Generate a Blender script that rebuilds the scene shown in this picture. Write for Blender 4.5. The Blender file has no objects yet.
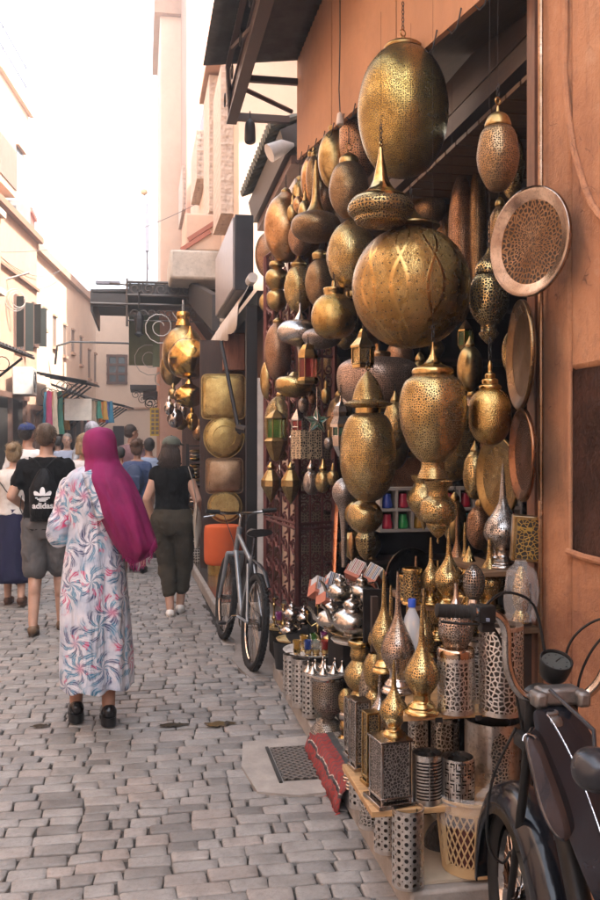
import bpy, bmesh, math, random
from math import sin, cos, pi, radians, atan2, sqrt
from mathutils import Vector, Matrix, noise
random.seed(7)
SC = bpy.context.scene
COL = SC.collection
# ------------------------------------------------------------------ camera, sky, sun, exposure
H = 1.6; TH = math.atan(160/900); HY = 440.0
cam = bpy.data.cameras.new('camera'); camo = bpy.data.objects.new('camera', cam); COL.objects.link(camo)
camo.location = (0, 0, H); camo.rotation_euler = (pi/2, 0, -TH)
cam.sensor_fit = 'VERTICAL'; cam.sensor_height = 36; cam.lens = 36
cam.shift_y = -(450-HY)/900; cam.clip_start = .05; cam.clip_end = 600
SC.camera = camo
SUN_EL = radians(52); SUN_AZ = radians(128)      # azimuth from +Y clockwise: over the right shoulder
w = bpy.data.worlds.new('World'); SC.world = w; w.use_nodes = True
nt = w.node_tree; nt.nodes.clear()
sky = nt.nodes.new('ShaderNodeTexSky'); sky.sky_type = 'NISHITA'; sky.sun_disc = False
sky.sun_elevation = SUN_EL; sky.sun_rotation = SUN_AZ; sky.dust_density = 4; sky.air_density = 1; sky.ozone_density = .6
hs = nt.nodes.new('ShaderNodeHueSaturation'); hs.inputs['Saturation'].default_value = .45; hs.inputs['Value'].default_value = 1.25
bg = nt.nodes.new('ShaderNodeBackground'); bg.inputs[1].default_value = .15
wo = nt.nodes.new('ShaderNodeOutputWorld')
nt.links.new(sky.outputs[0], hs.inputs['Color']); nt.links.new(hs.outputs[0], bg.inputs[0]); nt.links.new(bg.outputs[0], wo.inputs[0])
sl = bpy.data.lights.new('sun', 'SUN'); sl.energy = 2.8; sl.angle = radians(.6); sl.color = (1, .95, .88)
slo = bpy.data.objects.new('sun', sl); COL.objects.link(slo)
sdir = Vector((sin(SUN_AZ)*cos(SUN_EL), cos(SUN_AZ)*cos(SUN_EL), sin(SUN_EL)))
slo.rotation_euler = sdir.to_track_quat('Z', 'Y').to_euler(); slo.location = sdir*60
SC.view_settings.view_transform = 'Standard'; SC.view_settings.look = 'None'
SC.view_settings.exposure = 2.62; SC.view_settings.gamma = 1
try: SC.view_settings.use_curve_mapping = False
except Exception: pass
SC.render.engine = 'CYCLES'
SC.cycles.max_bounces = 7; SC.cycles.diffuse_bounces = 4; SC.cycles.glossy_bounces = 4; SC.cycles.transparent_max_bounces = 8
SC.render.resolution_x = 683; SC.render.resolution_y = 1024

# ------------------------------------------------------------------ projection helpers (pixel + real distance -> place)
S_, C_ = sin(TH), cos(TH)
def P(px, py, d):
    a = (px-300)/900
    return Vector((d*(S_+a*C_), d*(C_-a*S_), H+d*(HY-py)/900))
def dX(px, X): return X/(S_+(px-300)/900*C_)            # depth at which the ray meets the plane x = X
def dG(py, z=0): return 900*(H-z)/(py-HY)               # depth of a point at height z seen at py
def G(px, py, z=0): return P(px, py, dG(py, z))
def LX(y): return -4.143+.105*y                         # left facade line

# ------------------------------------------------------------------ mesh builder
class MB:
    def __init__(s): s.v=[]; s.f=[]; s.uv={}; s.c=[]; s.cur=0.
    def add(s, vs, fs, uvs=None):
        o=len(s.v); s.v += [Vector(q) for q in vs]
        for i, fc in enumerate(fs):
            s.f.append(tuple(o+j for j in fc)); s.c.append(s.cur)
            if uvs: s.uv[len(s.f)-1] = uvs[i]
        return s
    def box(s, c, d, rz=0, M=None):
        x,y,z = d[0]/2, d[1]/2, d[2]/2
        vs=[Vector(q) for q in ((-x,-y,-z),(x,-y,-z),(x,y,-z),(-x,y,-z),(-x,-y,z),(x,-y,z),(x,y,z),(-x,y,z))]
        R = M if M else Matrix.Rotation(rz,3,'Z')
        return s.add([R@q+Vector(c) for q in vs], [(0,3,2,1),(4,5,6,7),(0,1,5,4),(1,2,6,5),(2,3,7,6),(3,0,4,7)])
    def b2(s, a, b): return s.box([(a[i]+b[i])/2 for i in range(3)], [abs(b[i]-a[i]) for i in range(3)])
    def hexa(s, p): return s.add(p, [(0,3,2,1),(4,5,6,7),(0,1,5,4),(1,2,6,5),(2,3,7,6),(3,0,4,7)])
    def tube(s, pts, r, n=8, closed=False, sq=1.0, cap=True):
        pts=[Vector(q) for q in pts]; m=len(pts)
        if not hasattr(r,'__len__'): r=[r]*m
        rings=[]; up=None
        for i in range(m):
            if closed: t=(pts[(i+1)%m]-pts[i-1])
            else: t=pts[min(i+1,m-1)]-pts[max(i-1,0)]
            if t.length<1e-9: t=Vector((0,0,1))
            t.normalize()
            if up is None:
                up=Vector((0,0,1)) if abs(t.z)<.9 else Vector((1,0,0))
            b=t.cross(up)
            if b.length<1e-6: b=t.cross(Vector((.3,1,.2)))
            b.normalize(); up=b.cross(t).normalized()
            rings.append([pts[i]+(b*cos(2*pi*k/n)+up*sq*sin(2*pi*k/n))*r[i] for k in range(n)])
        vs=[q for g in rings for q in g]; fs=[]
        for i in range(m if closed else m-1):
            j=(i+1)%m
            for k in range(n): fs.append((i*n+k, i*n+(k+1)%n, j*n+(k+1)%n, j*n+k))
        if not closed and cap: fs.append(tuple(range(n))[::-1]); fs.append(tuple((m-1)*n+k for k in range(n)))
        return s.add(vs, fs)
    def rings(s, rs, cap=True, close=True):
        n=len(rs[0]); m=len(rs); vs=[q for g in rs for q in g]; fs=[]; uvs=[]
        acc=0
        for i in range(m-1):
            L=(Vector(rs[i+1][0])-Vector(rs[i][0])).length
            for k in range(n if close else n-1):
                fs.append((i*n+k, i*n+(k+1)%n, (i+1)*n+(k+1)%n, (i+1)*n+k)); uvs.append([(k/n,acc),((k+1)/n,acc),((k+1)/n,acc+L),(k/n,acc+L)])
            acc+=L
        if cap: 
            fs.append(tuple(range(n))[::-1]); fs.append(tuple((m-1)*n+k for k in range(n))); uvs += [[(0,0)]*n]*2
        return s.add(vs, fs, uvs)
    def lathe(s, prof, c=(0,0,0), n=32, M=None, mod=None, cap=False):
        c=Vector(c); m=len(prof); rm=max(max(p[0] for p in prof),1e-4); vs=[]; fs=[]; uvs=[]; acc=[0]
        for i in range(1,m): acc.append(acc[-1]+sqrt((prof[i][0]-prof[i-1][0])**2+(prof[i][1]-prof[i-1][1])**2))
        for i,(r,z) in enumerate(prof):
            for k in range(n):
                a=2*pi*k/n; rr=max(r,1e-5)*(mod(a,i/(m-1)) if mod else 1)
                q=Vector((rr*cos(a), rr*sin(a), z))
                vs.append((M@q if M else q)+c)
        U=2*pi*rm
        for i in range(m-1):
            for k in range(n):
                fs.append((i*n+k, i*n+(k+1)%n, (i+1)*n+(k+1)%n, (i+1)*n+k) if prof[i+1][1]>=prof[0][1] and False else (i*n+k,(i+1)*n+k,(i+1)*n+(k+1)%n,i*n+(k+1)%n))
                uvs.append([(U*k/n,acc[i]),(U*k/n,acc[i+1]),(U*(k+1)/n,acc[i+1]),(U*(k+1)/n,acc[i])])
        if cap: fs.append(tuple(range(n))); fs.append(tuple((m-1)*n+k for k in range(n))[::-1]); uvs += [[(0,0)]*n]*2
        return s.add(vs, fs, uvs)
    def ball(s, c, r, n=14, m=9, M=None):
        if not hasattr(r,'__len__'): r=(r,r,r)
        vs=[]; 
        for i in range(m+1):
            t=pi*i/m
            for k in range(n):
                a=2*pi*k/n; q=Vector((r[0]*max(sin(t),.01)*cos(a), r[1]*max(sin(t),.01)*sin(a), r[2]*cos(t)))
                vs.append((M@q if M else q)+Vector(c))
        fs=[(i*n+k,(i+1)*n+k,(i+1)*n+(k+1)%n,i*n+(k+1)%n) for i in range(m) for k in range(n)]
        fs += [tuple(range(n)), tuple(m*n+k for k in range(n))[::-1]]
        return s.add(vs, fs)
    def limb(s, ps, rs, n=12, sub=3):
        for i in range(len(ps)-1):
            a,b=Vector(ps[i]),Vector(ps[i+1]); s.tube([a.lerp(b,k/sub) for k in range(sub+1)], [rs[i]+(rs[i+1]-rs[i])*k/sub for k in range(sub+1)], n)
        for p,r in zip(ps,rs): s.ball(p, r, n, 8)
        return s
    def ring(s, c, R, r, M=None, n=14, k=6, sx=1, sz=1):
        pts=[]
        for i in range(n):
            q=Vector((R*sx*cos(2*pi*i/n),0,R*sz*sin(2*pi*i/n))); pts.append((M@q if M else q)+Vector(c))
        return s.tube(pts, r, k, closed=True)
    def prism(s, out, dv, o=(0,0,0), ux=(1,0,0), uy=(0,0,1)):
        o=Vector(o);ux=Vector(ux);uy=Vector(uy);dv=Vector(dv); n=len(out)
        a=[o+ux*p[0]+uy*p[1]-dv/2 for p in out]; b=[q+dv for q in a]
        return s.add(a+b, [tuple(range(n))[::-1], tuple(range(n,2*n))]+[(i,(i+1)%n,n+(i+1)%n,n+i) for i in range(n)])
def smooth(p, k=4):
    out=[]; n=len(p)
    for i in range(n-1):
        a,b=p[i],p[i+1]
        p0=p[i-1] if i>0 and len(a)<3 else a; p3=p[i+2] if i<n-2 and len(b)<3 else b
        for t in range(k):
            u=t/k; q=[]
            for j in (0,1):
                m1=(b[j]-p0[j])/2; m2=(p3[j]-a[j])/2
                q.append((2*u**3-3*u*u+1)*a[j]+(u**3-2*u*u+u)*m1+(-2*u**3+3*u*u)*b[j]+(u**3-u*u)*m2)
            q[0]=max(q[0],0); out.append(tuple(q))
    out.append(tuple(p[-1][:2])); return out

def obj(name, mb, mat, parent=None, sharp=40, flat=False, bevel=0, remesh=0, sm=3, origin=None):
    me=bpy.data.meshes.new(name)
    if parent is not None: o3=wl(parent)
    elif origin is not None: o3=Vector(origin)
    else:
        xs=[q.x for q in mb.v]; ys=[q.y for q in mb.v]; zs=[q.z for q in mb.v]
        o3=Vector(((min(xs)+max(xs))/2,(min(ys)+max(ys))/2,min(zs)))
    me.from_pydata([q-o3 for q in mb.v], [], mb.f)
    if mb.uv:
        ul=me.uv_layers.new(name='uv')
        for fi, u in mb.uv.items():
            ls=me.polygons[fi].loop_start
            for j, q in enumerate(u): ul.data[ls+j].uv=q
    if any(mb.c):
        at=me.attributes.new('tone','FLOAT','FACE'); at.data.foreach_set('value', mb.c)
    if not flat:
        me.polygons.foreach_set('use_smooth',[True]*len(me.polygons))
        if sharp and not remesh: me.set_sharp_from_angle(angle=radians(sharp))
    me.validate(); me.update()
    for m in (mat if isinstance(mat,(list,tuple)) else [mat]): me.materials.append(m)
    o=bpy.data.objects.new(name, me); COL.objects.link(o)
    if parent is not None: o.parent=parent
    else: o.location=o3
    o['base']=list(o3)
    if remesh:
        r=o.modifiers.new('r','REMESH'); r.mode='VOXEL'; r.voxel_size=remesh; r.use_smooth_shade=True
        if sm: q=o.modifiers.new('s','SMOOTH'); q.factor=.5; q.iterations=sm
    if bevel:
        b=o.modifiers.new('b','BEVEL'); b.width=bevel; b.segments=2; b.limit_method='ANGLE'; b.angle_limit=radians(40)
    return o
def wl(o):
    return Vector(o['base']) if 'base' in o else o.location.copy()
def thing(name, label, cat, loc=(0,0,0), group=None):
    o=bpy.data.objects.new(name, None); COL.objects.link(o); o.location=loc; o['base']=list(loc); o.empty_display_size=.1
    o['label']=label; o['category']=cat
    if group: o['group']=group
    return o
def tag(o, label, cat, group=None):
    o['label']=label; o['category']=cat
    if group: o['group']=group
    return o
def struct(o): o['kind']='structure'; return o

# ------------------------------------------------------------------ materials
MATS={}
class NB:
    def __init__(s, name):
        s.m=bpy.data.materials.new(name); s.m.use_nodes=True; s.t=s.m.node_tree; s.t.nodes.clear()
        s.o=s.n('OutputMaterial'); s.p=s.n('BsdfPrincipled'); s.l(s.p.outputs[0], s.o.inputs[0])
    def n(s, k, **kw):
        x=s.t.nodes.new('ShaderNode'+k)
        for a,b in kw.items(): setattr(x,a,b)
        return x
    def l(s,a,b): s.t.links.new(a,b)
    def setv(s, inp, v):
        if isinstance(v,(int,float)): inp.default_value=v
        elif isinstance(v,tuple): inp.default_value=v if len(v)==4 or inp.type=='VECTOR' else v+(1,)
        else: s.l(v, inp)
    def math(s, op, a, b=None, c=None):
        x=s.n('Math', operation=op)
        for i,q in enumerate((a,b,c)):
            if q is not None: s.setv(x.inputs[i], q)
        return x.outputs[0]
    def mix(s, f, a, b, mode='MIX'):
        x=s.n('Mix', data_type='RGBA', blend_type=mode)
        s.setv(x.inputs[0], f); s.setv(x.inputs[6], a); s.setv(x.inputs[7], b); return x.outputs[2]
    def co(s, k='Object', scale=None):
        o=s.n('TexCoord').outputs[k]
        if scale:
            mp=s.n('Mapping'); s.l(o, mp.inputs[0]); mp.inputs['Scale'].default_value=scale if hasattr(scale,'__len__') else (scale,)*3; o=mp.outputs[0]
        return o
    def noise(s, vec, scale, detail=4, rough=.6, dist=0):
        x=s.n('TexNoise'); s.l(vec,x.inputs['Vector']); x.inputs['Scale'].default_value=scale; x.inputs['Detail'].default_value=detail; x.inputs['Roughness'].default_value=rough; x.inputs['Distortion'].default_value=dist
        return x.outputs['Fac']
    def vor(s, vec, scale, feat='F1', rnd=1, out='Distance', dim='3D'):
        x=s.n('TexVoronoi', feature=feat, voronoi_dimensions=dim); s.l(vec,x.inputs['Vector']); x.inputs['Scale'].default_value=scale; x.inputs['Randomness'].default_value=rnd
        return x.outputs[out]
    def ramp(s, f, *st):
        x=s.n('ValToRGB'); e=x.color_ramp.elements
        while len(e)<len(st): e.new(.5)
        for q,(p,c) in zip(e,st): q.position=p; q.color=(c if hasattr(c,'__len__') else (c,c,c))+(() if hasattr(c,'__len__') and len(c)==4 else (1,))
        s.l(f,x.inputs[0]); return x.outputs[0]
    def step(s, f, a, b):     # smooth 0..1 from a to b
        x=s.n('MapRange'); s.l(f,x.inputs[0]); x.inputs[1].default_value=a; x.inputs[2].default_value=b; return x.outputs[0]
    def bump(s, h, st=.3, dist=.01, nrm=None):
        x=s.n('Bump'); s.setv(x.inputs['Height'],h); x.inputs['Strength'].default_value=st; x.inputs['Distance'].default_value=dist
        if nrm: s.l(nrm,x.inputs['Normal'])
        return x.outputs[0]
    def fin(s, col=None, rough=None, metal=None, nrm=None, **kw):
        if col is not None: s.setv(s.p.inputs['Base Color'],col)
        if rough is not None: s.setv(s.p.inputs['Roughness'],rough)
        if metal is not None: s.setv(s.p.inputs['Metallic'],metal)
        if nrm is not None: s.l(nrm,s.p.inputs['Normal'])
        for k,v in kw.items(): s.setv(s.p.inputs[k.replace('_',' ')],v)
        return s.m
def mat(name, col, rough=.6, metal=0, var=.15, sc=8, bump=.15, bd=.004, **kw):
    if name in MATS: return MATS[name]
    b=NB(name); c=b.co(); f=b.noise(c,sc,5); g=b.noise(c,sc*7,3)
    k=b.mix(b.step(f,.3,.7), tuple(q*(1-var) for q in col), tuple(min(q*(1+var),1) for q in col))
    k=b.mix(b.math('MULTIPLY',g,.35*min(var*4,1)), k, tuple(q*.6 for q in col))
    r=b.math('ADD', b.math('MULTIPLY',f,.25*rough), rough*.87)
    if metal==0 and max(col)<.12 and 'Specular_IOR_Level' not in kw: kw['Specular_IOR_Level']=.22 if rough>.35 else .35
    MATS[name]=b.fin(k, r, metal, b.bump(b.math('ADD',g,b.math('MULTIPLY',f,.6)),bump,bd) if bump else None, **kw); return MATS[name]
def metal(name, col=(.62,.42,.15), style='plain', sc=1., rough=.3, dark=(.02,.013,.006), tint=None):
    if name in MATS: return MATS[name]
    b=NB(name); ob=b.co(); uv=b.co('UV')
    f=b.noise(ob,9,5,.65); g=b.noise(ob,60,4,.7)
    tint=tint or (col[0]*.60,col[1]*.50,col[2]*.33)
    c=b.mix(b.step(f,.38,.68), col, tint)
    c=b.mix(b.step(g,.50,.78), c, tuple(q*.28 for q in col)); lg=b.noise(ob,3.2,4,.6,.5); c=b.mix(b.math('MULTIPLY',b.step(lg,.45,.7),.55),c,(col[0]*.42,col[1]*.30,col[2]*.2))
    hole=None; h=b.math('MULTIPLY',g,.35)
    if style in('dots','fine','web','flower','honey','arcs','net'):
        if style=='dots': d=b.vor(uv,66*sc,feat='DISTANCE_TO_EDGE',rnd=.9,dim='2D'); hole=b.math('MULTIPLY',b.step(d,.20,.27),.93)
        if style=='fine': d=b.vor(uv,118*sc,rnd=.6,dim='2D'); hole=b.math('MULTIPLY',b.math('SUBTRACT',1,b.step(d,.23,.36)),.92)
        if style=='net': d=b.vor(uv,60*sc,feat='DISTANCE_TO_EDGE',rnd=.25,dim='2D'); hole=b.step(d,.10,.15)
        if style=='web': d=b.vor(uv,75*sc,feat='DISTANCE_TO_EDGE',rnd=.95,dim='2D'); hole=b.step(d,.13,.19)
        if style=='honey': d=b.vor(uv,42*sc,feat='DISTANCE_TO_EDGE',rnd=.45,dim='2D'); hole=b.step(d,.10,.13)
        if style in('flower','arcs'):
            # rosettes: rings of petals around cell centres
            x=b.n('TexVoronoi',voronoi_dimensions='2D'); b.l(uv,x.inputs['Vector']); x.inputs['Scale'].default_value=14*sc; x.inputs['Randomness'].default_value=0 if style=='arcs' else .1
            mp=b.n('VectorMath',operation='SCALE'); b.l(uv,mp.inputs[0]); mp.inputs['Scale'].default_value=14*sc
            sb=b.n('VectorMath',operation='SUBTRACT'); b.l(mp.outputs[0],sb.inputs[0]); ps=b.n('VectorMath',operation='SCALE'); b.l(x.outputs['Position'],ps.inputs[0]); ps.inputs['Scale'].default_value=14*sc if False else 14*sc
            b.l(ps.outputs[0],sb.inputs[1]); se=b.n('SeparateXYZ'); b.l(sb.outputs[0],se.inputs[0])
            an=b.math('ARCTAN2',se.outputs[1],se.outputs[0]); rr=x.outputs['Distance']
            pet=b.math('MULTIPLY',b.math('COSINE',b.math('MULTIPLY',an,8)),b.math('SINE',b.math('MULTIPLY',rr,26)))
            hole=b.step(pet,.12,.3)
            d2=b.vor(uv,120*sc,rnd=.3,dim='2D'); hole=b.math('MAXIMUM',hole,b.math('MULTIPLY',b.math('SUBTRACT',1,b.step(d2,.2,.35)),.8))
        h=b.math('SUBTRACT',h,b.math('MULTIPLY',hole,1.2))
        c=b.mix(hole,c,dark)
    elif style=='hammer':
        d=b.vor(uv,90*sc,rnd=.9,dim='2D'); h=b.math('ADD',h,b.math('MULTIPLY',d,1.2))
    elif style=='engraved':
        # tall interlacing arcs with speckled chasing and small punched dots
        se=b.n('SeparateXYZ'); b.l(uv,se.inputs[0]); u=se.outputs[0]; v=se.outputs[1]
        a1=b.math('ABSOLUTE',b.math('SINE',b.math('ADD',b.math('MULTIPLY',u,21*sc),b.math('MULTIPLY',b.math('SINE',b.math('MULTIPLY',v,12.8*sc)),.75))))
        a2=b.math('ABSOLUTE',b.math('SINE',b.math('SUBTRACT',b.math('MULTIPLY',u,21*sc),b.math('MULTIPLY',b.math('SINE',b.math('MULTIPLY',v,12.8*sc)),.75))))
        li=b.math('MAXIMUM',b.math('SUBTRACT',1,b.step(a1,.10,.22)),b.math('SUBTRACT',1,b.step(a2,.10,.22)))
        d=b.vor(uv,230*sc,rnd=.8,dim='2D'); e=b.vor(uv,26*sc,rnd=.3,dim='2D')
        ch=b.math('MULTIPLY',b.math('SUBTRACT',1,b.step(d,.2,.5)),b.math('SUBTRACT',1,li))
        dots=b.math('SUBTRACT',1,b.step(e,.06,.11))
        c=b.mix(b.math('MULTIPLY',ch,.6),c,tuple(q*.22 for q in col)); c=b.mix(dots,c,dark)
        c=b.mix(b.math('MULTIPLY',li,.22),c,tuple(min(1,q*1.2) for q in col))
        h=b.math('SUBTRACT',h,b.math('ADD',b.math('MULTIPLY',ch,.8),dots)); hole=dots
    rr=b.math('ADD',b.math('MULTIPLY',f,.34),rough-.21)
    if hole is not None: rr=b.math('MAXIMUM',rr,b.math('MULTIPLY',hole,.8))
    me=1. if hole is None else b.math('SUBTRACT',1,b.math('MULTIPLY',hole,.9))
    MATS[name]=b.fin(c,rr,me,b.bump(h,.6 if hole is not None else .4,.003)); return MATS[name]
def plaster(name, col, dirt=.3, sc=1.):
    if name in MATS: return MATS[name]
    b=NB(name); c=b.co('Object'); f=b.noise(c,1.3*sc,6,.65,.4); g=b.noise(c,12*sc,6,.7); h=b.noise(c,70*sc,3)
    k=b.mix(b.step(f,.35,.7), tuple(q*(1-dirt*.5) for q in col), tuple(min(1,q*1.12) for q in col))
    k=b.mix(b.math('MULTIPLY',b.step(g,.5,.75),dirt), k, tuple(q*.45 for q in col))
    st=b.co('Object',(3*sc,3*sc,.35*sc)); s2=b.noise(st,3,5,.7); k=b.mix(b.math('MULTIPLY',b.step(s2,.55,.8),dirt*.8),k,tuple(q*.5 for q in col))
    MATS[name]=b.fin(k,.88,0,b.bump(b.math('ADD',b.math('ADD',f,b.math('MULTIPLY',g,.5)),b.math('MULTIPLY',h,.12)),.5,.02)); return MATS[name]
def wood(name, col, sc=1., axis=0, rough=.55):
    if name in MATS: return MATS[name]
    b=NB(name); s=[22*sc]*3; s[axis]=1.6*sc; c=b.co('Object',tuple(s)); f=b.noise(c,1.5,6,.7,.6); g=b.noise(b.co(),30,3)
    k=b.mix(b.step(f,.35,.65), tuple(q*.62 for q in col), tuple(min(1,q*1.2) for q in col)); k=b.mix(b.math('MULTIPLY',b.step(g,.5,.8),.4),k,tuple(q*.4 for q in col))
    MATS[name]=b.fin(k,rough,0,b.bump(f,.3,.004)); return MATS[name]
def cloth(name, col, col2=None, sc=1., rough=.85, wr=.5):
    if name in MATS: return MATS[name]
    b=NB(name); c=b.co(); f=b.noise(c,7*sc,3,.5,.8); g=b.noise(b.co('Object',(1,1,.4)),14*sc,3,.5,1.2); t=b.noise(c,350,2)
    col2=col2 or tuple(q*.75 for q in col)
    k=b.mix(b.step(f,.35,.65),col,col2); k=b.mix(b.math('MULTIPLY',t,.3),k,tuple(q*.6 for q in col))
    b.p.inputs['Specular IOR Level'].default_value=.12 if max(col)<.1 else .3
    MATS[name]=b.fin(k,rough,0,b.bump(b.math('ADD',g,b.math('MULTIPLY',t,.03)),wr,.02)); return MATS[name]
def glass(name, col, rough=.06, alpha=.75):
    if name in MATS: return MATS[name]
    b=NB(name); MATS[name]=b.fin(col,rough,0,None,Alpha=alpha,Transmission_Weight=.6,IOR=1.45); return MATS[name]
BR=(.57,.42,.19); BR2=(.45,.33,.15); CU=(.50,.30,.15); SV=(.58,.55,.52); RG=(.56,.40,.31)
# ------------------------------------------------------------------ ground
M_stone=None
def stone_mat():
    b=NB('cobble_stone'); at=b.n('Attribute',attribute_name='tone'); t=at.outputs['Fac']; c=b.co()
    f=b.noise(c,6,5,.65); g=b.noise(c,55,5,.75); big=b.noise(c,.7,4)
    k=b.ramp(t,(0,(.165,.155,.145)),(.3,(.25,.238,.224)),(.62,(.30,.285,.268)),(.8,(.31,.272,.245)),(1,(.21,.205,.198)))
    k=b.mix(b.step(f,.35,.75),k,b.mix(1.,k,(.62,.6,.58),'MULTIPLY'))
    k=b.mix(b.math('MULTIPLY',b.step(g,.48,.78),.55),k,(.11,.09,.078))
    k=b.mix(b.math('MULTIPLY',b.step(big,.5,.7),.35),k,(.15,.13,.115))
    r=b.math('ADD',b.math('MULTIPLY',g,.4),.34)
    return b.fin(k,r,0,b.bump(b.math('ADD',g,b.math('MULTIPLY',f,.8)),.55,.006))
STONE=stone_mat()
grout=mat('street_dirt',(.055,.048,.042),.9,0,.4,5,.8,.02)
g=MB(); g.add([(-150,-150,-.009),(150,-150,-.009),(150,250,-.009),(-150,250,-.009)],[(0,1,2,3)])
struct(obj('ground',g,grout))
def cobbles():
    m=MB(); rnd=random.Random(3); y=-1.2
    slab=lambda x,y:(.53<x<.9 and 4.02<y<4.70)
    while y<31:
        dep=rnd.uniform(.078,.106) if y<15 else rnd.uniform(.12,.15)
        x0=LX(y)-.3; x1=.90 if y<6.0 else (.62 if y<19 else .7)
        if 6.0<y<8.1: x1=.70+.1*sin(y*3)
        x=x0+rnd.uniform(-.15,0)
        while x<x1:
            wd=rnd.uniform(.105,.195) if y<15 else rnd.uniform(.2,.3)
            if rnd.random()<.12: wd*=.6
            xe=min(x+wd,x1+.02); ww=xe-x
            if ww>.05 and not (slab(x+ww/2,y+dep/2)):
                ang=.02*sin(x*1.3+y); g_=.0015+rnd.random()*.0023
                cx=x+ww/2; cy=y+dep/2+.03*sin(x*1.1+y*.4)+.02*sin(x*4.1)
                hz=rnd.uniform(-.003,.003)+.012*noise.noise(Vector((cx*.9,cy*.9,0)))
                hx=ww/2-g_; hy=dep/2-g_; tx=rnd.uniform(-.02,.02); ty=rnd.uniform(-.018,.018)
                cr=min(hx,hy)*.24
                out=[]
                for sx,sy in((1,1),(-1,1),(-1,-1),(1,-1)):
                    jx=rnd.uniform(-.006,.006); jy=rnd.uniform(-.005,.005)
                    a0={(1,1):0,(-1,1):90,(-1,-1):180,(1,-1):270}[(sx,sy)]
                    for q in (0,45,90):
                        aa=radians(a0+q); out.append((sx*(hx-cr)+jx+cr*cos(aa), sy*(hy-cr)+jy+cr*sin(aa)))
                n=len(out); vs=[]
                for sc_,zz in ((1,-.03),(.995,-.002),(.98,.0035),(.94,.0062),(.6,.0070)):
                    for (ox,oy) in out:
                        jit=noise.noise(Vector((cx+ox,cy+oy,zz))*14)*.0025
                        vs.append((cx+ox*sc_,cy+oy*sc_+ang*ox,hz+zz+ox*tx+oy*ty+(jit*.6 if zz>0 else 0)))
                vs.append((cx,cy,hz+.0078))
                fs=[(i*n+k,i*n+(k+1)%n,(i+1)*n+(k+1)%n,(i+1)*n+k) for i in range(4) for k in range(n)]
                fs+=[(4*n+k,4*n+(k+1)%n,5*n) for k in range(n)]
                m.cur=rnd.random()*.99+.01; m.add(vs,fs)
            x=xe
        y+=dep
    return m
struct(obj('street',cobbles(),STONE,sharp=60,origin=(0,0,0)))
CONC=mat('rough_concrete',(.235,.21,.19),.85,0,.25,4,.7,.01)
CONC2=mat('kerb_concrete',(.30,.27,.24),.8,0,.3,6,.6,.006)
# concrete verge beside the shop, patched slab with the drain cover
def sheet(pts,z,th=.03):
    m=MB(); m.prism([(p[0],p[1]) for p in pts],(0,0,th),(0,0,z-th/2),(1,0,0),(0,1,0)); return m
vg=[(.70+.05*sin(i*1.7),5.55+i*.32) for i in range(9)]
vg[0]=(.75,6.02)
struct(obj('pavement',sheet([(1.2,6.02)]+[(1.2,8.15)]+vg[::-1],.014),CONC,origin=(0,0,0)))
struct(obj('path',sheet([(.52,4.02),(.70,3.95),(.9,3.97),(.9,4.74),(.73,4.72),(.53,4.70),(.485,4.35)],.018),CONC2,origin=(0,0,0)))
def drainmat():
    b=NB('drain_iron'); c=b.co('Object',(1,1,1)); se=b.n('SeparateXYZ'); b.l(c,se.inputs[0])
    a=b.math('SINE',b.math('MULTIPLY',b.math('ADD',se.outputs[0],se.outputs[1]),150)); d=b.math('SINE',b.math('MULTIPLY',b.math('SUBTRACT',se.outputs[0],se.outputs[1]),150))
    h=b.math('MAXIMUM',a,d); f=b.noise(c,20,4)
    return b.fin(b.mix(b.step(h,.2,.8),(.05,.042,.035),(.17,.15,.13)),.55,.5,b.bump(h,.8,.006))
t=thing('drain_cover','square iron drain cover with diamond tread set in a concrete patch','drain cover',(.75,4.35,.018))
obj('plate',MB().b2((.655,4.12,.019),(.862,4.56,.028)),drainmat(),t)
obj('frame',MB().b2((.632,4.10,.019),(.648,4.58,.026)).b2((.867,4.10,.019),(.877,4.58,.026)),mat('dark_iron',(.06,.055,.05),.6,.7),t)
# puddle / wet gutter
WET=NB('wet_puddle').fin((.055,.042,.03),.06,0)
for i,(px,py,rx,ry) in enumerate(((220,726,.085,.045),(172,727,.08,.035),(40,728,.05,.03))):
    c=G(px,py); m=MB(); m.add([(c.x+rx*cos(a*.314)*(1+.25*sin(a*1.7+i)),c.y+ry*sin(a*.314)*(1+.3*cos(a*2.3)),.0135) for a in range(20)],[tuple(range(20))])
    struct(obj('water',m,WET))

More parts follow.
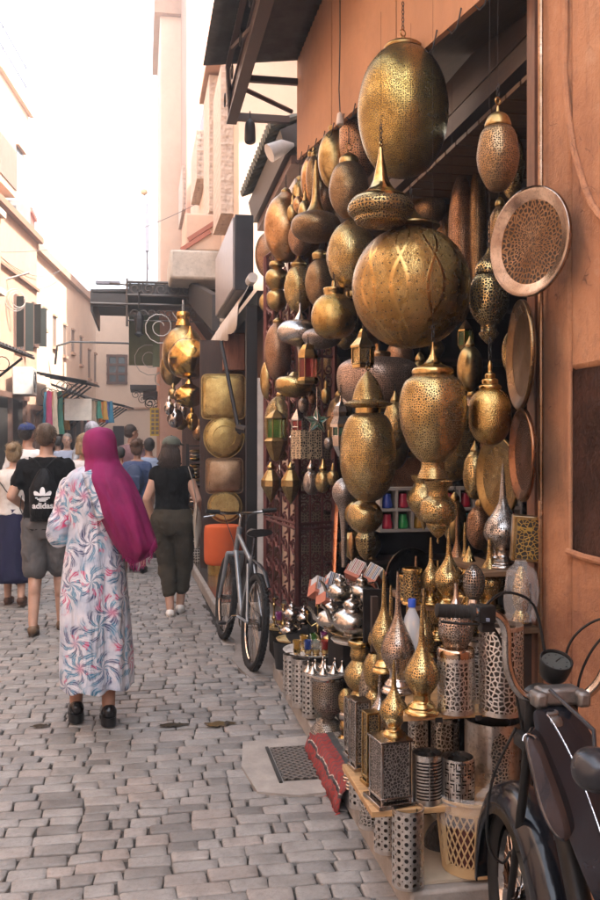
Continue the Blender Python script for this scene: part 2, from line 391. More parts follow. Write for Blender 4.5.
# ------------------------------------------------------------------ right: near shop building
def terra():
    b=NB('terracotta_plaster'); c=b.co(); f=b.noise(c,1.1,6,.68,.6); g=b.noise(c,9,7,.75,.3); h=b.noise(c,60,4,.7); st=b.noise(b.co('Object',(7,7,.6)),2,6,.75,.4)
    k=b.ramp(f,(.30,(.22,.095,.05)),(.45,(.38,.175,.088)),(.56,(.44,.215,.11)),(.72,(.48,.265,.15)))
    k=b.mix(b.math('MULTIPLY',b.step(g,.52,.72),.6),k,(.19,.085,.055)); k=b.mix(b.math('MULTIPLY',b.step(st,.54,.72),.55),k,(.17,.08,.055))
    k=b.mix(b.math('MULTIPLY',b.math('SUBTRACT',1,b.step(g,.28,.42)),.5),k,(.52,.33,.22))
    v=b.n('TexVoronoi',feature='DISTANCE_TO_EDGE'); ds=b.n('VectorMath',operation='ADD'); nn=b.n('TexNoise'); b.l(c,nn.inputs['Vector']); nn.inputs['Scale'].default_value=5; b.l(c,ds.inputs[0]); b.l(nn.outputs['Color'],ds.inputs[1]); b.l(ds.outputs[0],v.inputs['Vector']); v.inputs['Scale'].default_value=1.1
    cr=b.math('MULTIPLY',b.math('SUBTRACT',1,b.step(v.outputs['Distance'],.001,.005)),b.math('MULTIPLY',b.step(g,.50,.60),.5)); k=b.mix(cr,k,(.10,.05,.035))
    hh=b.math('SUBTRACT',b.math('ADD',b.math('MULTIPLY',g,.9),b.math('MULTIPLY',h,.25)),b.math('MULTIPLY',cr,.6))
    return b.fin(k,.85,0,b.bump(b.math('ADD',hh,f),.75,.02))
TERRA=terra()
TERRA2=plaster('terracotta_panel',(.40,.20,.10),.25,.6)
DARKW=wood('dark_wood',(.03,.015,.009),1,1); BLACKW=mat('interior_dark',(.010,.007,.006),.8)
SLAT=wood('ceiling_slats',(.08,.042,.02),1,0)
IRON=mat('black_iron',(.03,.027,.026),.5,.6); STEEL=mat('painted_steel',(.075,.048,.038),.5,.3)
XW=1.42; ZT=3.75
shop=thing('shop_building','terracotta plastered building whose open front is packed with brass lamps','building',(2.6,5.5,0))
def part(n,m,mt,par,**k): return obj(n,m,mt,par,**k)
# near wall with recessed dark panel, wavy moulding
w_=MB(); JY=3.08
# wall with hole: recess y from (px570) .. nearer, z from recess
y0=XW/(S_+(570-300)/900*C_)*(C_-(270/900)*S_)
zr1=P(570,371,dX(570,XW)).z; zr0=P(570,554,dX(570,XW)).z
yn=2.0
w_.b2((XW,y0,0),(XW+.3,JY,9)); w_.b2((XW,-6,0),(XW+.3,yn,9)); w_.b2((XW,yn,0),(XW+.3,y0,zr0)); w_.b2((XW,yn,zr1),(XW+.3,y0,9))
w_.b2((XW+.3,-6,0),(4.6,-5.8,9))
part('wall',w_,TERRA,shop,bevel=.02)
part('recess_panel',MB().b2((XW+.012,yn-.01,zr0-.01),(XW+.06,y0+.01,zr1+.01)),mat('brown_panel',(.040,.018,.012),.6,0,.9,5,.9,.012),shop)
sill=MB(); sill.tube([(XW-.004,yn,zr0+.005),(XW-.004,y0-.1,zr0+.003),(XW-.004,y0+.005,zr0+.008)],.012,8); sill.tube([(XW+.004,y0+.004,zr0),(XW+.004,y0+.007,zr1-.2),(XW+.004,y0+.004,zr1)],.007,8)
part('reveal',sill,TERRA,shop)
mo=MB()
pts=[P(*q,dX(q[0],XW-.006)) for q in ((568,-60),(566,0),(566,40),(565,70),(568,110),(574,150),(584,185),(592,205),(600,216),(612,226))]
mo.tube(pts,.012,8); part('moulding',mo,TERRA,shop)
pp=MB(); ax=XW-.02; yj=2.995+.0
yj=ax/(S_+(541-300)/900*C_)*(C_-(241/900)*S_)
pp.tube([(ax,yj,.1),(ax,yj,3.9)],.009,8); part('pipe',pp,metal('dull_pipe',(.4,.28,.2),rough=.35),shop)
# interior shell
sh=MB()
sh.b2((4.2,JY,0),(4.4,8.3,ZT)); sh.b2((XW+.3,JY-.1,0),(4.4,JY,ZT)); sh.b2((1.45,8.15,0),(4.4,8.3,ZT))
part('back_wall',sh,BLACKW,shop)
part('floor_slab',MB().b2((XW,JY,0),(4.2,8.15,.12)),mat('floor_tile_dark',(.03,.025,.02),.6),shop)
up=MB(); up.b2((XW+.02,JY+.002,4.35),(4.6,8.2,8.4)); up.b2((XW+.3,-5.8,ZT),(4.6,JY,8.4))
part('upper_wall',up,TERRA,shop)
# slatted ceiling
cl=MB()
for i in range(34): 
    y=JY+.02+i*.15; cl.b2((1.5,y,3.02),(4.19,y+.135,3.04))
part('ceiling',cl,SLAT,shop)
cm=MB()
def pline(a,b,X,w,h): 
    p=P(a[0],a[1],dX(a[0],X)); q=P(b[0],b[1],dX(b[0],X)); return p,q
# carved wooden beams over the opening: stepped cornice
for k,(x,z,wx,hz) in enumerate(((1.50,3.10,.10,.10),(1.54,3.24,.16,.10),(1.60,3.38,.22,.12),(1.50,3.56,.1,.16))):
    cm.b2((x,JY+.01,z),(x+wx,8.1,z+hz-.01))
part('beam',cm,DARKW,shop)
jm=MB(); jm.b2((XW-.002,JY+.004,.12),(XW+.12,JY+.07,3.9)); part('door_jamb',jm,wood('jamb_wood',(.16,.075,.045),1,2),shop)
# fascia: two sagging boards
fs=MB(); X=1.27
def fpt(px,py,X=X): return P(px,py,dX(px,X))
A=fpt(297,160); Bq=fpt(480,0); zs=lambda y:A.z+(Bq.z-A.z)*(y-A.y)/(Bq.y-A.y)
for (ya,yb) in ((A.y,A.y-1.35),(A.y-1.37,A.y-2.9),(A.y-2.92,JY-.0)):
    n=8
    for k in range(n):
        y1=ya+(yb-ya)*k/n; y2=ya+(yb-ya)*(k+1)/n
        fs.hexa([(X,y2,zs(y2)),(X+.03,y2,zs(y2)),(X+.03,y1,zs(y1)),(X,y1,zs(y1)),(X,y2,zs(y2)+1.1),(X+.03,y2,zs(y2)+1.1),(X+.03,y1,zs(y1)+1.1),(X,y1,zs(y1)+1.1)])
part('fascia_board',fs,TERRA2,shop)
so=MB(); so.hexa([(X+.035,JY,zs(JY)+.02),(1.75,JY,zs(JY)+.1),(1.75,A.y,zs(A.y)+.1),(X+.035,A.y,zs(A.y)+.02),(X+.035,JY,zs(JY)+.05),(1.75,JY,zs(JY)+.13),(1.75,A.y,zs(A.y)+.13),(X+.035,A.y,zs(A.y)+.05)])
part('soffit',so,wood('soffit_wood',(.07,.042,.02),1,1),shop)
# small wire hooks along the fascia edge
hk=MB()
for k in range(14):
    y=A.y-.25-k*.3; z=zs(y); hk.tube([(X-.004,y,z+.03),(X-.012,y,z-.01),(X-.02,y+.01,z-.05),(X-.035,y+.02,z-.065),(X-.05,y+.03,z-.045)],.0035,5)
part('hook',hk,IRON,shop)
# plinth the stall stands on
tl=MB(); tl.b2((.88,2.86,.0),(XW-.005,6.0,.105)); obj_pl=obj('plinth',tl,CONC2,None,bevel=.012)
tag(obj_pl,'worn concrete plinth edged by the cobbles carrying the lamp display','plinth')
tt=MB(); tt.b2((.925,2.9,.107),(XW-.006,5.95,.118)); obj('tile_top',tt,mat('cream_tile',(.42,.36,.27),.5),obj_pl)

# electric cables and sockets hanging in front of the fascia
for i,(pts,) in enumerate(((((340,-20),(340,40),(339,90),(340,112)),),(((372,-20),(373,12),(373,30)),))):
    c=[P(a,b,dX(340,1.2)-.1*(i+1)) for a,b in pts]; t=thing('hanging_bulb_socket',('black cable with a white socket hanging before the middle of the fascia','short black cable ending in a grey plug beside the largest egg lamp')[i],'cable',c[-1],'cables hanging in front of the fascia')
    obj('cord',MB().tube(c,.004,6),IRON,t); e=c[-1]
    obj('socket',MB().lathe([(0.004,0),(.016,-.01),(.022,-.05),(.024,-.075),(.018,-.08),(0,-.08)],e,12),mat('socket_plastic',(.5,.42,.35) if i==0 else (.3,.28,.26),.4),t)

# ------------------------------------------------------------------ corrugated canopy over the street
t=thing('corrugated_canopy','dark corrugated metal canopy on a steel frame projecting over the street','canopy',(.85,6,4.6))
cz=4.62; cm=MB(); yE=P(203,65,(cz-1.6)*900/375).y; xa=P(203,65,(cz-1.6)*900/375).x
vs=[];nx=9;ny=int((yE-2.7)/.022)
for j in range(ny+1):
    y=2.7+j*.022; 
    for i in range(nx+1):
        x=xa+(1.27-xa)*i/nx; vs.append((x,y,cz+.011*sin(j*pi/2)+.10*i/nx))
fs=[(j*(nx+1)+i,j*(nx+1)+i+1,(j+1)*(nx+1)+i+1,(j+1)*(nx+1)+i) for j in range(ny) for i in range(nx)]
cm.add(vs,fs); ro=obj('roof_sheet',cm,mat('corrugated_dark',(.085,.085,.08),.5,.5,.4,6,.3),t)
so_=ro.modifiers.new('t','SOLIDIFY'); so_.thickness=.004
bm_=MB(); q=P(228,113,8.0); xb=.80; zb=q.z
bm_.b2((xb-.03,2.7,zb-.09),(xb+.03,q.y,zb+.06)); bm_.b2((xb-.045,2.7,zb-.10),(xb+.045,q.y,zb-.085)); bm_.b2((xb-.045,2.7,zb+.055),(xb+.045,q.y,zb+.07))
part('beam',bm_,STEEL,t)
xb2=.70; e=MB(); e.b2((xb2-.02,2.7,zb+.1),(xb2+.02,yE,zb+.15)); part('edge_beam',e,STEEL,t)
cr=MB(); yb=q.y
cr.b2((xb,yb-.03,zb-.06),(1.32,yb+.03,zb-.0)); cr.b2((xb,yE-.03,zb-.0),(1.30,yE+.01,zb+.05)); cr.tube([(xb,yE+.1,zb),(1.3,yE+.45,zb-.05)],.02,6)
cr.tube([(xb2,yE,zb+.12),(xb-.01,yb,zb-.03)],.022,6); cr.tube([(xb,yE-1.0,zb+.02),(xb2,yE-.4,zb+.1)],.02,6)
part('cross_bar',cr,STEEL,t)
h=MB()
for k in range(6):
    y=yb-.35-k*.6; h.ring((xb-.09,y,zb-.02),.055,.005,Matrix.Rotation(pi/2,3,'Z'),14,5)
part('ring_hook',h,IRON,t)
# little hanging lamp on the frame end
c=P(250,118,8.0); t=thing('hanging_lantern','small black lantern hanging from the end bar of the canopy frame','lantern',c)
obj('housing',MB().lathe(smooth([(.003,0),(.03,-.03),(.045,-.06),(.05,-.16),(.045,-.22),(.0,-.235)],3),c,12),IRON,t)
obj('hook',MB().tube([c+Vector((0,0,.06)),c],.006,6),IRON,t)
# ------------------------------------------------------------------ left side buildings
PEACH=plaster('peach_plaster',(.43,.265,.18),.25,.5); PEACH2=plaster('pale_peach_plaster',(.60,.44,.33),.15,.4); ROSE=plaster('rose_plaster',(.50,.29,.21),.3,.5)
SHUT=mat('shutter_paint',(.012,.013,.010),.6); GLS=mat('window_glass',(.05,.055,.06),.1); WFR=mat('window_wood',(.12,.06,.04),.6)
def LP(px,z=None,py=None,off=0):
    """where the ray through column px meets the left facade line (moved off metres into the street)"""
    a=(px-300)/900; dx=S_+a*C_; dy=C_-a*S_; d=(-4.143+off)/(dx-.105*dy); p=Vector((d*dx,d*dy,0))
    p.z = z if z is not None else H+d*(HY-py)/900
    return p
def rotL(): return Matrix.Rotation(-math.atan(.105),3,'Z')
def lbox(m,y0,y1,z0,z1,o0,o1):      # box following the left facade; o = offset toward the street
    m.hexa([(LX(y0)+o0,y0,z0),(LX(y0)+o1,y0,z0),(LX(y1)+o1,y1,z0),(LX(y1)+o0,y1,z0),(LX(y0)+o0,y0,z1),(LX(y0)+o1,y0,z1),(LX(y1)+o1,y1,z1),(LX(y1)+o0,y1,z1)]); return m
yA=LP(37,0).y; yB=LP(100,0).y; zA=LP(20,py=220).z
b=thing('corner_house','orange plastered house at left with dark shutters above the shop awnings','building',(LX(14),14,0))
part('wall',lbox(MB(),-6,yA,0,zA,-5,0),PEACH,b,bevel=.03)
m=lbox(MB(),-6,yA+.1,zA-.12,zA,0,.12); lbox(m,-6,yA,LP(20,py=277).z-.05,LP(20,py=277).z,0,.06); part('cornice',m,mat('clay_trim',(.26,.13,.08),.8),b)
def window(par,y0,y1,z0,z1,mt,fr=WFR,bars=True,shut=False):
    f=part('window',lbox(MB(),y0,y1,z0,z1,.0,.012),mt,par)
    m=MB(); lbox(m,y0-.05,y0,z0-.04,z1+.05,0,.05); lbox(m,y1,y1+.05,z0-.04,z1+.05,0,.05); lbox(m,y0,y1,z1,z1+.05,0,.05); lbox(m,y0,y1,z0-.05,z0,0,.06)
    if bars: lbox(m,(y0+y1)/2-.02,(y0+y1)/2+.02,z0,z1,.012,.03); lbox(m,y0,y1,(z0+z1)/2-.02,(z0+z1)/2+.02,.0125,.028)
    part('frame',m,fr,f)
    if shut:
        for q in (y0-.02,y1+.02):
            s=MB(); c=Vector((LX(q)+.03,q,z0)); dv=Vector((.16,-.12 if q==y0-.02 else .12,0)); s.hexa([c,c+dv,c+dv+Vector((0,.03,0)),c+Vector((0,.03,0))]+[k+Vector((0,0,z1-z0)) for k in (c,c+dv,c+dv+Vector((0,.03,0)),c+Vector((0,.03,0)))])
            part('shutter',s,SHUT,f)
    return f
window(b,LP(14,0).y,LP(22,0).y,LP(16,py=348).z,LP(16,py=298).z,GLS,shut=True)
window(b,LP(32,0).y,LP(36,0).y,LP(34,py=345).z,LP(34,py=306).z,GLS,shut=True)
# bay / balcony at far left edge
y0=LP(-60,0).y;y1=LP(-22,0).y
m=lbox(MB(),y0,y1,LP(0,py=300).z,LP(0,py=236).z,0,.35); part('bay',m,PEACH,b,bevel=.01)
m=lbox(MB(),y0-.1,y1+.05,LP(0,py=302).z-.1,LP(0,py=302).z,0,.42);lbox(m,y0-.1,y1+.05,LP(0,py=236).z,LP(0,py=236).z+.1,0,.42); part('sill',m,PEACH2,b)
b2_=thing('opposite_house','tall peach house across the street from the lamp shop, beside the viewer','building',(LX(2)-1,2,0))
part('wall',lbox(MB(),-9,11.5,0,5.6,-5,-.01),PEACH2,b2_,bevel=.03)
for k in range(4): window(b2_,-4+k*3.6,-3+k*3.6,3.8,5.0,GLS)
part('door',lbox(MB(),3,4.2,0,2.2,0,.02),WFR,b2_)
b3_=thing('added_rear_house','unseen peach house added behind the viewer to cut sky light from the rear','building',(-1,-9,0))  # out of view, added to hold back sky light from the open street behind
part('wall',MB().b2((-6,-9.4,0),(3,-9,6.5)),PEACH2,b3_)
part('door',MB().b2((-2.2,-9,0),(-1,-8.97,2.2)),WFR,b3_)
# taller house set back above it
b=thing('tall_house','tall pale peach house with a railed roof terrace and one slim window at top left','building',(LX(14)-2,14,0))
zt=LP(28,py=118).z+1.3
off=-.75
yT=17.0; 
a=(29-300)/900; dx=S_+a*C_; dy=C_-a*S_
dT=(-4.143+off)/(dx-.105*dy); yT=d_y=dT*dy; zt=H+dT*(HY-112)/900
m=MB(); lbox(m,-2,yT,zA-.2,zt,-5,off); part('wall',m,PEACH2,b,bevel=.03)
m=MB(); lbox(m,yT-9,yT+.06,zt-.12,zt+.02,off,off+.1); part('cornice',m,PEACH2,b)
fx=MB(); lbox(fx,yT-1.25,yT-.7,zt-2.5,zt-1.2,off,off+.012); part('window',fx,GLS,b)
fx=MB(); lbox(fx,yT-1.35,yT-.6,zt-1.2,zt-1.1,off,off+.08); lbox(fx,yT-1.35,yT-.6,zt-2.6,zt-2.5,off,off+.08); part('frame',fx,PEACH,b)
r=MB()
for k in range(70):
    y=yT-.1-k*.12; r.tube([(LX(y)+off-.05,y,zt),(LX(y)+off-.05,y,zt+1.0)],.008,4)
for z in (.1,.55,1.0): r.tube([(LX(yT)+off-.05,yT-.05,zt+z),(LX(yT-8.5)+off-.05,yT-8.5,zt+z)],.015,5)
for k in range(5): y=yT-.06-k*2.1; r.tube([(LX(y)+off-.05,y,zt),(LX(y)+off-.05,y,zt+1.9)],.025,5)
r.tube([(LX(yT)+off-.05,yT-.05,zt+1.9),(LX(yT-8.5)+off-.05,yT-8.5,zt+1.9)],.012,5)
part('railing',r,mat('railing_paint',(.16,.17,.24),.5),b)
fx=MB(); lbox(fx,yT-4.6,yT-3.4,zA+.6,zA+1.7,off,off+.5); part('balcony',fx,PEACH,b)
m=MB(); lbox(m,yT-4.62,yT-3.38,zA+.75,zA+1.5,off+.5,off+.52); part('balcony_screen',m,mat('screen_wood',(.2,.13,.1),.7),b)
# long low building
zB=LP(60,py=258).z; zB=(LP(40,py=236).z+LP(93,py=300).z)/2
b=thing('long_house','long pale peach building with a row of narrow slit windows leading to the end wall','building',(LX(23),23,0))
part('wall',lbox(MB(),yA+.02,yB,0,zB,-5,-.12),PEACH2,b,bevel=.02)
part('cornice',lbox(MB(),yA+.02,yB,zB-.18,zB,-.12,.0),PEACH,b)
for (px,t0,b0) in ((48,308,328),(58,316,346),(68,325,355),(76,330,352),(84,337,364),(92,350,378),(98,354,382)):
    y=LP(px,0).y; z0,z1=LP(px,py=b0).z,LP(px,py=t0).z; wd=.33
    f=part('window',lbox(MB(),y,y+wd,z0,z1,-.12,-.108),mat('slit_window',(.20,.14,.11),.5),b); part('frame',lbox(lbox(MB(),y-.05,y+wd+.05,z0-.07,z0,-.12,-.06),y-.04,y+wd+.04,z1,z1+.05,-.12,-.07),PEACH,f)
# roof blocks and chimney
b=thing('roof_box','small grey box on the roof edge of the corner house','roof box',(LP(40,0)+Vector((-1,0,zA))))
obj('casing',MB().b2((LX(yA)-.75,yA-.9,zA),(LX(yA)-.1,yA-.3,zA+.52)),mat('grey_box',(.22,.2,.19),.6),b)
obj('panel',MB().b2((LX(yA)-.7,yA-.905,zA+.08),(LX(yA)-.3,yA-.899,zA+.42)),mat('dark_panel',(.08,.08,.08),.6),b)
c=LP(53,zB); tag(obj('chimney',MB().b2((c.x-1.5,c.y,zB),(c.x-.5,c.y+.9,zB+.95)).b2((c.x-1.55,c.y-.05,zB+.95),(c.x-.45,c.y+.95,zB+1.05)),mat('red_clay',(.33,.10,.07),.8)),'red clay chimney block standing on the long low roof','chimney')
# end wall
b=thing('end_house','pale peach house closing the street, with one brown six-pane window','building',(0,29.5,0))
YE=29.3; e=lambda px,py: P(px,py,(YE)/(C_-(px-300)/900*S_))
m=MB().b2((LX(YE)-3,YE,0),(6,YE+4,e(120,292).z)); part('wall',m,PEACH2,b)
m=MB().b2((LX(YE)-3,YE-.1,e(120,292).z-.15),(6,YE,e(120,292).z)).b2((LX(YE)-1,YE-.05,e(120,408).z-.03),(6,YE,e(120,408).z+.03)); part('cornice',m,PEACH,b)
wi0,wi1=e(108,383),e(126,356); f=part('window',MB().b2((wi0.x,YE-.02,wi0.z),(wi1.x,YE+.01,wi1.z)),GLS,b)
m=MB(); W_=wi1.x-wi0.x; Hh=wi1.z-wi0.z
for k in range(3): x=wi0.x+W_*k/2; m.b2((x-.04,YE-.06,wi0.z-.04),(x+.04,YE-.021,wi1.z+.04))
for k in range(4): z=wi0.z+Hh*k/3; m.b2((wi0.x-.05,YE-.058,z-.04),(wi1.x+.05,YE-.0225,z+.04))
part('frame',m,WFR,f)
d0,d1=e(113,470),e(124,426); part('door',MB().b2((d0.x,YE-.03,0),(d1.x,YE,d1.z)),mat('dark_door',(.04,.03,.03),.7),b)
# right far tower and walls
b=thing('tall_tower_house','very tall pale building rising on the right behind the ironwork canopy','building',(2.5,26,0))
yt=24.0; e=lambda px,py,Y=yt: P(px,py,Y/(C_-(px-300)/900*S_))
q=e(160,15); part('wall',MB().b2((q.x,yt,0),(7,28,q.z)),PEACH2,b,bevel=.03); part('parapet',MB().b2((q.x-.15,yt-.15,q.z),(7,28,q.z+.5)),PEACH,b)
q2=e(181,20); part('side_wall',MB().b2((q2.x,yt-3,0),(7,yt,q.z+6)),ROSE,b)
# carved bay houses above the far shops
CARV=NB('carved_plaster'); cc=CARV.co(); v1=CARV.vor(cc,9,rnd=.3); v2=CARV.vor(cc,20,rnd=.5); hh=CARV.math('ADD',v1,CARV.math('MULTIPLY',v2,.5))
CARV=CARV.fin(CARV.ramp(hh,(.2,(.22,.16,.13)),(.6,(.5,.4,.32)),(1,(.56,.45,.36))),.85,0,CARV.bump(hh,.8,.04))
b=thing('carved_bay_house','pale house with tall carved plaster window bays above the far brass shop','building',(2.6,15,0))
XF=1.15
part('wall',MB().b2((XF,10.6,2.95),(5,22,7.2)).b2((XF+.27,8.32,0),(5,22,2.949)),PEACH2,b)
def fr(px,py,X=XF): return P(px,py,dX(px,X))
for (p0,p1,t_,b_) in ((193,199,95,205),(206,212,75,230),(216,224,65,235),(180,184,150,190)):
    a_=fr(p1,t_,XF-.12); c_=fr(p0,b_,XF-.12)
    part('pilaster',MB().b2((XF-.16,a_.y,c_.z),(XF,c_.y,min(a_.z,7.1))),CARV,b)
for (p0,p1,t_,b_) in ((199,206,100,205),(212,216,85,225)):
    a_=fr(p1,t_); c_=fr(p0,b_); part('window',MB().b2((XF-.02,a_.y,c_.z),(XF+.01,c_.y,a_.z)),mat('bay_window',(.16,.12,.10),.4),b)
a_=fr(228,66,XF-.4); c_=fr(190,90,XF-.4); part('bay_roof',MB().b2((XF-.22,a_.y,6.95),(XF,c_.y+.6,7.03)),PEACH,b)
part('upper_wall',MB().b2((XF+1.2,9.6,7.2),(5,22,9.5)),PEACH2,b)
# stepped stone corbel
b=thing('stone_corbel','crumbling pale stone corbel jutting out above the ironwork canopy','corbel',fr(200,270,1.0))
c0=P(205,268,13.2); part('block',MB().b2((c0.x-.52,c0.y-.3,c0.z-.22),(1.3,c0.y+1.2,c0.z+.20)),plaster('crumbly',(.55,.50,.43),.6,2),b,bevel=.04)
part('upper_block',MB().b2((c0.x-.3,c0.y-.2,c0.z+.21),(1.3,c0.y+.9,c0.z+.75)),PEACH2,b,bevel=.03)
m=MB(); cA=P(192,262,13.0)
for k in range(5): m.box(cA+Vector((-.05+k*.05,0,.25+k*.06)),(.06,.05,.5),M=Matrix.Rotation(.7,3,'Y'))
m.box(cA+Vector((.05,-.05,.3)),(.5,.05,.06),M=Matrix.Rotation(-.6,3,'Y')); m.box(cA+Vector((.15,-.05,.45)),(.5,.05,.06),M=Matrix.Rotation(-.6,3,'Y'))
tag(obj('wooden_crate',m,mat('red_wood',(.38,.14,.09),.7)),'broken red wooden crate lying on top of the stone corbel','crate')
# tiled lean-to roof with shutter box
b=thing('tiled_eave','small roof of overlapping grey green tiles over a dark shutter box beside the canopy','roof',P(270,170,8.6))
e0=P(284,128,8.35); e1=P(254,196,9.9); m=MB(); n=19
for k in range(n):
    t_=k/(n-1); c=e0.lerp(e1,t_)+Vector((0,0,.02))
    for j in range(3): m.tube([c+Vector((-.14+.17*j,0,.05*j)),c+Vector((.10+.17*j,0,.06*j+.09))],[.056,.045],8,sq=.7)
part('tiles',m,mat('old_tile',(.16,.16,.13),.8,0,.4,10,.4),b)
m=MB(); m.hexa([e0+Vector((-.0,-.1,-.27)),e0+Vector((.5,-.1,-.27)),e1+Vector((.5,.1,-.27)),e1+Vector((-.0,.1,-.27)),e0+Vector((-.05,-.1,-.05)),e0+Vector((.5,-.1,.2)),e1+Vector((.5,.1,.2)),e1+Vector((-.05,.1,-.05))]); 
part('shutter_box',m,mat('grey_metal_box',(.085,.078,.072),.5,.3),b)
part('soffit',MB().hexa([e0+Vector((.05,-.1,-.36)),e0+Vector((.5,-.1,-.36)),e1+Vector((.5,.1,-.36)),e1+Vector((.05,.1,-.36)),e0+Vector((.05,-.1,-.28)),e0+Vector((.5,-.1,-.28)),e1+Vector((.5,.1,-.28)),e1+Vector((.05,.1,-.28))]),WFR,b)
c=P(283,147,8.2); t=thing('floodlight','small white floodlight fixed under the tiled eave','floodlight',c)
obj('lamp_housing',MB().tube([c+Vector((-.13,-.02,-.07)),c,c+Vector((.1,.02,.03))],[.085,.07,.02],12),mat('white_metal',(.6,.58,.55),.4),t)
obj('bracket',MB().tube([c+Vector((.1,.02,.03)),c+Vector((.2,.02,-.1))],.012,6),IRON,t)

# ------------------------------------------------------------------ left awnings and stalls
RUST=mat('rusty_sheet',(.07,.06,.055),.65,.4,.5,6,.4)
def awning(name,label,y0,y1,z0,z1,o1,wavy=True,cat='awning',group=None):
    t=thing(name,label,cat,(LX(y0)+.2,(y0+y1)/2,z0),group)
    m=MB(); n=max(6,int((y1-y0)/.06)); vs=[]
    for i in range(n+1):
        y=y0+(y1-y0)*i/n; w_=.02*sin(i*pi/1.5) if wavy else 0
        for o,z in ((0,z1),(o1,z0)): vs.append((LX(y)+o,y,z+w_))
    m.add(vs,[(2*i,2*i+1,2*i+3,2*i+2) for i in range(n)])
    o=obj('roof_sheet',m,RUST,t); s=o.modifiers.new('t','SOLIDIFY'); s.thickness=.012
    m=MB()
    for k in range(4):
        y=y0+.1+(y1-y0-.2)*k/3; m.tube([(LX(y),y,z0-.75),(LX(y)+o1*.85,y,z0-.04)],.022,6); m.tube([(LX(y),y,z1-.03),(LX(y)+o1,y,z0-.03)],.018,6)
        for j in range(2): m.ring((LX(y)+.25+j*.3,y,z0-.15+j*.02-.12*(1-j)),.11,.008,None,12,5)
    m.tube([(LX(y0)+o1,y0,z0-.03),(LX(y1)+o1,y1,z0-.03)],.02,6); obj('frame',m,IRON,t); return t
awning('corrugated_awning','dark corrugated awning on curled iron brackets under the shuttered windows, nearest of the left row',LP(-40,0,off=1.2).y,LP(47,0,off=1.2).y,LP(30,py=349,off=1.2).z-.0,LP(30,py=349,off=1.2).z+.35,1.0,group='awnings along the left shops')
awning('corrugated_awning','flat dark metal awning on a diagonal strut beyond the corrugated one on the left',LP(33,0).y,LP(47,0).y+.4,LP(70,py=368,off=1.3).z,LP(70,py=368,off=1.3).z+.18,1.05,False,group='awnings along the left shops')
awning('corrugated_awning','narrow dark awning above the far scarf stall near the end wall',LP(80,0).y,LP(93,0).y,LP(105,py=402,off=.9).z,LP(105,py=402,off=.9).z+.25,1.15,False,group='awnings along the left shops')
awning('corrugated_awning','low dark awning above the coloured textiles in the middle of the left row',LP(50,0).y,LP(70,0).y,LP(80,py=396,off=.7).z,LP(80,py=396,off=.7).z+.3,.75,False,group='awnings along the left shops')
def shopfront(label,y0,y1,z1,mt):
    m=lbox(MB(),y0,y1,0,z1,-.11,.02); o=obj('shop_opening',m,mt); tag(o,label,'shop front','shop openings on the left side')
    o2=MB()
    for k in range(4): y=y0+(y1-y0)*k/3; lbox(o2,y-.05,y+.05,0,z1,.02,.09)
    lbox(o2,y0,y1,z1-.1,z1,.09,.14); obj('door_frame',o2,WFR,o)
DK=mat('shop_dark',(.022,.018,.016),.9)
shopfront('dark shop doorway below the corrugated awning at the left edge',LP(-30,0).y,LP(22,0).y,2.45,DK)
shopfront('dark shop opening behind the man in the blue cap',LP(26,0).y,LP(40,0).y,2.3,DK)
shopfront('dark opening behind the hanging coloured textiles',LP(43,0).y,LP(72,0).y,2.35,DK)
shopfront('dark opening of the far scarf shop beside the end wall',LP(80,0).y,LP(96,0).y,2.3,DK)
# hanging scarves
rs=random.Random(5)
cols=[(.45,.05,.04),(.05,.22,.35),(.5,.28,.05),(.06,.25,.18),(.5,.4,.3),(.35,.04,.12),(.04,.08,.25),(.55,.15,.03),(.25,.18,.1)]
def scarves(px0,px1,n,top,bot,lab,off=.35):
    names=['red','teal','amber','green','cream','crimson','navy','orange','brown']
    for k in range(n):
        px=px0+(px1-px0)*k/(n-1); q=LP(px,0,off=off+.08*(k%2)); z1=LP(px,py=top,off=off).z; z0=LP(px,py=bot+rs.uniform(-6,3),off=off).z; wd=.075
        m=MB(); rr=[]
        for i in range(9):
            z=z1+(z0-z1)*i/8; 
            rr.append([Vector((q.x+wd*(.5+.5*i/8)*cos(a*pi/6)*(1+.2*sin(a*2+i)),q.y+.05*sin(a*pi/6)*(1+.3*cos(a*3)),z)) for a in range(12)])
        m.rings(rr); ci=(k*4+int(px0))%9
        tag(obj('hanging_scarf',m,cloth('scarf_%s'%names[ci],cols[ci],None,1,.8)),'%s scarf hanging %s'%(names[ci],lab[k]),'scarf','scarves hanging at the left shops')
ords=['first','second','third','fourth','fifth','sixth','seventh','eighth']
scarves(46,66,8,392,432,['%s from the left under the middle left awning'%o for o in ords])
scarves(90,111,8,402,424,['%s from the left at the far stall by the end wall'%o for o in ords],.8)
c=LP(78,py=410,off=.8); tag(obj('shop_sign',MB().b2((c.x-.28,c.y,c.z-.22),(c.x+.28,c.y+.04,c.z+.24)),mat('sign_white',(.6,.55,.48),.5)),'plain cream sign board hanging between the left awnings','sign')
c=LP(26,py=382,off=.3); t=thing('air_conditioner','grey air conditioner unit under the left awning','air conditioner',c); obj('casing',MB().b2((c.x-.2,c.y-.35,c.z-.25),(c.x+.15,c.y+.35,c.z+.25)),mat('ac_grey',(.4,.38,.35),.5),t,bevel=.02); obj('grille',MB().ring((c.x+.155,c.y,c.z),.18,.012,Matrix.Rotation(pi/2,3,'Z'),16).ring((c.x+.155,c.y,c.z),.1,.012,Matrix.Rotation(pi/2,3,'Z'),16),IRON,t)
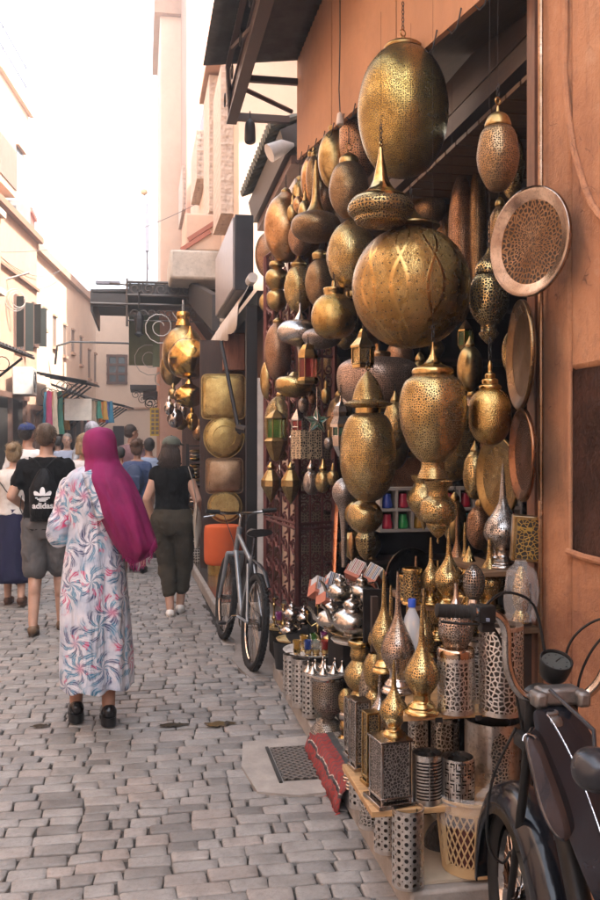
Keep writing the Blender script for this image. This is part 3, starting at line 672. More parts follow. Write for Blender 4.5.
# street lamp with curved arm
c=LP(55,py=362,off=0); e=LP(93,py=342,off=1.9)
t=thing('street_lamp','thin curved arm street lamp reaching out over the left awnings','street lamp',LP(55,py=362))
m=MB(); a0=LP(55,py=364); a1=LP(57,py=346,off=.1); hd=a1+Vector((1.7,.3,.12))
m.tube([a0,a0.lerp(a1,.6),a1,a1+Vector((.3,0,.1)),hd],.025,6); obj('arm',m,IRON,t); obj('lamp_head',MB().ball(hd+Vector((.15,0,0)),(.32,.1,.05)),mat('lamp_head_grey',(.3,.3,.3),.4),t)
# cables across the street
for i,(a,b_,sg,lab) in enumerate(((LP(0,py=252),Vector((1.1,18,6.3)),.25,'upper thin cable strung from the corner house across the street'),(LP(0,py=256),LP(70,py=262,off=.1),.35,'lower sagging cable along the left houses'),(e:=P(110,408,29),P(160,407,24),.1,'thin cable running across the end wall'))):
    m=MB(); m.tube([a.lerp(b_,k/24)-Vector((0,0,sg*4*(k/24)*(1-k/24))) for k in range(25)],.006,4); tag(obj('cable',m,mat('cable_grey',(.12,.1,.1),.6)),lab,'cable','cables strung over the street')
c=LP(15,py=300,off=.15); m=MB()
for k in range(3): m.ring((c.x+.03*k,c.y,c.z),.20-.035*k,.009,Matrix.Rotation(.6,3,'Z'),18)
m.tube([c+Vector((-.2,0,.35)),c+Vector((.25,0,.5))],.02,5); tag(obj('coiled_cable',m,mat('cable_pale',(.3,.25,.22),.6)),'coiled cable bracket hung on the wall beside the dark shutters','cable coil')

# ------------------------------------------------------------------ far right brass shop
b=thing('far_shop','low shop front with tiled step, black post and awning arm beyond the lamp display','shop',(1.2,11,0))
pl=[G(218,612,.12),G(184,556,.12)]
part('step',MB().hexa([(.66,8.15,0),(1.45,8.15,0),(1.45,14.5,0),(.52,14.5,0),(.66,8.15,.115),(1.45,8.15,.115),(1.45,14.5,.115),(.52,14.5,.115)]),CONC2,b,bevel=.01)
part('tile_floor',MB().hexa([(.70,8.18,.117),(1.4,8.18,.117),(1.4,14.4,.117),(.56,14.4,.117),(.70,8.18,.125),(1.4,8.18,.125),(1.4,14.4,.125),(.56,14.4,.125)]),mat('dark_shiny_tile',(.07,.065,.06),.15),b)
dz=8.7; q0=P(246,440,dz); q1=P(257,440,dz); 
part('post',MB().b2((q0.x,q0.y-.03,.12),(q1.x,q0.y+.05,2.9)),IRON,b); q2=P(264,440,dz); part('white_post',MB().b2((q1.x+.002,q0.y-.03,.12),(q2.x,q0.y+.03,2.2)),mat('white_post',(.55,.52,.48),.5),b)
part('back_wall',MB().b2((1.28,9.0,.12),(1.4,14.4,2.95)).b2((.66,14.4,.12),(1.4,14.5,2.95)),wood('shop_back_wood',(.10,.05,.03),1,2),b)
part('lintel',MB().b2((1.12,8.66,2.9),(1.42,14.4,3.05)),IRON,b)
# projecting black sign box
c0=P(235,290,8.9); c1=P(254,214,8.9)
t=thing('sign_box','black and silver box sign projecting high above the white valance','sign',P(240,300,9.2))
far=P(211,290,11.0)
obj('sign_case',MB().hexa([(c0.x,c0.y,c0.z),(c1.x,c0.y,c0.z),(c1.x,11,c0.z),(c0.x-.0,11,c0.z),(c0.x,c0.y,c1.z),(c1.x,c0.y,c1.z),(c1.x,11,c1.z),(c0.x,11,c1.z)]),mat('sign_black',(.035,.035,.04),.45),t,bevel=.01)
obj('sign_face',MB().b2((c0.x-.02,c0.y+.02,c0.z+.03),(c0.x-.002,10.98,c1.z-.03)),mat('brushed_grey',(.34,.31,.30),.4,.6),t)
# white valance with arm
t=thing('valance_awning','white scalloped fabric valance on a rolled awning arm above the gold poufs','awning',P(230,330,9))
aX=c0.x+.02; v0=P(245,290,8.9); v1=P(209,350,11.6)
m=MB(); n=26; vs=[]
ya,yb_=8.75,11.9; zt_=P(246,284,8.9).z
for i in range(n+1):
    y=ya+(yb_-ya)*i/n; vs += [(aX+.12,y,zt_),(aX+.0+.02*sin(i*.9),y,zt_-.22),(aX-.03+.02*sin(i*.9+1),y,zt_-.42-.05*abs(sin(i*.6)))]
m.add(vs,[(3*i+j,3*i+j+1,3*i+j+4,3*i+j+3) for i in range(n) for j in (0,1)]); o=obj('valance',m,cloth('white_canvas',(.62,.56,.50),(.56,.50,.44)),t); s=o.modifiers.new('t','SOLIDIFY'); s.thickness=.004
obj('roller',MB().tube([(aX+.13,ya-.1,zt_+.03),(aX+.13,yb_,zt_+.03)],.05,10),mat('roller_white',(.6,.58,.55),.4),t)
obj('arm',MB().tube([P(221,342,9.6),P(239,432,9.1),P(241,433,9.1)],.022,8).tube([P(238,428,9.1),P(247,430,9.0)],.04,8),IRON,t)
# ironwork canopy
t=thing('ironwork_canopy','dark flat canopy with scrolled wrought iron frieze and green underside boards','canopy',P(150,300,14))
dn=13.6; z0=P(150,304,dn).z; z1=P(150,283,dn).z; xl=P(91,300,dn).x; xm=P(127,300,dn).x; xr=1.3; yn_=P(150,300,dn).y
obj('roof_sheet',MB().hexa([(xl,yn_,z0+.16),(xr,yn_+.0,z0+.24),(xr,yn_+3.2,z0+.24),(xl,yn_+2.6,z0+.16),(xl,yn_,z0+.2),(xr,yn_,z0+.28),(xr,yn_+3.2,z0+.28),(xl,yn_+2.6,z0+.2)]).hexa([(xl,yn_-.02,z0-.12),(xl+.03,yn_-.02,z0-.12),(xl+.03,yn_+2.6,z0-.12),(xl,yn_+2.6,z0-.12),(xl,yn_-.02,z0+.2),(xl+.03,yn_-.02,z0+.2),(xl+.03,yn_+2.6,z0+.2),(xl,yn_+2.6,z0+.2)]),mat('canopy_black',(.05,.045,.042),.5,.4),t)
m=MB(); m.b2((xl,yn_-.04,z0-.06),(xm,yn_-.02,z0+.14)); obj('fascia',m,mat('canopy_black',(.05,.045,.042)),t)
m=MB(); 
for z in (z0-.02,z0+.12,z1): m.tube([(xm if z!=z0-.02 else xl,yn_-.05,z),(xr,yn_-.05,z)],.022,6)
m.tube([(xm,yn_-.05,z0-.35),(xm,yn_-.05,z1+.05)],.02,6)
def scroll(m,c,R,turn,r=.011,M=None,fl=1,ph=0):
    pts=[]
    for i in range(26):
        a=ph+i/25*turn*2*pi; rr=R*(1-.8*i/25); q=Vector((fl*rr*cos(a),0,rr*sin(a))); pts.append((M@q if M else q)+Vector(c))
    m.tube(pts,r,5)
nsc=5
for k in range(nsc):
    x=xm+.12+(P(192,300,dn).x-xm)*k/nsc; scroll(m,(x,yn_-.05,(z0+.12+z1)/2),.12,1.6,.012,fl=1 if k%2 else -1,ph=pi/2*(k%2))
for k in range(9):
    x=xm+.1+k*.13; scroll(m,(x,yn_-.05,z0-.16),.07,1.2,.008)
m.tube([(xm,yn_-.05,z0-.26),(xm+1.2,yn_-.05,z0-.26)],.012,5)
obj('iron_frieze',m,mat('iron_brown',(.10,.085,.075),.5,.5),t)
GRN=mat('green_board',(.17,.21,.13),.7)
obj('side_sheet',MB().hexa([(1.30,yn_,z0-.75),(1.33,yn_,z0-.75),(1.33,yn_+2.6,z0-.75),(1.30,yn_+2.6,z0-.75),(P(187,300,dn).x,yn_,z0+.1),(P(187,300,dn).x+.1,yn_,z0+.12),(P(187,300,dn).x+.1,yn_+2.6,z0+.12),(P(187,300,dn).x,yn_+2.6,z0+.1)]),mat('canopy_black',(.05,.045,.042)),t)
obj('backing_board',MB().b2((xm-.0,yn_+2.2,z0-.75),(xm+.75,yn_+2.25,z0+.14)),GRN,t); obj('backing_board',MB().b2((xm+.4,yn_+1.2,z0-.85),(xm+1.0,yn_+1.25,z0-.1)),GRN,t)
obj('side_fascia',MB().hexa([(P(188,300,dn).x,yn_-.3,z0-.02),(P(212,340,11.8).x,P(212,340,11.8).y,z0-.62),(P(212,340,11.8).x+.1,P(212,340,11.8).y,z0-.62),(P(188,300,dn).x+.1,yn_-.3,z0-.02),(P(188,300,dn).x,yn_-.3,z0+.30),(P(212,340,11.8).x,P(212,340,11.8).y,z0-.15),(P(212,340,11.8).x+.1,P(212,340,11.8).y,z0-.15),(P(188,300,dn).x+.1,yn_-.3,z0+.30)]),mat('canopy_black',(.05,.045,.042)),t)
obj('mesh_screen',MB().b2((xm+.02,yn_-.03,z0+.14),(P(187,300,dn).x,yn_-.015,z1-.02)),mat('canopy_black',(.05,.045,.042)),t)
c=P(139,322,13.4); t=thing('street_lantern','dark iron lantern hanging below the ironwork canopy corner','lantern',c)
obj('housing',MB().lathe([(.0,.16),(.02,.14),(.065,.09),(.07,.04),(.05,-.15),(.075,-.18),(.0,-.23)],c,6),IRON,t,flat=True); obj('hook',MB().tube([c+Vector((0,0,.2)),c+Vector((0,0,.45))],.015,6),IRON,t)
# white scroll bracket signs
for i,(px,py,R,d,lab) in enumerate(((160,327,.33,13.0,'large white wrought iron scroll bracket beside the brass lamp cluster'),(150,358,.40,15.,'lower pale iron scroll bracket left of the brass lamp cluster'))):
    c=P(px,py,d); m=MB(); scroll(m,c,R*.85,2.1,.008,ph=2.2,fl=-1); m.tube([c+Vector((R,0,-.4)),c+Vector((R,0,.4))],.016,6); scroll(m,c+Vector((R*.5,0,-R*.9)),R*.4,1.5,.012)
    tag(obj('scroll_bracket',m,mat('white_iron',(.42,.40,.37),.5)),lab,'bracket','white iron scroll brackets')
# further small dark awning with ironwork
for (x0,x1,py,d,lab) in ((130,158,387,19,'farther small black canopy with curled iron brackets near the yellow rack'),(143,160,394,16.5,'small black canopy half hidden behind the yellow rack')):
    a_=P(x0,py,d); b_=P(x1+6,py,d); t=thing('small_canopy',lab,'canopy',a_,'small black canopies on the right')
    obj('roof_sheet',MB().b2((a_.x,a_.y,a_.z-.04),(1.2,a_.y+1.5,a_.z+.05)),mat('canopy_black',(.05,.045,.042)),t); m=MB()
    for k in range(5): scroll(m,(a_.x+.12+.14*k,a_.y,a_.z-.16-.10*k),.10,1.5,.009,ph=k)
    obj('iron_bracket',m,IRON,t)
# satellite dish, masts
c=P(147,205,21); t=thing('rooftop_mast','dark thin mast with small box rising behind the ironwork canopy','mast',P(147,282,21))
obj('pole',MB().tube([P(147,290,21),P(147,203,21)],.03,6),mat('mast_grey',(.2,.2,.24),.5),t); obj('box',MB().box(P(147,232,21),(.1,.1,.9)),mat('mast_grey',(.2,.2,.24)),t)
c=P(144,192,22); t=thing('rooftop_lamp','small orange floodlight on a thin rod high above the ironwork canopy','lamp',c); obj('lamp_head',MB().ball(c,(.09,.07,.08)),mat('lamp_orange',(.5,.35,.2),.5),t); obj('rod',MB().tube([c,c+Vector((.1,0,-1.9))],.012,5),mat('mast_grey',(.2,.2,.24)),t)
t=thing('antenna_panel','thin grey flat antenna sticking out above the ironwork canopy','antenna',P(115,283,15)); obj('panel',MB().box(P(108,283,15),(.4,.15,.05)),mat('mast_grey',(.2,.2,.24)),t); obj('arm',MB().tube([P(108,283,15),P(128,285,14.4)],.015,5),IRON,t)
# yellow postcard rack
c=P(154,436,15); t=thing('postcard_rack','yellow rack of small framed cards hanging on the far right corner','rack',P(154,440,15)); hgt=.012
w0=P(150,408,15);w1=P(159,436,15); obj('board',MB().b2((w0.x,w0.y,w1.z),(w1.x,w0.y+.05,w0.z)),mat('yellow_card',(.55,.38,.04),.6),t)
m=MB()
for i in range(2):
    for j in range(6): x=w0.x+.02+i*.07; z=w1.z+.03+j*(w0.z-w1.z-.04)/6; m.b2((x,w0.y-.01,z),(x+.05,w0.y,z+.05))
obj('card',m,mat('card_dark',(.15,.12,.1),.5),t)
b=thing('corner_pillar','rose plastered wall corner behind the hanging brass lamp cluster','wall',P(165,470,14.6))
q=P(160,440,14.6); part('wall',MB().b2((q.x,q.y,0),(1.3,q.y+3,3.7)),ROSE,b)
# ------------------------------------------------------------------ lathe lamps drawn as (half width, y) in photo pixels and built at their real distance
def lprof(pts,d,k=4): 
    s=d/900; return smooth([(p[0]*s,H+s*(HY-p[1]))+((1,) if len(p)>2 else ()) for p in pts],k)
def chain(m,a,b,link=.022,r=.0022):
    a=Vector(a);b=Vector(b);L=(b-a).length;n=max(1,int(L/(link*.8)))
    if n>40: m.tube([a,b],r,5); return
    for i in range(n):
        c=a.lerp(b,(i+.5)/n); m.ring(c,link/2,r,Matrix.Rotation(pi/2*(i%2)+.4,3,'Z'),8,4,.55,1)
def lamp(label,cx,X,pieces,group=None,hook=None,ring=None,top=None,name='brass_lamp',cat='lamp',n=40,d=None,wire=True,base=None,mod=None,lean=None):
    """pieces: (part name, material, [(half width px, y px)...]); hook: y px where the chain ends"""
    d=d or dX(cx,X); s=d/900
    ys=[p[1] for q in pieces for p in q[2]]; c=P(cx,max(ys),d); t=thing(name,label,cat,c,group); xy=P(cx,440,d); xy.z=0
    for q in pieces:
        m=MB(); m.lathe(lprof(q[2],d,q[3] if len(q)>3 else 4),xy,n if len(q)<5 else q[4],mod=q[5] if len(q)>5 else None)
        o=obj(q[0],m,q[1],t,flat=(len(q)>4 and q[4]<=12))
    if ring:
        m=MB(); R,y=ring; zc=H+s*(HY-y); m.ring((xy.x,xy.y,zc),R*s,.0035 if s>.004 else .003,Matrix.Rotation(.5,3,'Z'),12,6); obj('hanging_ring',m,metal('ring_brass',BR2),t)
    if hook is not None:
        yt=(ring[1]-ring[0]) if ring else min(ys); a=Vector((xy.x,xy.y,H+s*(HY-yt))); b=Vector((xy.x,xy.y,H+s*(HY-hook)))
        m=MB(); chain(m,a,b)
        if wire and b.z<3.3: m.tube([b,Vector((b.x+.0,b.y,3.35))],.0006,4)
        obj('chain',m,IRON,t)
    return t
M=metal
bHAM=M('aged_brass_hammered',BR,'fine',1.,.36); bPLA=M('polished_brass',BR,'plain',1,.25); bOLD=M('old_brass',BR2,'plain',1,.38)
bDOT=M('brass_punched',BR,'dots',1.7,.3); bFIN=M('brass_fine_punched',BR,'fine',1.,.32); bNET=M('brass_network',BR,'net',1.,.3); bWEB=M('brass_cutwork',BR,'web',1.,.3)
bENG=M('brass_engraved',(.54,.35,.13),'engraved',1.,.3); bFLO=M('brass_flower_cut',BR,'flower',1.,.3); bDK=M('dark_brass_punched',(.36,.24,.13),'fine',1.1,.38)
cPL=M('copper_plain',CU,'plain',1,.35); cFI=M('copper_punched',(.45,.27,.17),'fine',1,.4); cDOT=M('copper_dots',(.46,.28,.18),'dots',1,.38); sPL=M('silver_plain',SV,'plain',1,.22,tint=(.4,.36,.33)); sFI=M('silver_punched',(.50,.44,.40),'fine',1,.35,tint=(.33,.26,.22))
sDOT=M('silver_dots',SV,'dots',1.7,.3,tint=(.4,.36,.33)); rPL=M('rose_metal',RG,'fine',.8,.42,tint=(.42,.30,.24)); bHM=M('brass_hammered',BR,'hammer',1,.25); sHM=M('silver_hammered',SV,'hammer',1,.25,tint=(.42,.38,.35))
bROL=M('antique_brass_dimpled',(.55,.38,.14),'hammer',2.,.3)
GH='brass lamps hanging in front of the shop'
def egg(w,t,b,p=.5,fl=0.): # generic body: half width w, top t, bottom b, widest at fraction p
    out=[]; n=9
    for i in range(n+1):
        u=(1-cos(i/n*pi))/2; uu=u**(math.log(.5)/math.log(p)); r=w*(4*uu*(1-uu))**.5
        if i==0: r=max(w*.25,r)
        if i==n: r=fl
        out.append((r,t+(b-t)*u))
    return out
# 1 big egg
big=[(15,49),(24,54),(34,66),(41,82),(45,103),(45,120),(42,137),(37,152),(29,165),(19,173),(8,177),(.1,178)]
lamp('largest egg shaped brass lamp hanging highest below the fascia',403,1.20,[('body',M('brass_egg_worn',(.50,.36,.12),'fine',1.1,.34),big),('cap',bOLD,[(1,37),(3,38),(3,41),(8,42),(15,44),(19,47),(19,50,1),(16,51)])],GH,hook=2,ring=(3.4,33),n=56)
# 2 big globe
lamp('largest round brass globe engraved with interlaced arches',411,1.12,[('body',bENG,egg(59,226,349,.5)),('cap',bOLD,[(1,200),(3,206),(7,214),(14,220),(27,224),(29,227,1),(16,229)])],GH,hook=188,n=64)
lamp('brass saucer lamp with tall pointed cone spire above the largest globe',381,.97,[('body',bFLO,[(30,201),(33,206),(33,212),(30,216,1),(27,218),(25,223),(14,227),(.1,228)]),('spire',bPLA,[(.6,146),(2,149),(3.2,158),(5.5,170),(8.5,182),(15,191),(26,197),(30,201)])],GH,hook=124,ring=(2,144),n=48)
lamp('small dark egg shaped lamp just left of the largest egg',349,1.24,[('body',bDK,[(9,163),(15,169),(19,181),(20,193),(17,205),(12,213),(6,218),(.1,219)]),('cap',bOLD,[(1,152),(4,154),(9,158),(10,162),(10,164)])],GH,hook=128,ring=(3.5,147))
lamp('tall copper egg lamp with orange rim half behind the largest egg',360,1.42,[('body',cDOT,[(8,101),(15,108),(20,124),(21,143),(19,158),(14,170),(7,178),(.1,179)]),('cap',M('copper_bright',(.62,.24,.12),'plain',1,.3),[(7,95),(9,95),(9,101),(8,102)])],GH,hook=80)
lamp('round aged brass globe behind the small dark egg lamp',335,1.30,[('body',bOLD,egg(17,129,190,.5)),('cap',bOLD,[(3,124),(7,127),(6,131)])],GH,hook=110)
lamp('narrow copper egg lamp far up the row beside the saucer spire',312,1.30,[('body',cPL,egg(11,155,206,.5)),('cap',bOLD,[(2,150),(5,153),(4,157)])],GH,hook=140)
lamp('small brass egg high at the far end under the fascia corner',300,1.36,[('body',bOLD,egg(9,180,216,.5)),('cap',bOLD,[(2,176),(4,178),(4,182)])],GH,hook=165)
lamp('brown brass saucer lamp with long cone spire in the middle of the row',316,1.16,[('body',bDK,[(8,212),(18,215),(24,221),(25,229),(21,236),(12,241),(.1,243)]),('spire',bOLD,[(.7,160),(2.2,170),(3.5,186),(5,202),(10,212),(14,214)])],GH,hook=148,n=40)
lamp('big smooth copper brown disc shaped lamp at the left of the row',286,1.18,[('body',cPL,egg(22,193,263,.5)),('cap',bOLD,[(2,188),(5,191),(4,195)])],GH,hook=175,n=40)
lamp('dull brown globe tucked below the copper disc lamp',268,1.24,[('body',cFI,egg(13,232,278,.5)),('neck',bOLD,[(3,226),(3,233)])],GH,hook=205)
lamp('wide brown globe behind the small saucer spire',303,1.34,[('body',cFI,egg(22,224,264,.5)),('cap',bOLD,[(2,219),(5,223),(4,226)])],GH,hook=200)
lamp('finely punched gold globe left of the largest engraved globe',352,1.26,[('body',bFIN,egg(25,220,293,.5)),('foot',bOLD,[(6,290),(6,297),(3,298)])],GH,hook=200,n=44)
lamp('punched globe with spiral cap in the second row',299,1.24,[('body',bFIN,egg(15,264,313,.5)),('cap',bOLD,[(.8,242),(1.5,256),(5,261),(8,264),(7,267)])],GH,hook=225)
lamp('plain brown globe between two punched globes',320,1.34,[('body',bDK,egg(15,258,308,.5)),('cap',bOLD,[(3,250),(8,254),(7,260)])],GH,hook=230)
lamp('shiny round brass pot lamp with a short collar',334,1.14,[('body',bROL,[(9,295),(14,297),(20,304),(23,315),(22,325),(17,334),(9,338),(.1,339)]),('collar',bPLA,[(2,281),(2.5,287),(3,288),(10,288),(11,290),(10,294),(10,297)])],GH,hook=268,n=44)
lamp('silver dimpled saucer lamp with a thin spire and down pointing spike',300,1.20,[('body',sHM,[(6,320),(16,322),(22,328),(23,334),(19,341),(9,345),(3,348),(1.5,365),(.6,381)]),('spire',sPL,[(.6,303),(1.5,311),(5,318),(8,322)])],GH,hook=290)
lamp('flat silver saucer lamp half behind the shiny brass pot',322,1.30,[('body',sFI,[(4,328),(14,330),(20,336),(17,343),(8,348),(.1,349)]),('collar',sPL,[(3,324),(4,329)])],GH,hook=300)
lamp('rough copper egg lamp at the left edge beside the iron grille',278,1.14,[('body',cFI,egg(14,322,381,.5)),('cap',bOLD,[(2,318),(5,321),(4,324)])],GH,hook=300)
lamp('gold flat saucer lamp below the silver spike',295,1.16,[('body',bHM,[(8,376),(17,378),(20,384),(18,391),(10,396),(.1,398)]),('collar',bPLA,[(3,372),(7,376),(8,377)])],GH,hook=360)
lamp('large egg of matt gold hanging low by the iron grille',281,1.20,[('body',bFLO,egg(17,396,461,.45)),('cap',bPLA,[(2,391),(5,394),(4,398)])],GH,hook=380,n=40)
lamp('wide flat rose silver drum lamp behind the hat shaped cap',378,1.46,[('body',rPL,[(12,358),(27,359),(37,364),(41,372),(41,384),(38,394),(30,402),(16,406),(.1,407)]),('collar',cPL,[(3,344),(3,351),(12,352),(12,358)])],GH,hook=320,n=48)
lamp('brass lamp with wide brimmed hat cap over a punched egg body',368,1.05,[('body',bFIN,[(13,413),(20,418),(26,433),(28,450),(28,465),(25,480),(19,492),(10,500),(.1,502)]),('neck',bPLA,[(13,404),(13,413)]),('cap',bFIN,[(1,371),(4,374),(10,382),(14,392),(16,400,1),(24,403),(24,405,1),(17,407),(13,408)])],GH,hook=350,ring=(2.4,368),n=48)
lamp('brass lamp with smooth cone cap over a heavily pierced egg body and flared foot',433,1.03,[('body',bDOT,[(19,375),(28,382),(33,396),(34,412),(31,430),(25,446),(18,456),(12,462,1),(12,468),(15,476),(14,479),(.1,479)]),('cap',bPLA,[(.8,342),(1.5,350),(4,357),(10,364),(19,368),(21,371),(21,374,1),(20,376)])],GH,hook=326,n=48)
lamp('large finely pierced gold globe behind the cone capped lamp',452,1.50,[('body',bFIN,egg(28,398,482,.5)),('cap',bOLD,[(2,392),(6,396),(5,400)])],GH,hook=370,n=44)
lamp('smooth brass globe with stepped turned cap near the oval trays',490,1.24,[('body',bROL,[(9,389),(15,393),(20,402),(21,415),(20,428),(15,438),(8,444),(.1,446)]),('cap',bPLA,[(1,361),(2,366),(2,372),(5,374),(5,378,1),(8,380),(8,384,1),(11,386),(11,389,1),(9,391)])],GH,hook=338,n=44)
lamp('dark pierced egg lamp with domed cap hanging before the wooden beams',498,1.20,[('body',bDK,[(12,127),(17,133),(20,146),(21,158),(19,170),(14,182),(8,190),(.1,192)]),('cap',bOLD,[(1,106),(2,112),(5,113),(10,117),(13,124),(13,127),(11,128)])],GH,hook=84,ring=(3.6,101),n=44)
lamp('cutwork brass lamp with bell shaped top behind the round tray',489,1.46,[('body',bWEB,[(14,276),(18,283),(20,296),(19,308),(13,320),(8,325,1),(8,331),(10,334),(4,342),(.1,345)]),('cap',bWEB,[(1,248),(3,253),(7,258),(12,264),(14,270),(14,274,1),(12,276)])],GH,hook=220,n=40)
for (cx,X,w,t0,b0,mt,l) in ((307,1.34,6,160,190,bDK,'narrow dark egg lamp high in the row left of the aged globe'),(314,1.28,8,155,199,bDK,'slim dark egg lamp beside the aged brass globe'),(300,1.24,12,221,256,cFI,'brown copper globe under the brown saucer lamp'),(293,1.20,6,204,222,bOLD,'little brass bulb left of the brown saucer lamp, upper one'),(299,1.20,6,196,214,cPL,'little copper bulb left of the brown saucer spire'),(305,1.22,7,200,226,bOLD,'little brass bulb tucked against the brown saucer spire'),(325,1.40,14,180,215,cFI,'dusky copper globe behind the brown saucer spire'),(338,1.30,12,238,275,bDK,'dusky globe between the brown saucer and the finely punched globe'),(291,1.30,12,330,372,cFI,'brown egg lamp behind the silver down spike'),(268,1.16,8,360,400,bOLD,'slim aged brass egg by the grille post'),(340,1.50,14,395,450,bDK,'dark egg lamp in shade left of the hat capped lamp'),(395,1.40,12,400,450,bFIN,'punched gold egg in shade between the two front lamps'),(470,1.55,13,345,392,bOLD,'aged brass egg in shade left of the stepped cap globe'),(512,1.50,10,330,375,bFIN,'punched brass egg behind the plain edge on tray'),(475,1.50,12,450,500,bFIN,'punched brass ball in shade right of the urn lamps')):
    lamp(l,cx,X,[('body',mt,egg(w,t0,b0,.5)),('cap',bOLD,[(.8,t0-9),(1.6,t0-6),(w*.3,t0-2),(w*.38,t0),(w*.35,t0+2)])],GH,hook=t0-16,n=32,wire=False)
rz_=random.Random(31)
SM=[(266,423,5,14),(272,352,6,20),(288,408,5,16),(303,398,5,15),(312,392,4,12),(326,388,5,16),(333,470,6,16),(300,470,5,14),(343,440,6,18),(336,410,5,14),(288,430,5,14),(329,437,5,13),(310,440,5,12),(347,396,6,16)]
on=['first','second','third','fourth','fifth','sixth','seventh','eighth','ninth','tenth','eleventh','twelfth','thirteenth','fourteenth']
for i,(cx,t0,w,h_) in enumerate(sorted(SM)):
    mt=[bOLD,sFI,bDOT,cFI][i%4]; lamp('small %s drop lamp, %s from the left among the little lamps by the grille'%(['brass','silver','pierced gold','copper'][i%4],on[i]),cx,1.26+.02*(i%5),[('body',mt,egg(w,t0,t0+h_,.45)),('cap',bOLD,[(.7,t0-7),(1.3,t0-5),(w*.3,t0-1),(w*.35,t0+1)])],'little drop lamps by the grille',hook=t0-12,n=20,wire=False)
# gourd chain lamps at left
lamp('double gourd brass lamp of two stacked bulbs beside the grille',277,1.12,[('upper_bulb',bOLD,[(7,262),(8,266),(5,268),(10,272),(12,279),(9,286),(6,290)]),('lower_bulb',bOLD,[(6,290),(10,294),(10,302),(7,308),(2,311),(.1,312)])],GH,hook=235)
lamp('upper brass bulb lamp half hidden at the row start by the white sheet',268,1.2,[('body',bOLD,egg(9,292,313,.5)),('neck',bOLD,[(2,286),(2,293)])],GH,hook=270)
# small round ones
lamp('small punched brass globe hanging under the hat capped lamp',365,1.06,[('body',bDOT,egg(18,499,534,.5)),('collar',bPLA,[(6,498),(7,501)])],GH,hook=486,wire=False,n=36)
lamp('small rose globe half behind the punched brass globe',353,1.18,[('body',bOLD,egg(10,498,526,.5)),('collar',bOLD,[(3,496),(4,499)])],GH,hook=484,wire=False)
for (cx,lab,mt) in ((366,'faceted gold teardrop lamp hanging under the small punched globe',bFLO),(352,'dull faceted teardrop lamp beside the faceted gold teardrop',bOLD)):
    lamp(lab,cx,1.14 if cx==366 else 1.22,[('body',mt,[(8,532),(11,538),(10,548),(6,556),(.1,561)],1,8)],GH,hook=526,wire=False)
lamp('brass urn lamp with flared rim hanging in front of the cup rack',438,1.12,[('body',bFIN,[(14,481),(13,484),(10,490),(10,496,1),(17,502),(19,511),(17,519),(12,523,1),(11,527),(4,536),(1,538),(1,542),(.1,544)])],GH,hook=478,wire=False)
lamp('second brass urn lamp half behind the first urn lamp',424,1.26,[('body',bDOT,[(13,475),(12,479),(10,484),(16,494),(17,502),(12,511,1),(5,520),(.1,531)])],GH,hook=460,wire=False)
m=MB(); t_=None
for (cx,w,t,b,lab,mt,X) in ((271,10,462,503,'left of two faceted gold teardrops hanging before the red grille',bOLD,1.12),(291,10,462,505,'right of two faceted gold teardrops hanging before the red grille',bOLD,1.16)):
    lamp(lab,cx,X,[('body',mt,[(4,t+8),(w,t+18),(w,t+24),(4,b-6),(.1,b)],1,8),('cap',bPLA,[(1,t),(2,t+2),(4,t+5),(3,t+8)])],GH,hook=t-8,wire=False)
lamp('small silver ball lamp between the gold teardrops and the star',311,1.22,[('body',sFI,egg(8,470,495,.5)),('cap',sPL,[(.7,460),(2,464),(4,468),(3,471)])],GH,hook=440,wire=False)
lamp('small gold ball lamp right of the small silver ball',323,1.22,[('body',bDOT,egg(8,470,493,.5)),('cap',bPLA,[(.7,459),(2,464),(4,468),(3,471)])],GH,hook=440,wire=False)
lamp('small brass ball lamp peeking between the two gold teardrops',281,1.3,[('body',sPL,egg(6,464,486,.5))],GH,hook=450,wire=False)
# tapering silver horn lamp
lamp('silver horn shaped lamp tapering down to a long thin tail',344,1.13,[('body',sFI,[(3,478),(9,483),(12,490),(11,498),(6,508),(4,520),(3,540),(2.4,567)])],GH,hook=470,wire=False)
lamp('thin copper spindle lamp hanging above the silver horn',352,1.2,[('body',cPL,[(1,532),(3,538),(4,546),(2,556),(.1,562)])],GH,hook=525,wire=False)
# lanterns with coloured glass
GG=glass('green_glass',(.06,.22,.03)); RGl=glass('red_glass',(.35,.02,.02)); BG=glass('blue_glass',(.03,.08,.35)); PG=glass('purple_glass',(.28,.03,.22)); YG=glass('amber_glass',(.45,.25,.02)); CG=glass('clear_glass',(.55,.58,.55),.05,.35); TG=glass('teal_glass',(.05,.25,.16))
def panes(t,cx,d,w,y0,y1,n,mt,fm,k=.93,ph=.3):
    s=d/900; c=P(cx,440,d); z0=H+s*(HY-y1); z1=H+s*(HY-y0); m=MB(); m.lathe([(w*s*k,z1),(w*s*k,z0)],(c.x,c.y,0),n,M=Matrix.Rotation(ph,3,'Z')); obj('glass',m,mt,t,flat=True)
    m=MB()
    for i in range(n):
        a=ph+2*pi*i/n; q=Vector((c.x+w*s*cos(a),c.y+w*s*sin(a),0)); m.tube([q+Vector((0,0,z0)),q+Vector((0,0,z1))],.0045,5)
    for z in (z0,z1,(z0+z1)/2 if n<5 else z0): m.tube([Vector((c.x+w*s*cos(ph+2*pi*i/n),c.y+w*s*sin(ph+2*pi*i/n),z)) for i in range(n)],.0045,5,closed=True)
    obj('frame',m,fm,t)
def lantern(lab,cx,X,roof,gl,bot,w,mt,gm,n=6,hook=None,name='glass_lantern'):
    d=dX(cx,X); pc=[('roof',mt,roof,1,n)]
    if bot: pc.append(('base',mt,bot,1,n))
    t=lamp(lab,cx,X,pc,'small lanterns with coloured glass',hook=hook,name=name,cat='lantern',wire=False); panes(t,cx,d,w,gl[0],gl[1],n,gm,mt,ph=0); return t
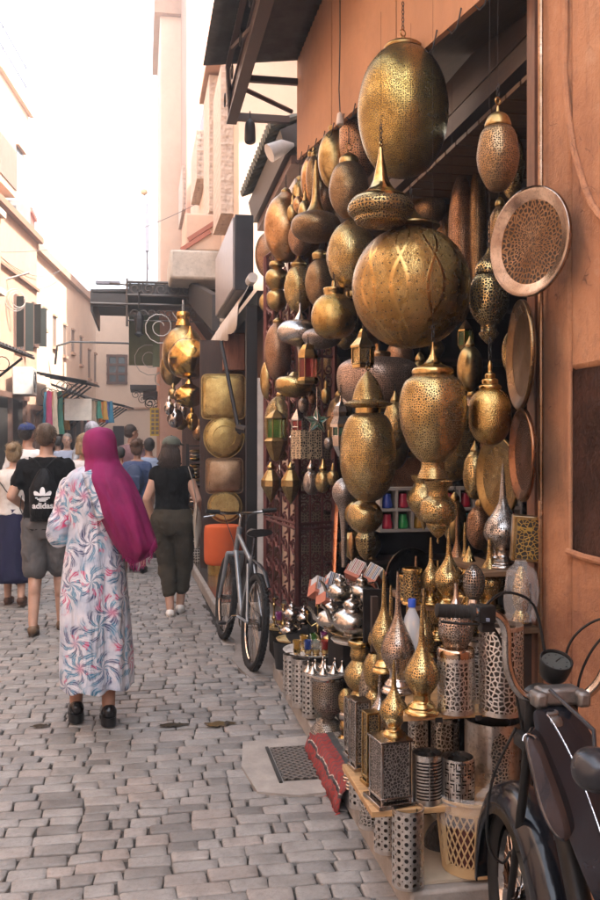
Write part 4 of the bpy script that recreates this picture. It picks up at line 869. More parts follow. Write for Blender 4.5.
lantern('hexagonal brass lantern with bright green glass',276,1.06,[(.5,406),(2,410),(7,414),(11,418),(10,419)],(419,438),[(9,438),(12,441),(8,452),(4,460),(.1,462)],9,bOLD,GG,hook=398)
lantern('small white metal lantern with dark red glass',297,1.08,[(.5,409),(2,412),(6,419),(5,420)],(420,434),[(5,434),(8,437),(7,439),(.1,439)],5,M('white_tin',(.7,.68,.65),'plain',1,.3,tint=(.55,.52,.5)),RGl,4,hook=400)
lantern('gilded lantern with arched red glass panes and round dome',308,1.14,[(1,343),(5,345),(8,350),(10,356),(10,358)],(358,378),[(10,378),(11,381),(9,384),(.1,384)],9,bPLA,RGl,hook=335)
lantern('gilded house shaped lantern with grey green glass roof',363,1.24,[(2,329),(4,332),(6,338),(13,346),(13,348)],(348,364),[(11,364),(11,368),(.1,368)],11,bPLA,M('brass_fine_punched',BR),hook=318)
lantern('silver domed lantern with green glass and drop finial',341,1.16,[(.5,395),(2,402),(6,406),(8,412),(7,416),(11,424),(11,427)],(427,436),[(9,436),(8,446),(3,456),(.1,460)],8,sPL,TG,hook=385)
lantern('gilded lantern glimpsed in the dark interior behind the globes',466,2.2,[(1,320),(4,324),(8,330),(8,332)],(332,346),[(8,346),(5,352),(.1,353)],8,bPLA,GG,hook=300)
# square pierced box lamp
def rosebox():
    b=NB('rose_gold_box_cutwork'); c=b.co(); d=b.vor(c,58,feat='DISTANCE_TO_EDGE',rnd=.5); h=b.step(d,.10,.16)
    return b.fin(b.mix(h,(.55,.42,.27),(.03,.022,.016)),.5,.5,b.bump(h,.5,-.003))
d=dX(308,1.12); a_=P(297,459,d); b_=P(320,430,d); t=thing('box_lamp','square pierced gold box lamp hanging under the glass star','lamp',P(308,459,d),GH)
obj('body',MB().box(((a_.x+b_.x)/2,a_.y+.07,(a_.z+b_.z)/2),(.165,.14,b_.z-a_.z),rz=.35),rosebox(),t); 
m=MB(); cc_=Vector(((a_.x+b_.x)/2,a_.y+.07,(a_.z+b_.z)/2)); Rz=Matrix.Rotation(.35,3,'Z')
m=MB(); chain(m,cc_+Vector((0,0,.11)),cc_+Vector((0,0,.2))); obj('chain',m,IRON,t)
# star lantern
d=dX(317,1.05); c=P(317,421,d); s=d/900; t=thing('star_lantern','five pointed star lantern with green glass and silver edges','star lantern',c)
R1=14*s; pts=[]; 
for i in range(10):
    a=pi/2+i*pi/5; r=R1 if i%2==0 else R1*.42; pts.append(Vector((r*cos(a),0,r*sin(a))))
vs=[c+p for p in pts]+[c+Vector((0,-.03,0)),c+Vector((0,.03,0))]
obj('glass',MB().add(vs,[(i,(i+1)%10,10) for i in range(10)]+[((i+1)%10,i,11) for i in range(10)]),TG,t,flat=True)
m=MB(); m.tube([c+p for p in pts],.0045,5,closed=True)
for i in range(10): m.tube([c+pts[i],c+Vector((0,-.031,0))],.003 if i%2 else .0045,5)
m.tube([c+pts[0],c+pts[0]+Vector((0,0,.12))],.002,4); obj('frame',m,sPL,t)
# trays
def tray(label,cx,cy,hw,hh,X,yaw,mt,rim,name='metal_tray',dish=.012,pat=None,rimw=.24,d=None):
    d=d or dX(cx,X); s=d/900; c=P(cx,cy,d); R=hh*s; t=thing(name,label,'tray',c,'round metal trays hung on the shop jamb')
    Mx=Matrix.Rotation(yaw,3,'Z')@Matrix.Rotation(pi/2,3,'X')      # axis -> local -Y, then turned
    inner=[(R*(1-rimw),-.004),(R*(1-rimw)*.7,-.012),(R*.3,-.010),(1e-4,-.009)]
    m=MB(); m.lathe(smooth([(R,.0),(R*1.0,.008),(R*.97,.012),(R*(1-rimw*.5),.006),(R*(1-rimw),-.003)],3),c,56,M=Mx); obj('rim',m,rim,t)
    m=MB(); m.lathe(inner,c,56,M=Mx); obj('centre',m,pat or mt,t)
    m=MB(); m.lathe([(R,-.002),(R*.8,-.016),(1e-4,-.02)],c,40,M=Mx); obj('back',m,mt,t); return t
TRP=M('tray_pierced_copper',(.26,.165,.095),'web',.75,.35,(.03,.018,.01))
tray('round pierced copper tray with a wide mirror silver rim, highest on the jamb',530,242,34,55,1.30,-1.22,cPL,M('tray_silver',(.42,.38,.35),'plain',1,.24,tint=(.20,.14,.11)),pat=TRP)
tray('oval looking plain brass tray seen nearly edge on below the silver rimmed tray',521,355,17,55,1.34,-1.76,bOLD,M('tray_rim_dull',(.22,.15,.08),'plain',1,.35),pat=M('brass_tray_dull',(.16,.11,.06),'plain',1,.45))
tray('pierced copper tray seen nearly edge on, lowest on the jamb',523,455,18,47,1.33,-1.74,M('copper_tray',(.24,.12,.065),'plain',1,.3),M('copper_tray'),pat=M('copper_tray_pierced',(.22,.11,.07),'fine',1,.35))
tray('pierced gold disc partly hidden behind the smooth brass globe',498,478,20,42,1.5,-1.45,bOLD,bOLD,pat=bFIN)
tray('painted copper rosette dish deep inside behind the urn lamps',412,478,18,26,1.95,-.2,cPL,cPL,pat=M('copper_rosette',(.5,.24,.12),'flower',1.3,.4))
# dim lamps and tubes deep inside
rd=random.Random(11)
labs=['dark torpedo shaped lamp deep inside with a bright slot','slim torpedo lamp to the right of the slotted one','tall dark drop lamp inside behind the tray']
for i,(cx,w,t0,b0) in enumerate(((462,14,175,322),(478,9,165,300),(447,10,190,300))):
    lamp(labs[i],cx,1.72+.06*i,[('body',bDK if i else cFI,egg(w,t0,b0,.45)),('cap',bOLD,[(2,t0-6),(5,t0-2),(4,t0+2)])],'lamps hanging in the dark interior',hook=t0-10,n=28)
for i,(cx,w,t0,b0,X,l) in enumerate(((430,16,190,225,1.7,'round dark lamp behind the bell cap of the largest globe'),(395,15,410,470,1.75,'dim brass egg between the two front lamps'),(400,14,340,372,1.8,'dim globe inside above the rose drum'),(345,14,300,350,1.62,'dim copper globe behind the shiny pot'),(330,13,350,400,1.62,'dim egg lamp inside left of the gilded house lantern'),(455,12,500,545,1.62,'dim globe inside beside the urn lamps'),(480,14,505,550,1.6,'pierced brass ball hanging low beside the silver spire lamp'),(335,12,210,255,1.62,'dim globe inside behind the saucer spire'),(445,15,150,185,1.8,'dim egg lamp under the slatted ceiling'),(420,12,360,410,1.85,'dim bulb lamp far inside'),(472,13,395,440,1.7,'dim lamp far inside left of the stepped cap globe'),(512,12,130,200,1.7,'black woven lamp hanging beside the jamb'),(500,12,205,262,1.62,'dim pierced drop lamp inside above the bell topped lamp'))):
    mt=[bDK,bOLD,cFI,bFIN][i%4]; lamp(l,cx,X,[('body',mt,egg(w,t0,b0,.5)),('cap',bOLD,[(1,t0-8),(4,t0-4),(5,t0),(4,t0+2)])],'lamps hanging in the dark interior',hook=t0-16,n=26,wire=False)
# ------------------------------------------------------------------ display shelves at the near end
SHW=wood('shelf_pine',(.42,.25,.11),1,0); zA_,zB_,zC_,zD_=.68,.365,.93,1.105
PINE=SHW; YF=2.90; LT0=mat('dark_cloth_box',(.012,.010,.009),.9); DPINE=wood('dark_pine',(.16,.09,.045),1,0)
t=thing('display_shelf','stepped pine display shelf at the near end carrying pierced metal lamps','shelf',(1.15,3.1,.118))
def xat(px,y): 
    a=(px-300)/900; return y*(S_+a*C_)/(C_-a*S_)
obj('shelf_board',MB().hexa([(xat(403,YF),YF,zA_-.022),(1.385,YF,zA_-.022),(1.385,3.4,zA_-.022),(xat(408,3.4),3.4,zA_-.022),(xat(403,YF),YF,zA_),(1.385,YF,zA_),(1.385,3.4,zA_),(xat(408,3.4),3.4,zA_)]),PINE,t,bevel=.003)
obj('riser_block',MB().b2((1.06,3.42,.118),(1.37,3.9,zA_)),LT0,t)
obj('shelf_board',MB().b2((xat(372,YF)+.0,YF+.003,zB_-.022),(1.38,3.35,zB_)).b2((.93,3.352,zB_-.022),(1.12,3.95,zB_)),PINE,t,bevel=.003)
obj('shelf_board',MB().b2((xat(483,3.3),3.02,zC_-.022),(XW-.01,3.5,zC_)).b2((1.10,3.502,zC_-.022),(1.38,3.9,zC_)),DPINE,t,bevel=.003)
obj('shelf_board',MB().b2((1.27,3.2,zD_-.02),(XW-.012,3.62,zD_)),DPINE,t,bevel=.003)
m=MB()
for x,y in ((1.375,3.06),(1.375,3.85),(1.02,3.86)): obj('upright',MB().b2((x-.014,y-.015,.118),(x+.014,y+.015,zD_-.021 if x>1.3 else zC_-.021)),DARKW,t)
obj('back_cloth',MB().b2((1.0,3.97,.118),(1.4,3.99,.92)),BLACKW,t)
obj('nail',MB().b2((xat(438,YF)-.01,YF-.003,zA_-.03),(xat(438,YF)+.015,YF,zA_-.014)).b2((xat(478,YF)-.01,YF-.003,zA_-.03),(xat(478,YF)+.015,YF,zA_-.014)),IRON,t)
def dz(yb,z): return 900*(H-z)/(yb-HY)
GS='brass lamps standing on the display'
def stand(label,cx,yb,z,pieces,group=GS,n=40,name='table_lamp',cat='lamp',d=None):
    return lamp(label,cx,0,pieces,group,name=name,cat=cat,n=n,d=d or dz(yb,z))
def spire(w,t,b,f=.36,bw=.62,bt=.78):   # bulb with a long needle top on a turned foot
    h=b-t
    body=[(.5,t),(1,t+2),(w*.10+.8,t+h*.22),(w*.22,t+h*.36),(w*.48,t+h*.46),(w*.85,t+h*.56),(w,t+h*.64),(w*.95,t+h*.71),(w*.62,t+h*.80)]
    foot=[(w*.62,t+h*.80),(w*.5,t+h*.83,1),(w*.5,t+h*.88),(w*.62,t+h*.90),(w*.8,t+h*.93,1),(w*.8,t+h*.95),(w*.95,t+h*.97),(w*.92,b),(.1,b)]
    return body,foot
def sp(label,cx,w,t,b,z,mt,fm,d=None,**k):
    bo,fo=spire(w,t,b); return stand(label,cx,b,z,[('body',mt,bo),('foot',fm,fo)],d=d)
sp('tall pierced brass needle topped lamp standing alone on the pine shelf',422,17.5,604,713,zA_,bDOT,bPLA)
sp('silver needle topped lamp standing highest near the gold box',503,19,464,567,zD_,sDOT,sPL)
sp('bright cutwork brass needle lamp below the gold box',490,16,527,613,zC_,bDOT,bPLA)
sp('broad brass needle lamp between two others above the motorcycle grip',449,15.5,527,608,zC_,bDOT,bPLA)
sp('slim brass needle lamp to the left of the broad one',431,10,537,604,zC_,bFIN,bPLA)
sp('thin brass needle lamp behind the onion lamp',465,9,522,598,zC_,bFIN,bPLA,d=3.86)
sp('slender copper needle lamp rising far behind',457,8,508,596,zC_,cFI,cPL,d=3.88)
stand('ribbed brass onion lamp with pointed tip',469,604,zC_,[('body',bHM,[(.5,546),(2,551),(6,560),(11,571),(12,582),(10,591),(5,596)],4,40,lambda a,u:1+.05*cos(a*14)),('foot',bPLA,[(5,596),(7,600),(8,604),(.1,604)])])
stand('mosaic mirror glass ball lamp next to the onion lamp',474,606,zC_,[('body',M('mirror_mosaic',(.5,.46,.44),'net',1.6,.12),egg(11,565,600,.5)),('foot',sPL,[(5,599),(6,606),(.1,606)])],d=3.3)
for (cx,w,t0,b0,l) in ((412,9,568,604,'gold cut cylinder candle holder at the left of the needle lamps'),(406,7,574,600,'second gold cylinder holder half behind the first')):
    stand(l,cx,b0,zC_,[('body',bWEB,[(w,t0+2),(w,b0-3)],1),('rim',bPLA,[(w*.8,t0),(w+1,t0),(w+1,t0+4,1),(w*.8,t0+4)]),('foot',bPLA,[(w,b0-3),(w+1,b0),(.1,b0)])])
# pierced silver and copper pieces behind the single needle lamp
sp('large rose silver needle lamp left of the plastic bottle',398,17,572,692,zA_,M('rose_silver_pierced',(.50,.40,.34),'dots',1.7,.3),sPL)
sp('brass needle lamp behind the rose silver one',384,13,570,672,zA_,bFIN,bPLA)
for (cx,w,t0,b0,l,mt) in ((430,12,598,655,'brass cutwork cylinder lamp behind the bottle',bFLO),(447,10,592,648,'brass cutwork cylinder lamp further right under the needle lamps',bWEB),(415,9,596,640,'narrow brass cylinder lamp with turned collar',bFIN)):
    stand(l,cx,b0,zA_,[('body',mt,[(w,t0+5),(w,b0-6)],1),('collar',bPLA,[(w*.7,t0-2),(w+1.5,t0),(w+1.5,t0+4),(w,t0+6)]),('foot',bPLA,[(w,b0-6),(w+1.5,b0-4),(w+2,b0),(.1,b0)])])
rq=random.Random(12)
for k,(cx,w,t0,b0,dd,mt,wh) in enumerate(((391,11,585,668,3.62,bDOT,'behind the rose silver lamp'),(408,10,592,664,3.7,bFIN,'just behind the plastic bottle'),(424,10,588,668,3.45,bDOT,'between the bottle and the copper ball'),(438,9,560,640,3.72,bFIN,'left of the copper ball lamp'),(468,10,575,655,3.5,bDOT,'right of the copper ball lamp'),(377,9,600,660,4.0,bFIN,'at the back by the silver teapots'),(416,8,556,630,3.85,cFI,'behind the gold cylinders'),(481,9,560,632,3.72,bFIN,'in front of the silver needle lamp'))):
    bo,fo=spire(w,t0,b0); stand('small brass needle lamp packed %s'%wh,cx,b0,0,[('body',mt,bo),('foot',bPLA,fo)],d=dd)
# copper bulb on aluminium cylinder
def honeymat(name,col,style='hon',sc=1.,th=.13):
    if name in MATS: return MATS[name]
    b=NB(name); uv=b.co('UV'); g=b.noise(b.co(),50,4,.7)
    if style=='hon': d=b.vor(uv,26*sc,feat='DISTANCE_TO_EDGE',rnd=.75,dim='2D'); h=b.math('GREATER_THAN',d,th)
    elif style=='ros':
        x=b.n('TexVoronoi',voronoi_dimensions='2D'); b.l(uv,x.inputs['Vector']); x.inputs['Scale'].default_value=11*sc; x.inputs['Randomness'].default_value=0
        v=b.vor(uv,48*sc,feat='DISTANCE_TO_EDGE',rnd=.7,dim='2D'); r=b.math('ABSOLUTE',b.math('SINE',b.math('MULTIPLY',x.outputs['Distance'],22)))
        h=b.math('MULTIPLY',b.math('GREATER_THAN',v,.135),b.math('GREATER_THAN',r,.28))
    elif style=='quat':
        se=b.n('SeparateXYZ'); b.l(uv,se.inputs[0]); u=b.math('MULTIPLY',se.outputs[0],105*sc); v=b.math('MULTIPLY',se.outputs[1],105*sc)
        a=b.math('MULTIPLY',b.math('SINE',u),b.math('SINE',v)); c2=b.math('ABSOLUTE',b.math('SINE',b.math('ADD',u,v))); e=b.math('ABSOLUTE',b.math('SINE',b.math('SUBTRACT',u,v)))
        h=b.math('MAXIMUM',b.math('GREATER_THAN',b.math('ABSOLUTE',a),.70),b.math('LESS_THAN',b.math('MAXIMUM',c2,e),.38))
    # holes only between v limits is left to the geometry
    k=b.mix(b.step(g,.4,.8),col,tuple(q*.55 for q in col)); b.fin(k,.36,1,b.bump(b.math('SUBTRACT',b.math('MULTIPLY',g,.3),h),.5,.002))
    tr=b.n('BsdfTransparent'); mx=b.n('MixShader'); b.l(h,mx.inputs[0]); b.l(b.p.outputs[0],mx.inputs[1]); b.l(tr.outputs[0],mx.inputs[2]); b.l(mx.outputs[0],b.o.inputs[0])
    MATS[name]=b.m; return b.m
ALU=(.74,.72,.69); aPL=M('aluminium',ALU,'plain',1,.35,tint=(.55,.52,.50))
aHON=honeymat('aluminium_honeycomb',ALU,'hon',2.3,.145); aROS=honeymat('aluminium_rosette',ALU,'ros',1.3); aQUA=honeymat('aluminium_quatrefoil',ALU,'quat',1.1)
GC='pierced aluminium cylinder lamps'
def cyl(label,cx,w,t0,b0,z,mt,margin=4,d=None,half=False,name='cylinder_lamp',extra=None,solid=None):
    d=d or dz(b0,z); s=d/900; c=P(cx,b0,d); t=thing(name,label,'lamp',c,GC); xy=(c.x,c.y,0); zt=H+s*(HY-t0); zb=c.z; r=w*s; mg=margin*s
    k=.999
    obj('shell',MB().lathe([(r,zt-mg),(r,zb+mg)],xy,48),mt,t); 
    obj('rim',MB().lathe([(r,zt-mg),(r,zt),(r-.004,zt),(r-.004,zt-mg)],xy,48),aPL,t); obj('rim',MB().lathe([(r-.004,zb+mg),(r-.004,zb),(r,zb),(r,zb+mg)],xy,48),aPL,t)
    obj('core',MB().lathe([(r*.62,zt-.01),(r*.62,zb+.004)],xy,20),solid or M('dull_inner',(.13,.12,.11),'plain',1,.6),t)
    return t,c,r,zt
t,c,r,zt=cyl('aluminium rosette pierced cylinder lamp with a copper ball on top',456,18.5,655,711,zA_,aROS)
d_=dz(711,zA_)
bb=[('ball',M('copper_silver_cutwork',(.60,.50,.44),'flower',1.4,.2),[(5,603),(6,606),(14,612),(17,623),(17,634),(13,643),(11,646)]),('collar',M('copper_mirror',(.62,.48,.38),'plain',1,.12),[(11,646),(18,648),(18.5,656),(18,657)]),('neck',sPL,[(2,583),(2,590),(3,598),(5,603)])]
for q in bb:
    m=MB(); xy=P(456,440,d_); xy.z=0; m.lathe(lprof(q[2],d_),xy,36); obj(q[0],m,q[1],t)
cyl('tall aluminium honeycomb pierced cylinder lamp right beside the shelf end',501,22,624,712,zA_,aHON)
cyl('silver rosette cylinder lamp standing in shade behind the honeycomb one',478,14,640,700,zA_,aROS)
# lower shelf: slatted can, key pattern can, large cylinder with arch
t,c,r,zt=cyl('large plain aluminium cylinder lamp with a cut flower arch panel',493,28,718,799,zB_,aPL,2,d=3.28)
m=MB(); n=20; rr=r+.0015; w_=.42
a0=-pi/2-.12
uu=[];
arch=lambda v: w_*(1 if v<.15 else .85+.15*cos((v-.15)*9) if v<.7 else max(0,1-((v-.7)/.3)**2)**.5*.8)
vs=[];uv=[];fs=[]
for j in range(13):
    v=j/12; z=c.z+.03+(zt-c.z-.05)*v
    for i in range(n+1):
        a=a0+(i/n-.5)*2*arch(v)*.95; vs.append((c.x+rr*cos(a),c.y+rr*sin(a),z)); uv.append((a*r,z))
for j in range(12):
    for i in range(n): q=(j*(n+1)+i,j*(n+1)+i+1,(j+1)*(n+1)+i+1,(j+1)*(n+1)+i); fs.append(q)
m.add(vs,fs,[[uv[k] for k in q] for q in fs]); obj('arch_panel',m,M('alu_flower_cut',ALU,'web',1.1,.35,(.02,.018,.015)),t)
t,c,r,zt=cyl('short aluminium can lamp cut with horizontal slots',427,15,752,801,zB_,aPL,2)
m=MB()
for k in range(12):
    z=c.z+.02+k*(zt-c.z-.035)/12; 
    for (p0,p1) in ((-2.6,-1.75),(-1.68,-.6)):
        vs=[]; 
        for i in range(13): a=p0+(p1-p0)*i/12; vs += [(c.x+(r+.001)*cos(a),c.y+(r+.001)*sin(a),z),(c.x+(r+.001)*cos(a),c.y+(r+.001)*sin(a),z+.0055)]
        m.add(vs,[(2*i,2*i+2,2*i+3,2*i+1) for i in range(12)])
obj('slots',m,BLACKW,t)
t,c,r,zt=cyl('short aluminium can lamp cut with a square key maze pattern',458,16.5,756,801,zB_,aPL,2)
m=MB(); rk=random.Random(4)
def arcbox(m,a0,a1,z0,z1):
    vs=[]; 
    for i in range(5): a=a0+(a1-a0)*i/4; vs += [(c.x+(r+.001)*cos(a),c.y+(r+.001)*sin(a),z0),(c.x+(r+.001)*cos(a),c.y+(r+.001)*sin(a),z1)]
    m.add(vs,[(2*i,2*i+2,2*i+3,2*i+1) for i in range(4)])
hh=zt-c.z
for i in range(7):
    for j in range(4):
        a=-2.75+i*.36; z=c.z+.018+j*(hh-.02)/4; u=(hh-.02)/4*.8
        if (i+j)%2: arcbox(m,a,a+.27,z,z+.005); arcbox(m,a,a+.05,z,z+u); arcbox(m,a+.13,a+.27,z+u-.006,z+u)
        else: arcbox(m,a+.22,a+.27,z,z+u); arcbox(m,a,a+.22,z+u-.005,z+u); arcbox(m,a,a+.12,z+u*.45,z+u*.45+.005)
obj('key_cuts',m,BLACKW,t)
cyl('aluminium pierced cylinder lamp in the shade behind the two short cans',445,14,716,760,zB_,aROS,d=3.45)
cyl('narrow dark pierced cylinder lamp behind the short cans at the shelf left',418,10,718,765,zB_,aROS,d=3.45)
# bottom row of half round lamps on the plinth
cyl('large quatrefoil pierced silver half round lamp at the plinth corner',408,16,807,884,.118,aQUA,2.5)
cyl('pierced silver half round lamp second from the plinth corner',387,13,795,850,.118,aQUA)
cyl('pierced silver half round lamp third from the plinth corner',371,12,783,826,.118,aROS)
cyl('pierced silver half round lamp fourth from the plinth corner below the pillar lamps',360,11,765,806,.118,aQUA)
# square pillar lamps
def pillar(label,cx,w,t0,b0,z,mt,frm,d=None,base=True,rz=.15):
    d=d or dz(b0,z); s=d/900; c=P(cx,b0,d); t=thing('pillar_lamp',label,'lamp',c,'square pillar lamps along the shelf edge'); h=(b0-t0)*s; r=w*s
    obj('body',MB().box((c.x,c.y,c.z+h/2+.01),(2*r*.9,2*r*.9,h-.02),rz=rz),mt,t)
    Rz=Matrix.Rotation(rz,3,'Z'); m=MB()
    for sx in(-1,1):
        for sy in(-1,1): q=Rz@Vector((sx*r*.9,sy*r*.9,0)); m.box((c.x+q.x,c.y+q.y,c.z+h/2),(.008,.008,h),rz=rz)
    m.box((c.x,c.y,c.z+h),(2.1*r,2.1*r,.008),rz=rz); m.box((c.x,c.y,c.z+.03),(2.05*r,2.05*r,.008),rz=rz)
    if base: m.box((c.x,c.y,c.z+.008),(2.5*r,2.5*r,.015),rz=rz)
    obj('frame',m,frm,t,bevel=.001); return t
def boxpat(name,col,sc):
    if name in MATS: return MATS[name]
    b=NB(name); c=b.co(); d=b.vor(c,sc,feat='DISTANCE_TO_EDGE',rnd=.9); h=b.step(d,.06,.12); g=b.noise(c,30,4)
    MATS[name]=b.fin(b.mix(h,b.mix(g,col,tuple(q*.5 for q in col)),(.025,.02,.016)),.35,b.math('SUBTRACT',1,b.math('MULTIPLY',h,.9)),b.bump(h,.5,-.003)); return MATS[name]
pS=boxpat('silver_box_cutwork',SV,95); pB=boxpat('brass_box_cutwork',BR,95); pC=boxpat('coarse_silver_cutwork',SV,55)
pillar('square silver pillar lamp with fine arabesque sides at the shelf corner',390,16.5,737,801,zB_,pS,sPL)
pillar('brass framed pillar lamp behind the silver corner pillar',371,7,712,783,zB_,pB,bPLA)
pillar('pale silver pillar lamp in the middle of the shelf edge',360,8,700,768,zB_,pS,sPL)
pillar('thin silver pillar lamp farthest along the shelf edge',352,6,698,756,zB_,pC,sPL)
# lamps standing behind / on the pillars
bo,fo=spire(14.5,660,738); dd=dz(801,zB_); stand('short round brass needle lamp on top of the silver corner pillar',394,738,0,[('body',bDOT,bo),('foot',bPLA,fo)],d=dd+.02)
bo,fo=spire(10.5,671,738); stand('bright silver needle lamp beside the brass one on the pillars',380,738,0,[('body',sDOT,bo),('foot',M('mirror_silver',SV),fo)],d=3.62)
stand('matt brass urn lamp with a closed bulb and turned base',375,724,0,[('body',bFIN,[(6,653),(10,660),(12,670),(10,682),(6,687),(5,690,1),(8,693),(10,700),(7,709),(5,712)]),('foot',bPLA,[(5,712),(9,716),(10,720),(10,724),(.1,724)])],d=3.8)
stand('tall gold jar lamp of stacked bulbs by the small tray',360,736,0,[('body',bFIN,[(11,645),(9,647),(10,655),(8,660,1),(14,668),(16,677),(12,686),(7,690,1),(11,697),(12,705),(8,712),(5,716)]),('rim',bPLA,[(10,640),(12,641),(12,645),(9,647)]),('foot',bPLA,[(5,716),(9,722),(12,730),(12,736),(.1,736)])],d=4.1)
stand('brass gourd lamp with silver band left of the tall gold jar',347,741,.118,[('body',bDOT,[(3,688),(7,692),(9,700),(8,708),(6,711)]),('band',sPL,[(6,711),(8,713),(8,718),(6,720)]),('base',bPLA,[(6,720),(8,726),(6,734),(9,737),(10,741),(.1,741)])])
stand('grey pierced bulb lamp between the gold jars',368,705,0,[('body',M('grey_pierced',(.42,.38,.33),'dots',1,.4),[(3,665),(7,675),(9,688),(8,700),(5,706),(.1,706)])],d=3.9)
stand('matt gold ball lamp to the left of the rose silver spire',385,640,0,[('body',bFIN,[(4,613),(8,615),(11,622),(11,630),(8,637),(.1,640)])],d=4.3)
# big silver urn with small tray of mini tagines
stand('silver pierced urn standing on the plinth under the tray of tiny tagines',328,731,.118,[('body',M('tarnished_silver_pierced',(.45,.40,.36),'flower',1.2,.35),[(14,678),(15.5,686),(16,698),(14,708),(9,714),(6,718)]),('foot',M('tarnished_silver_pierced'),[(6,718),(12,722),(16,727),(17,732),(.1,732)]),('rim',sPL,[(14,674),(16,676),(15,679)])],n=48,name='silver_urn',cat='urn')
TSAT=M('tray_satin',(.80,.78,.74),'plain',1,.62,tint=(.6,.57,.53)); TSAT.node_tree.nodes['Principled BSDF'].inputs['Metallic'].default_value=.45
TGOLD=M('tray_gold_satin',(.72,.58,.32),'plain',1,.6); TGOLD.node_tree.nodes['Principled BSDF'].inputs['Metallic'].default_value=.5
def plate(label,cx,cy,w,d,mt,group='round display trays on the stall'):
    s=d/900; c=P(cx,cy,d); t=thing('display_tray',label,'tray',c,group); R=w*s
    obj('plate',MB().lathe(smooth([(1e-4,0),(R*.86,.0),(R*.9,.004),(R,.012),(R,.014,1),(R*.9,.007),(R*.85,.003),(1e-4,.003)],3),c,48),mt,t); return c,R
c,R=plate('small silver tray of tiny tagines on top of the silver urn',326,674,22,4.58,TSAT)
for k,(dx,dy) in enumerate(((-.075,-.03),(-.025,-.05),(.03,-.045),(.08,-.02),(-.05,.03),(.0,.02),(.055,.04),(-.0,.075),(-.09,.01))):
    q=c+Vector((dx,dy,.004)); t=thing('mini_tagine','%s tiny silver cone lidded tagine counted on the small tray'%['first','second','third','fourth','fifth','sixth','seventh','eighth','ninth'][k],'tagine',q,'tiny tagines on the small silver tray')
    t['label']='tiny silver tagine with a pointed lid in the cluster on the small tray'
    obj('base',MB().lathe(smooth([(.012,0),(.024,.004),(.028,.012),(.026,.015)],2),q,16),sPL,t); obj('lid',MB().lathe(smooth([(.026,.015),(.018,.025),(.008,.040),(.004,.055),(.006,.060),(.003,.066),(1e-4,.068)],3),q,16),M('mirror_silver',SV),t)
# low tables under the trays
LT=LT0
dt=5.35; ct=P(316,651,dt)
t=thing('display_table','low dark stand carrying the large round silver tray of tea glasses','table',(ct.x,ct.y,.118)); obj('top',MB().b2((ct.x-.10,ct.y-.2,ct.z-.03),(ct.x+.3,ct.y+.6,ct.z-.006)),LT,t); obj('legs',MB().b2((ct.x-.06,ct.y-.16,.118),(ct.x+.3,ct.y+.56,ct.z-.031)),LT,t)
c,R=plate('large round silver tray with coloured tea glasses in the lower middle',316,651,33,dt,TSAT)
GLG='coloured tea glasses on the display trays'
def teaglass(cname,gm,q,sc=1.,where=''):
    t=thing('tea_glass','%s tea glass in gold holder %s'%(cname,where),'glass',q,GLG)
    obj('glass_cup',MB().lathe(smooth([(.018,.006),(.021,.03),(.022,.055),(.027,.085),(.025,.085,1),(.020,.055),(.017,.01)],2),q,16),gm,t)
    obj('holder',MB().lathe(smooth([(.022,0),(.020,.004),(.014,.007),(.020,.012),(.0225,.03),(.0232,.036)],2),q,16).ring(q+Vector((.035,0,.03)),.014,.0025,None,10,5),bPLA,t)
for k,(px,gm,cn) in enumerate(((297,YG,'yellow green'),(308,BG,'blue'),(316,CG,'clear'),(325,RGl,'red'))):
    q=P(px,652,dt-.12); q.z=c.z+.004; teaglass(cn,gm,q,1,'at the front of the large silver tray')
for k,(dx,dy,gm,cn) in enumerate(((-.07,.02,YG,'amber'),(.0,.06,GG,'green'),(.07,.1,PG,'purple'))):
    q=c+Vector((dx,dy,.004)); teaglass(cn,gm,q,1,'behind the front row on the large silver tray')
q=c+Vector((.1,.01,.004)); t=thing('gold_teapot','small gold teapot standing among the tea glasses on the large tray','teapot',q)
def teapot(t,q,s,mt,mt2=None):
    obj('pot_body',MB().lathe(smooth([(.035*s,0),(.042*s,.004*s),(.034*s,.012*s),(.065*s,.032*s),(.076*s,.058*s),(.062*s,.088*s),(.032*s,.104*s),(.037*s,.122*s)],3),q,24),mt,t)
    obj('lid',MB().lathe(smooth([(.033*s,.122*s),(.028*s,.132*s),(.012*s,.140*s),(.005*s,.145*s),(.008*s,.152*s),(.002*s,.160*s)],3),q,20),mt2 or mt,t)
    obj('spout',MB().tube([q+Vector((-.05*s,0,.05*s)),q+Vector((-.085*s,0,.07*s)),q+Vector((-.095*s,0,.1*s)),q+Vector((-.12*s,0,.125*s))],[.014*s,.011*s,.008*s,.006*s],8),mt,t)
    obj('handle',MB().tube([q+Vector((.04*s,0,.105*s)),q+Vector((.09*s,0,.11*s)),q+Vector((.1*s,0,.07*s)),q+Vector((.055*s,0,.04*s))],.005*s,8),mt,t)
teapot(t,q,.85,bPLA)
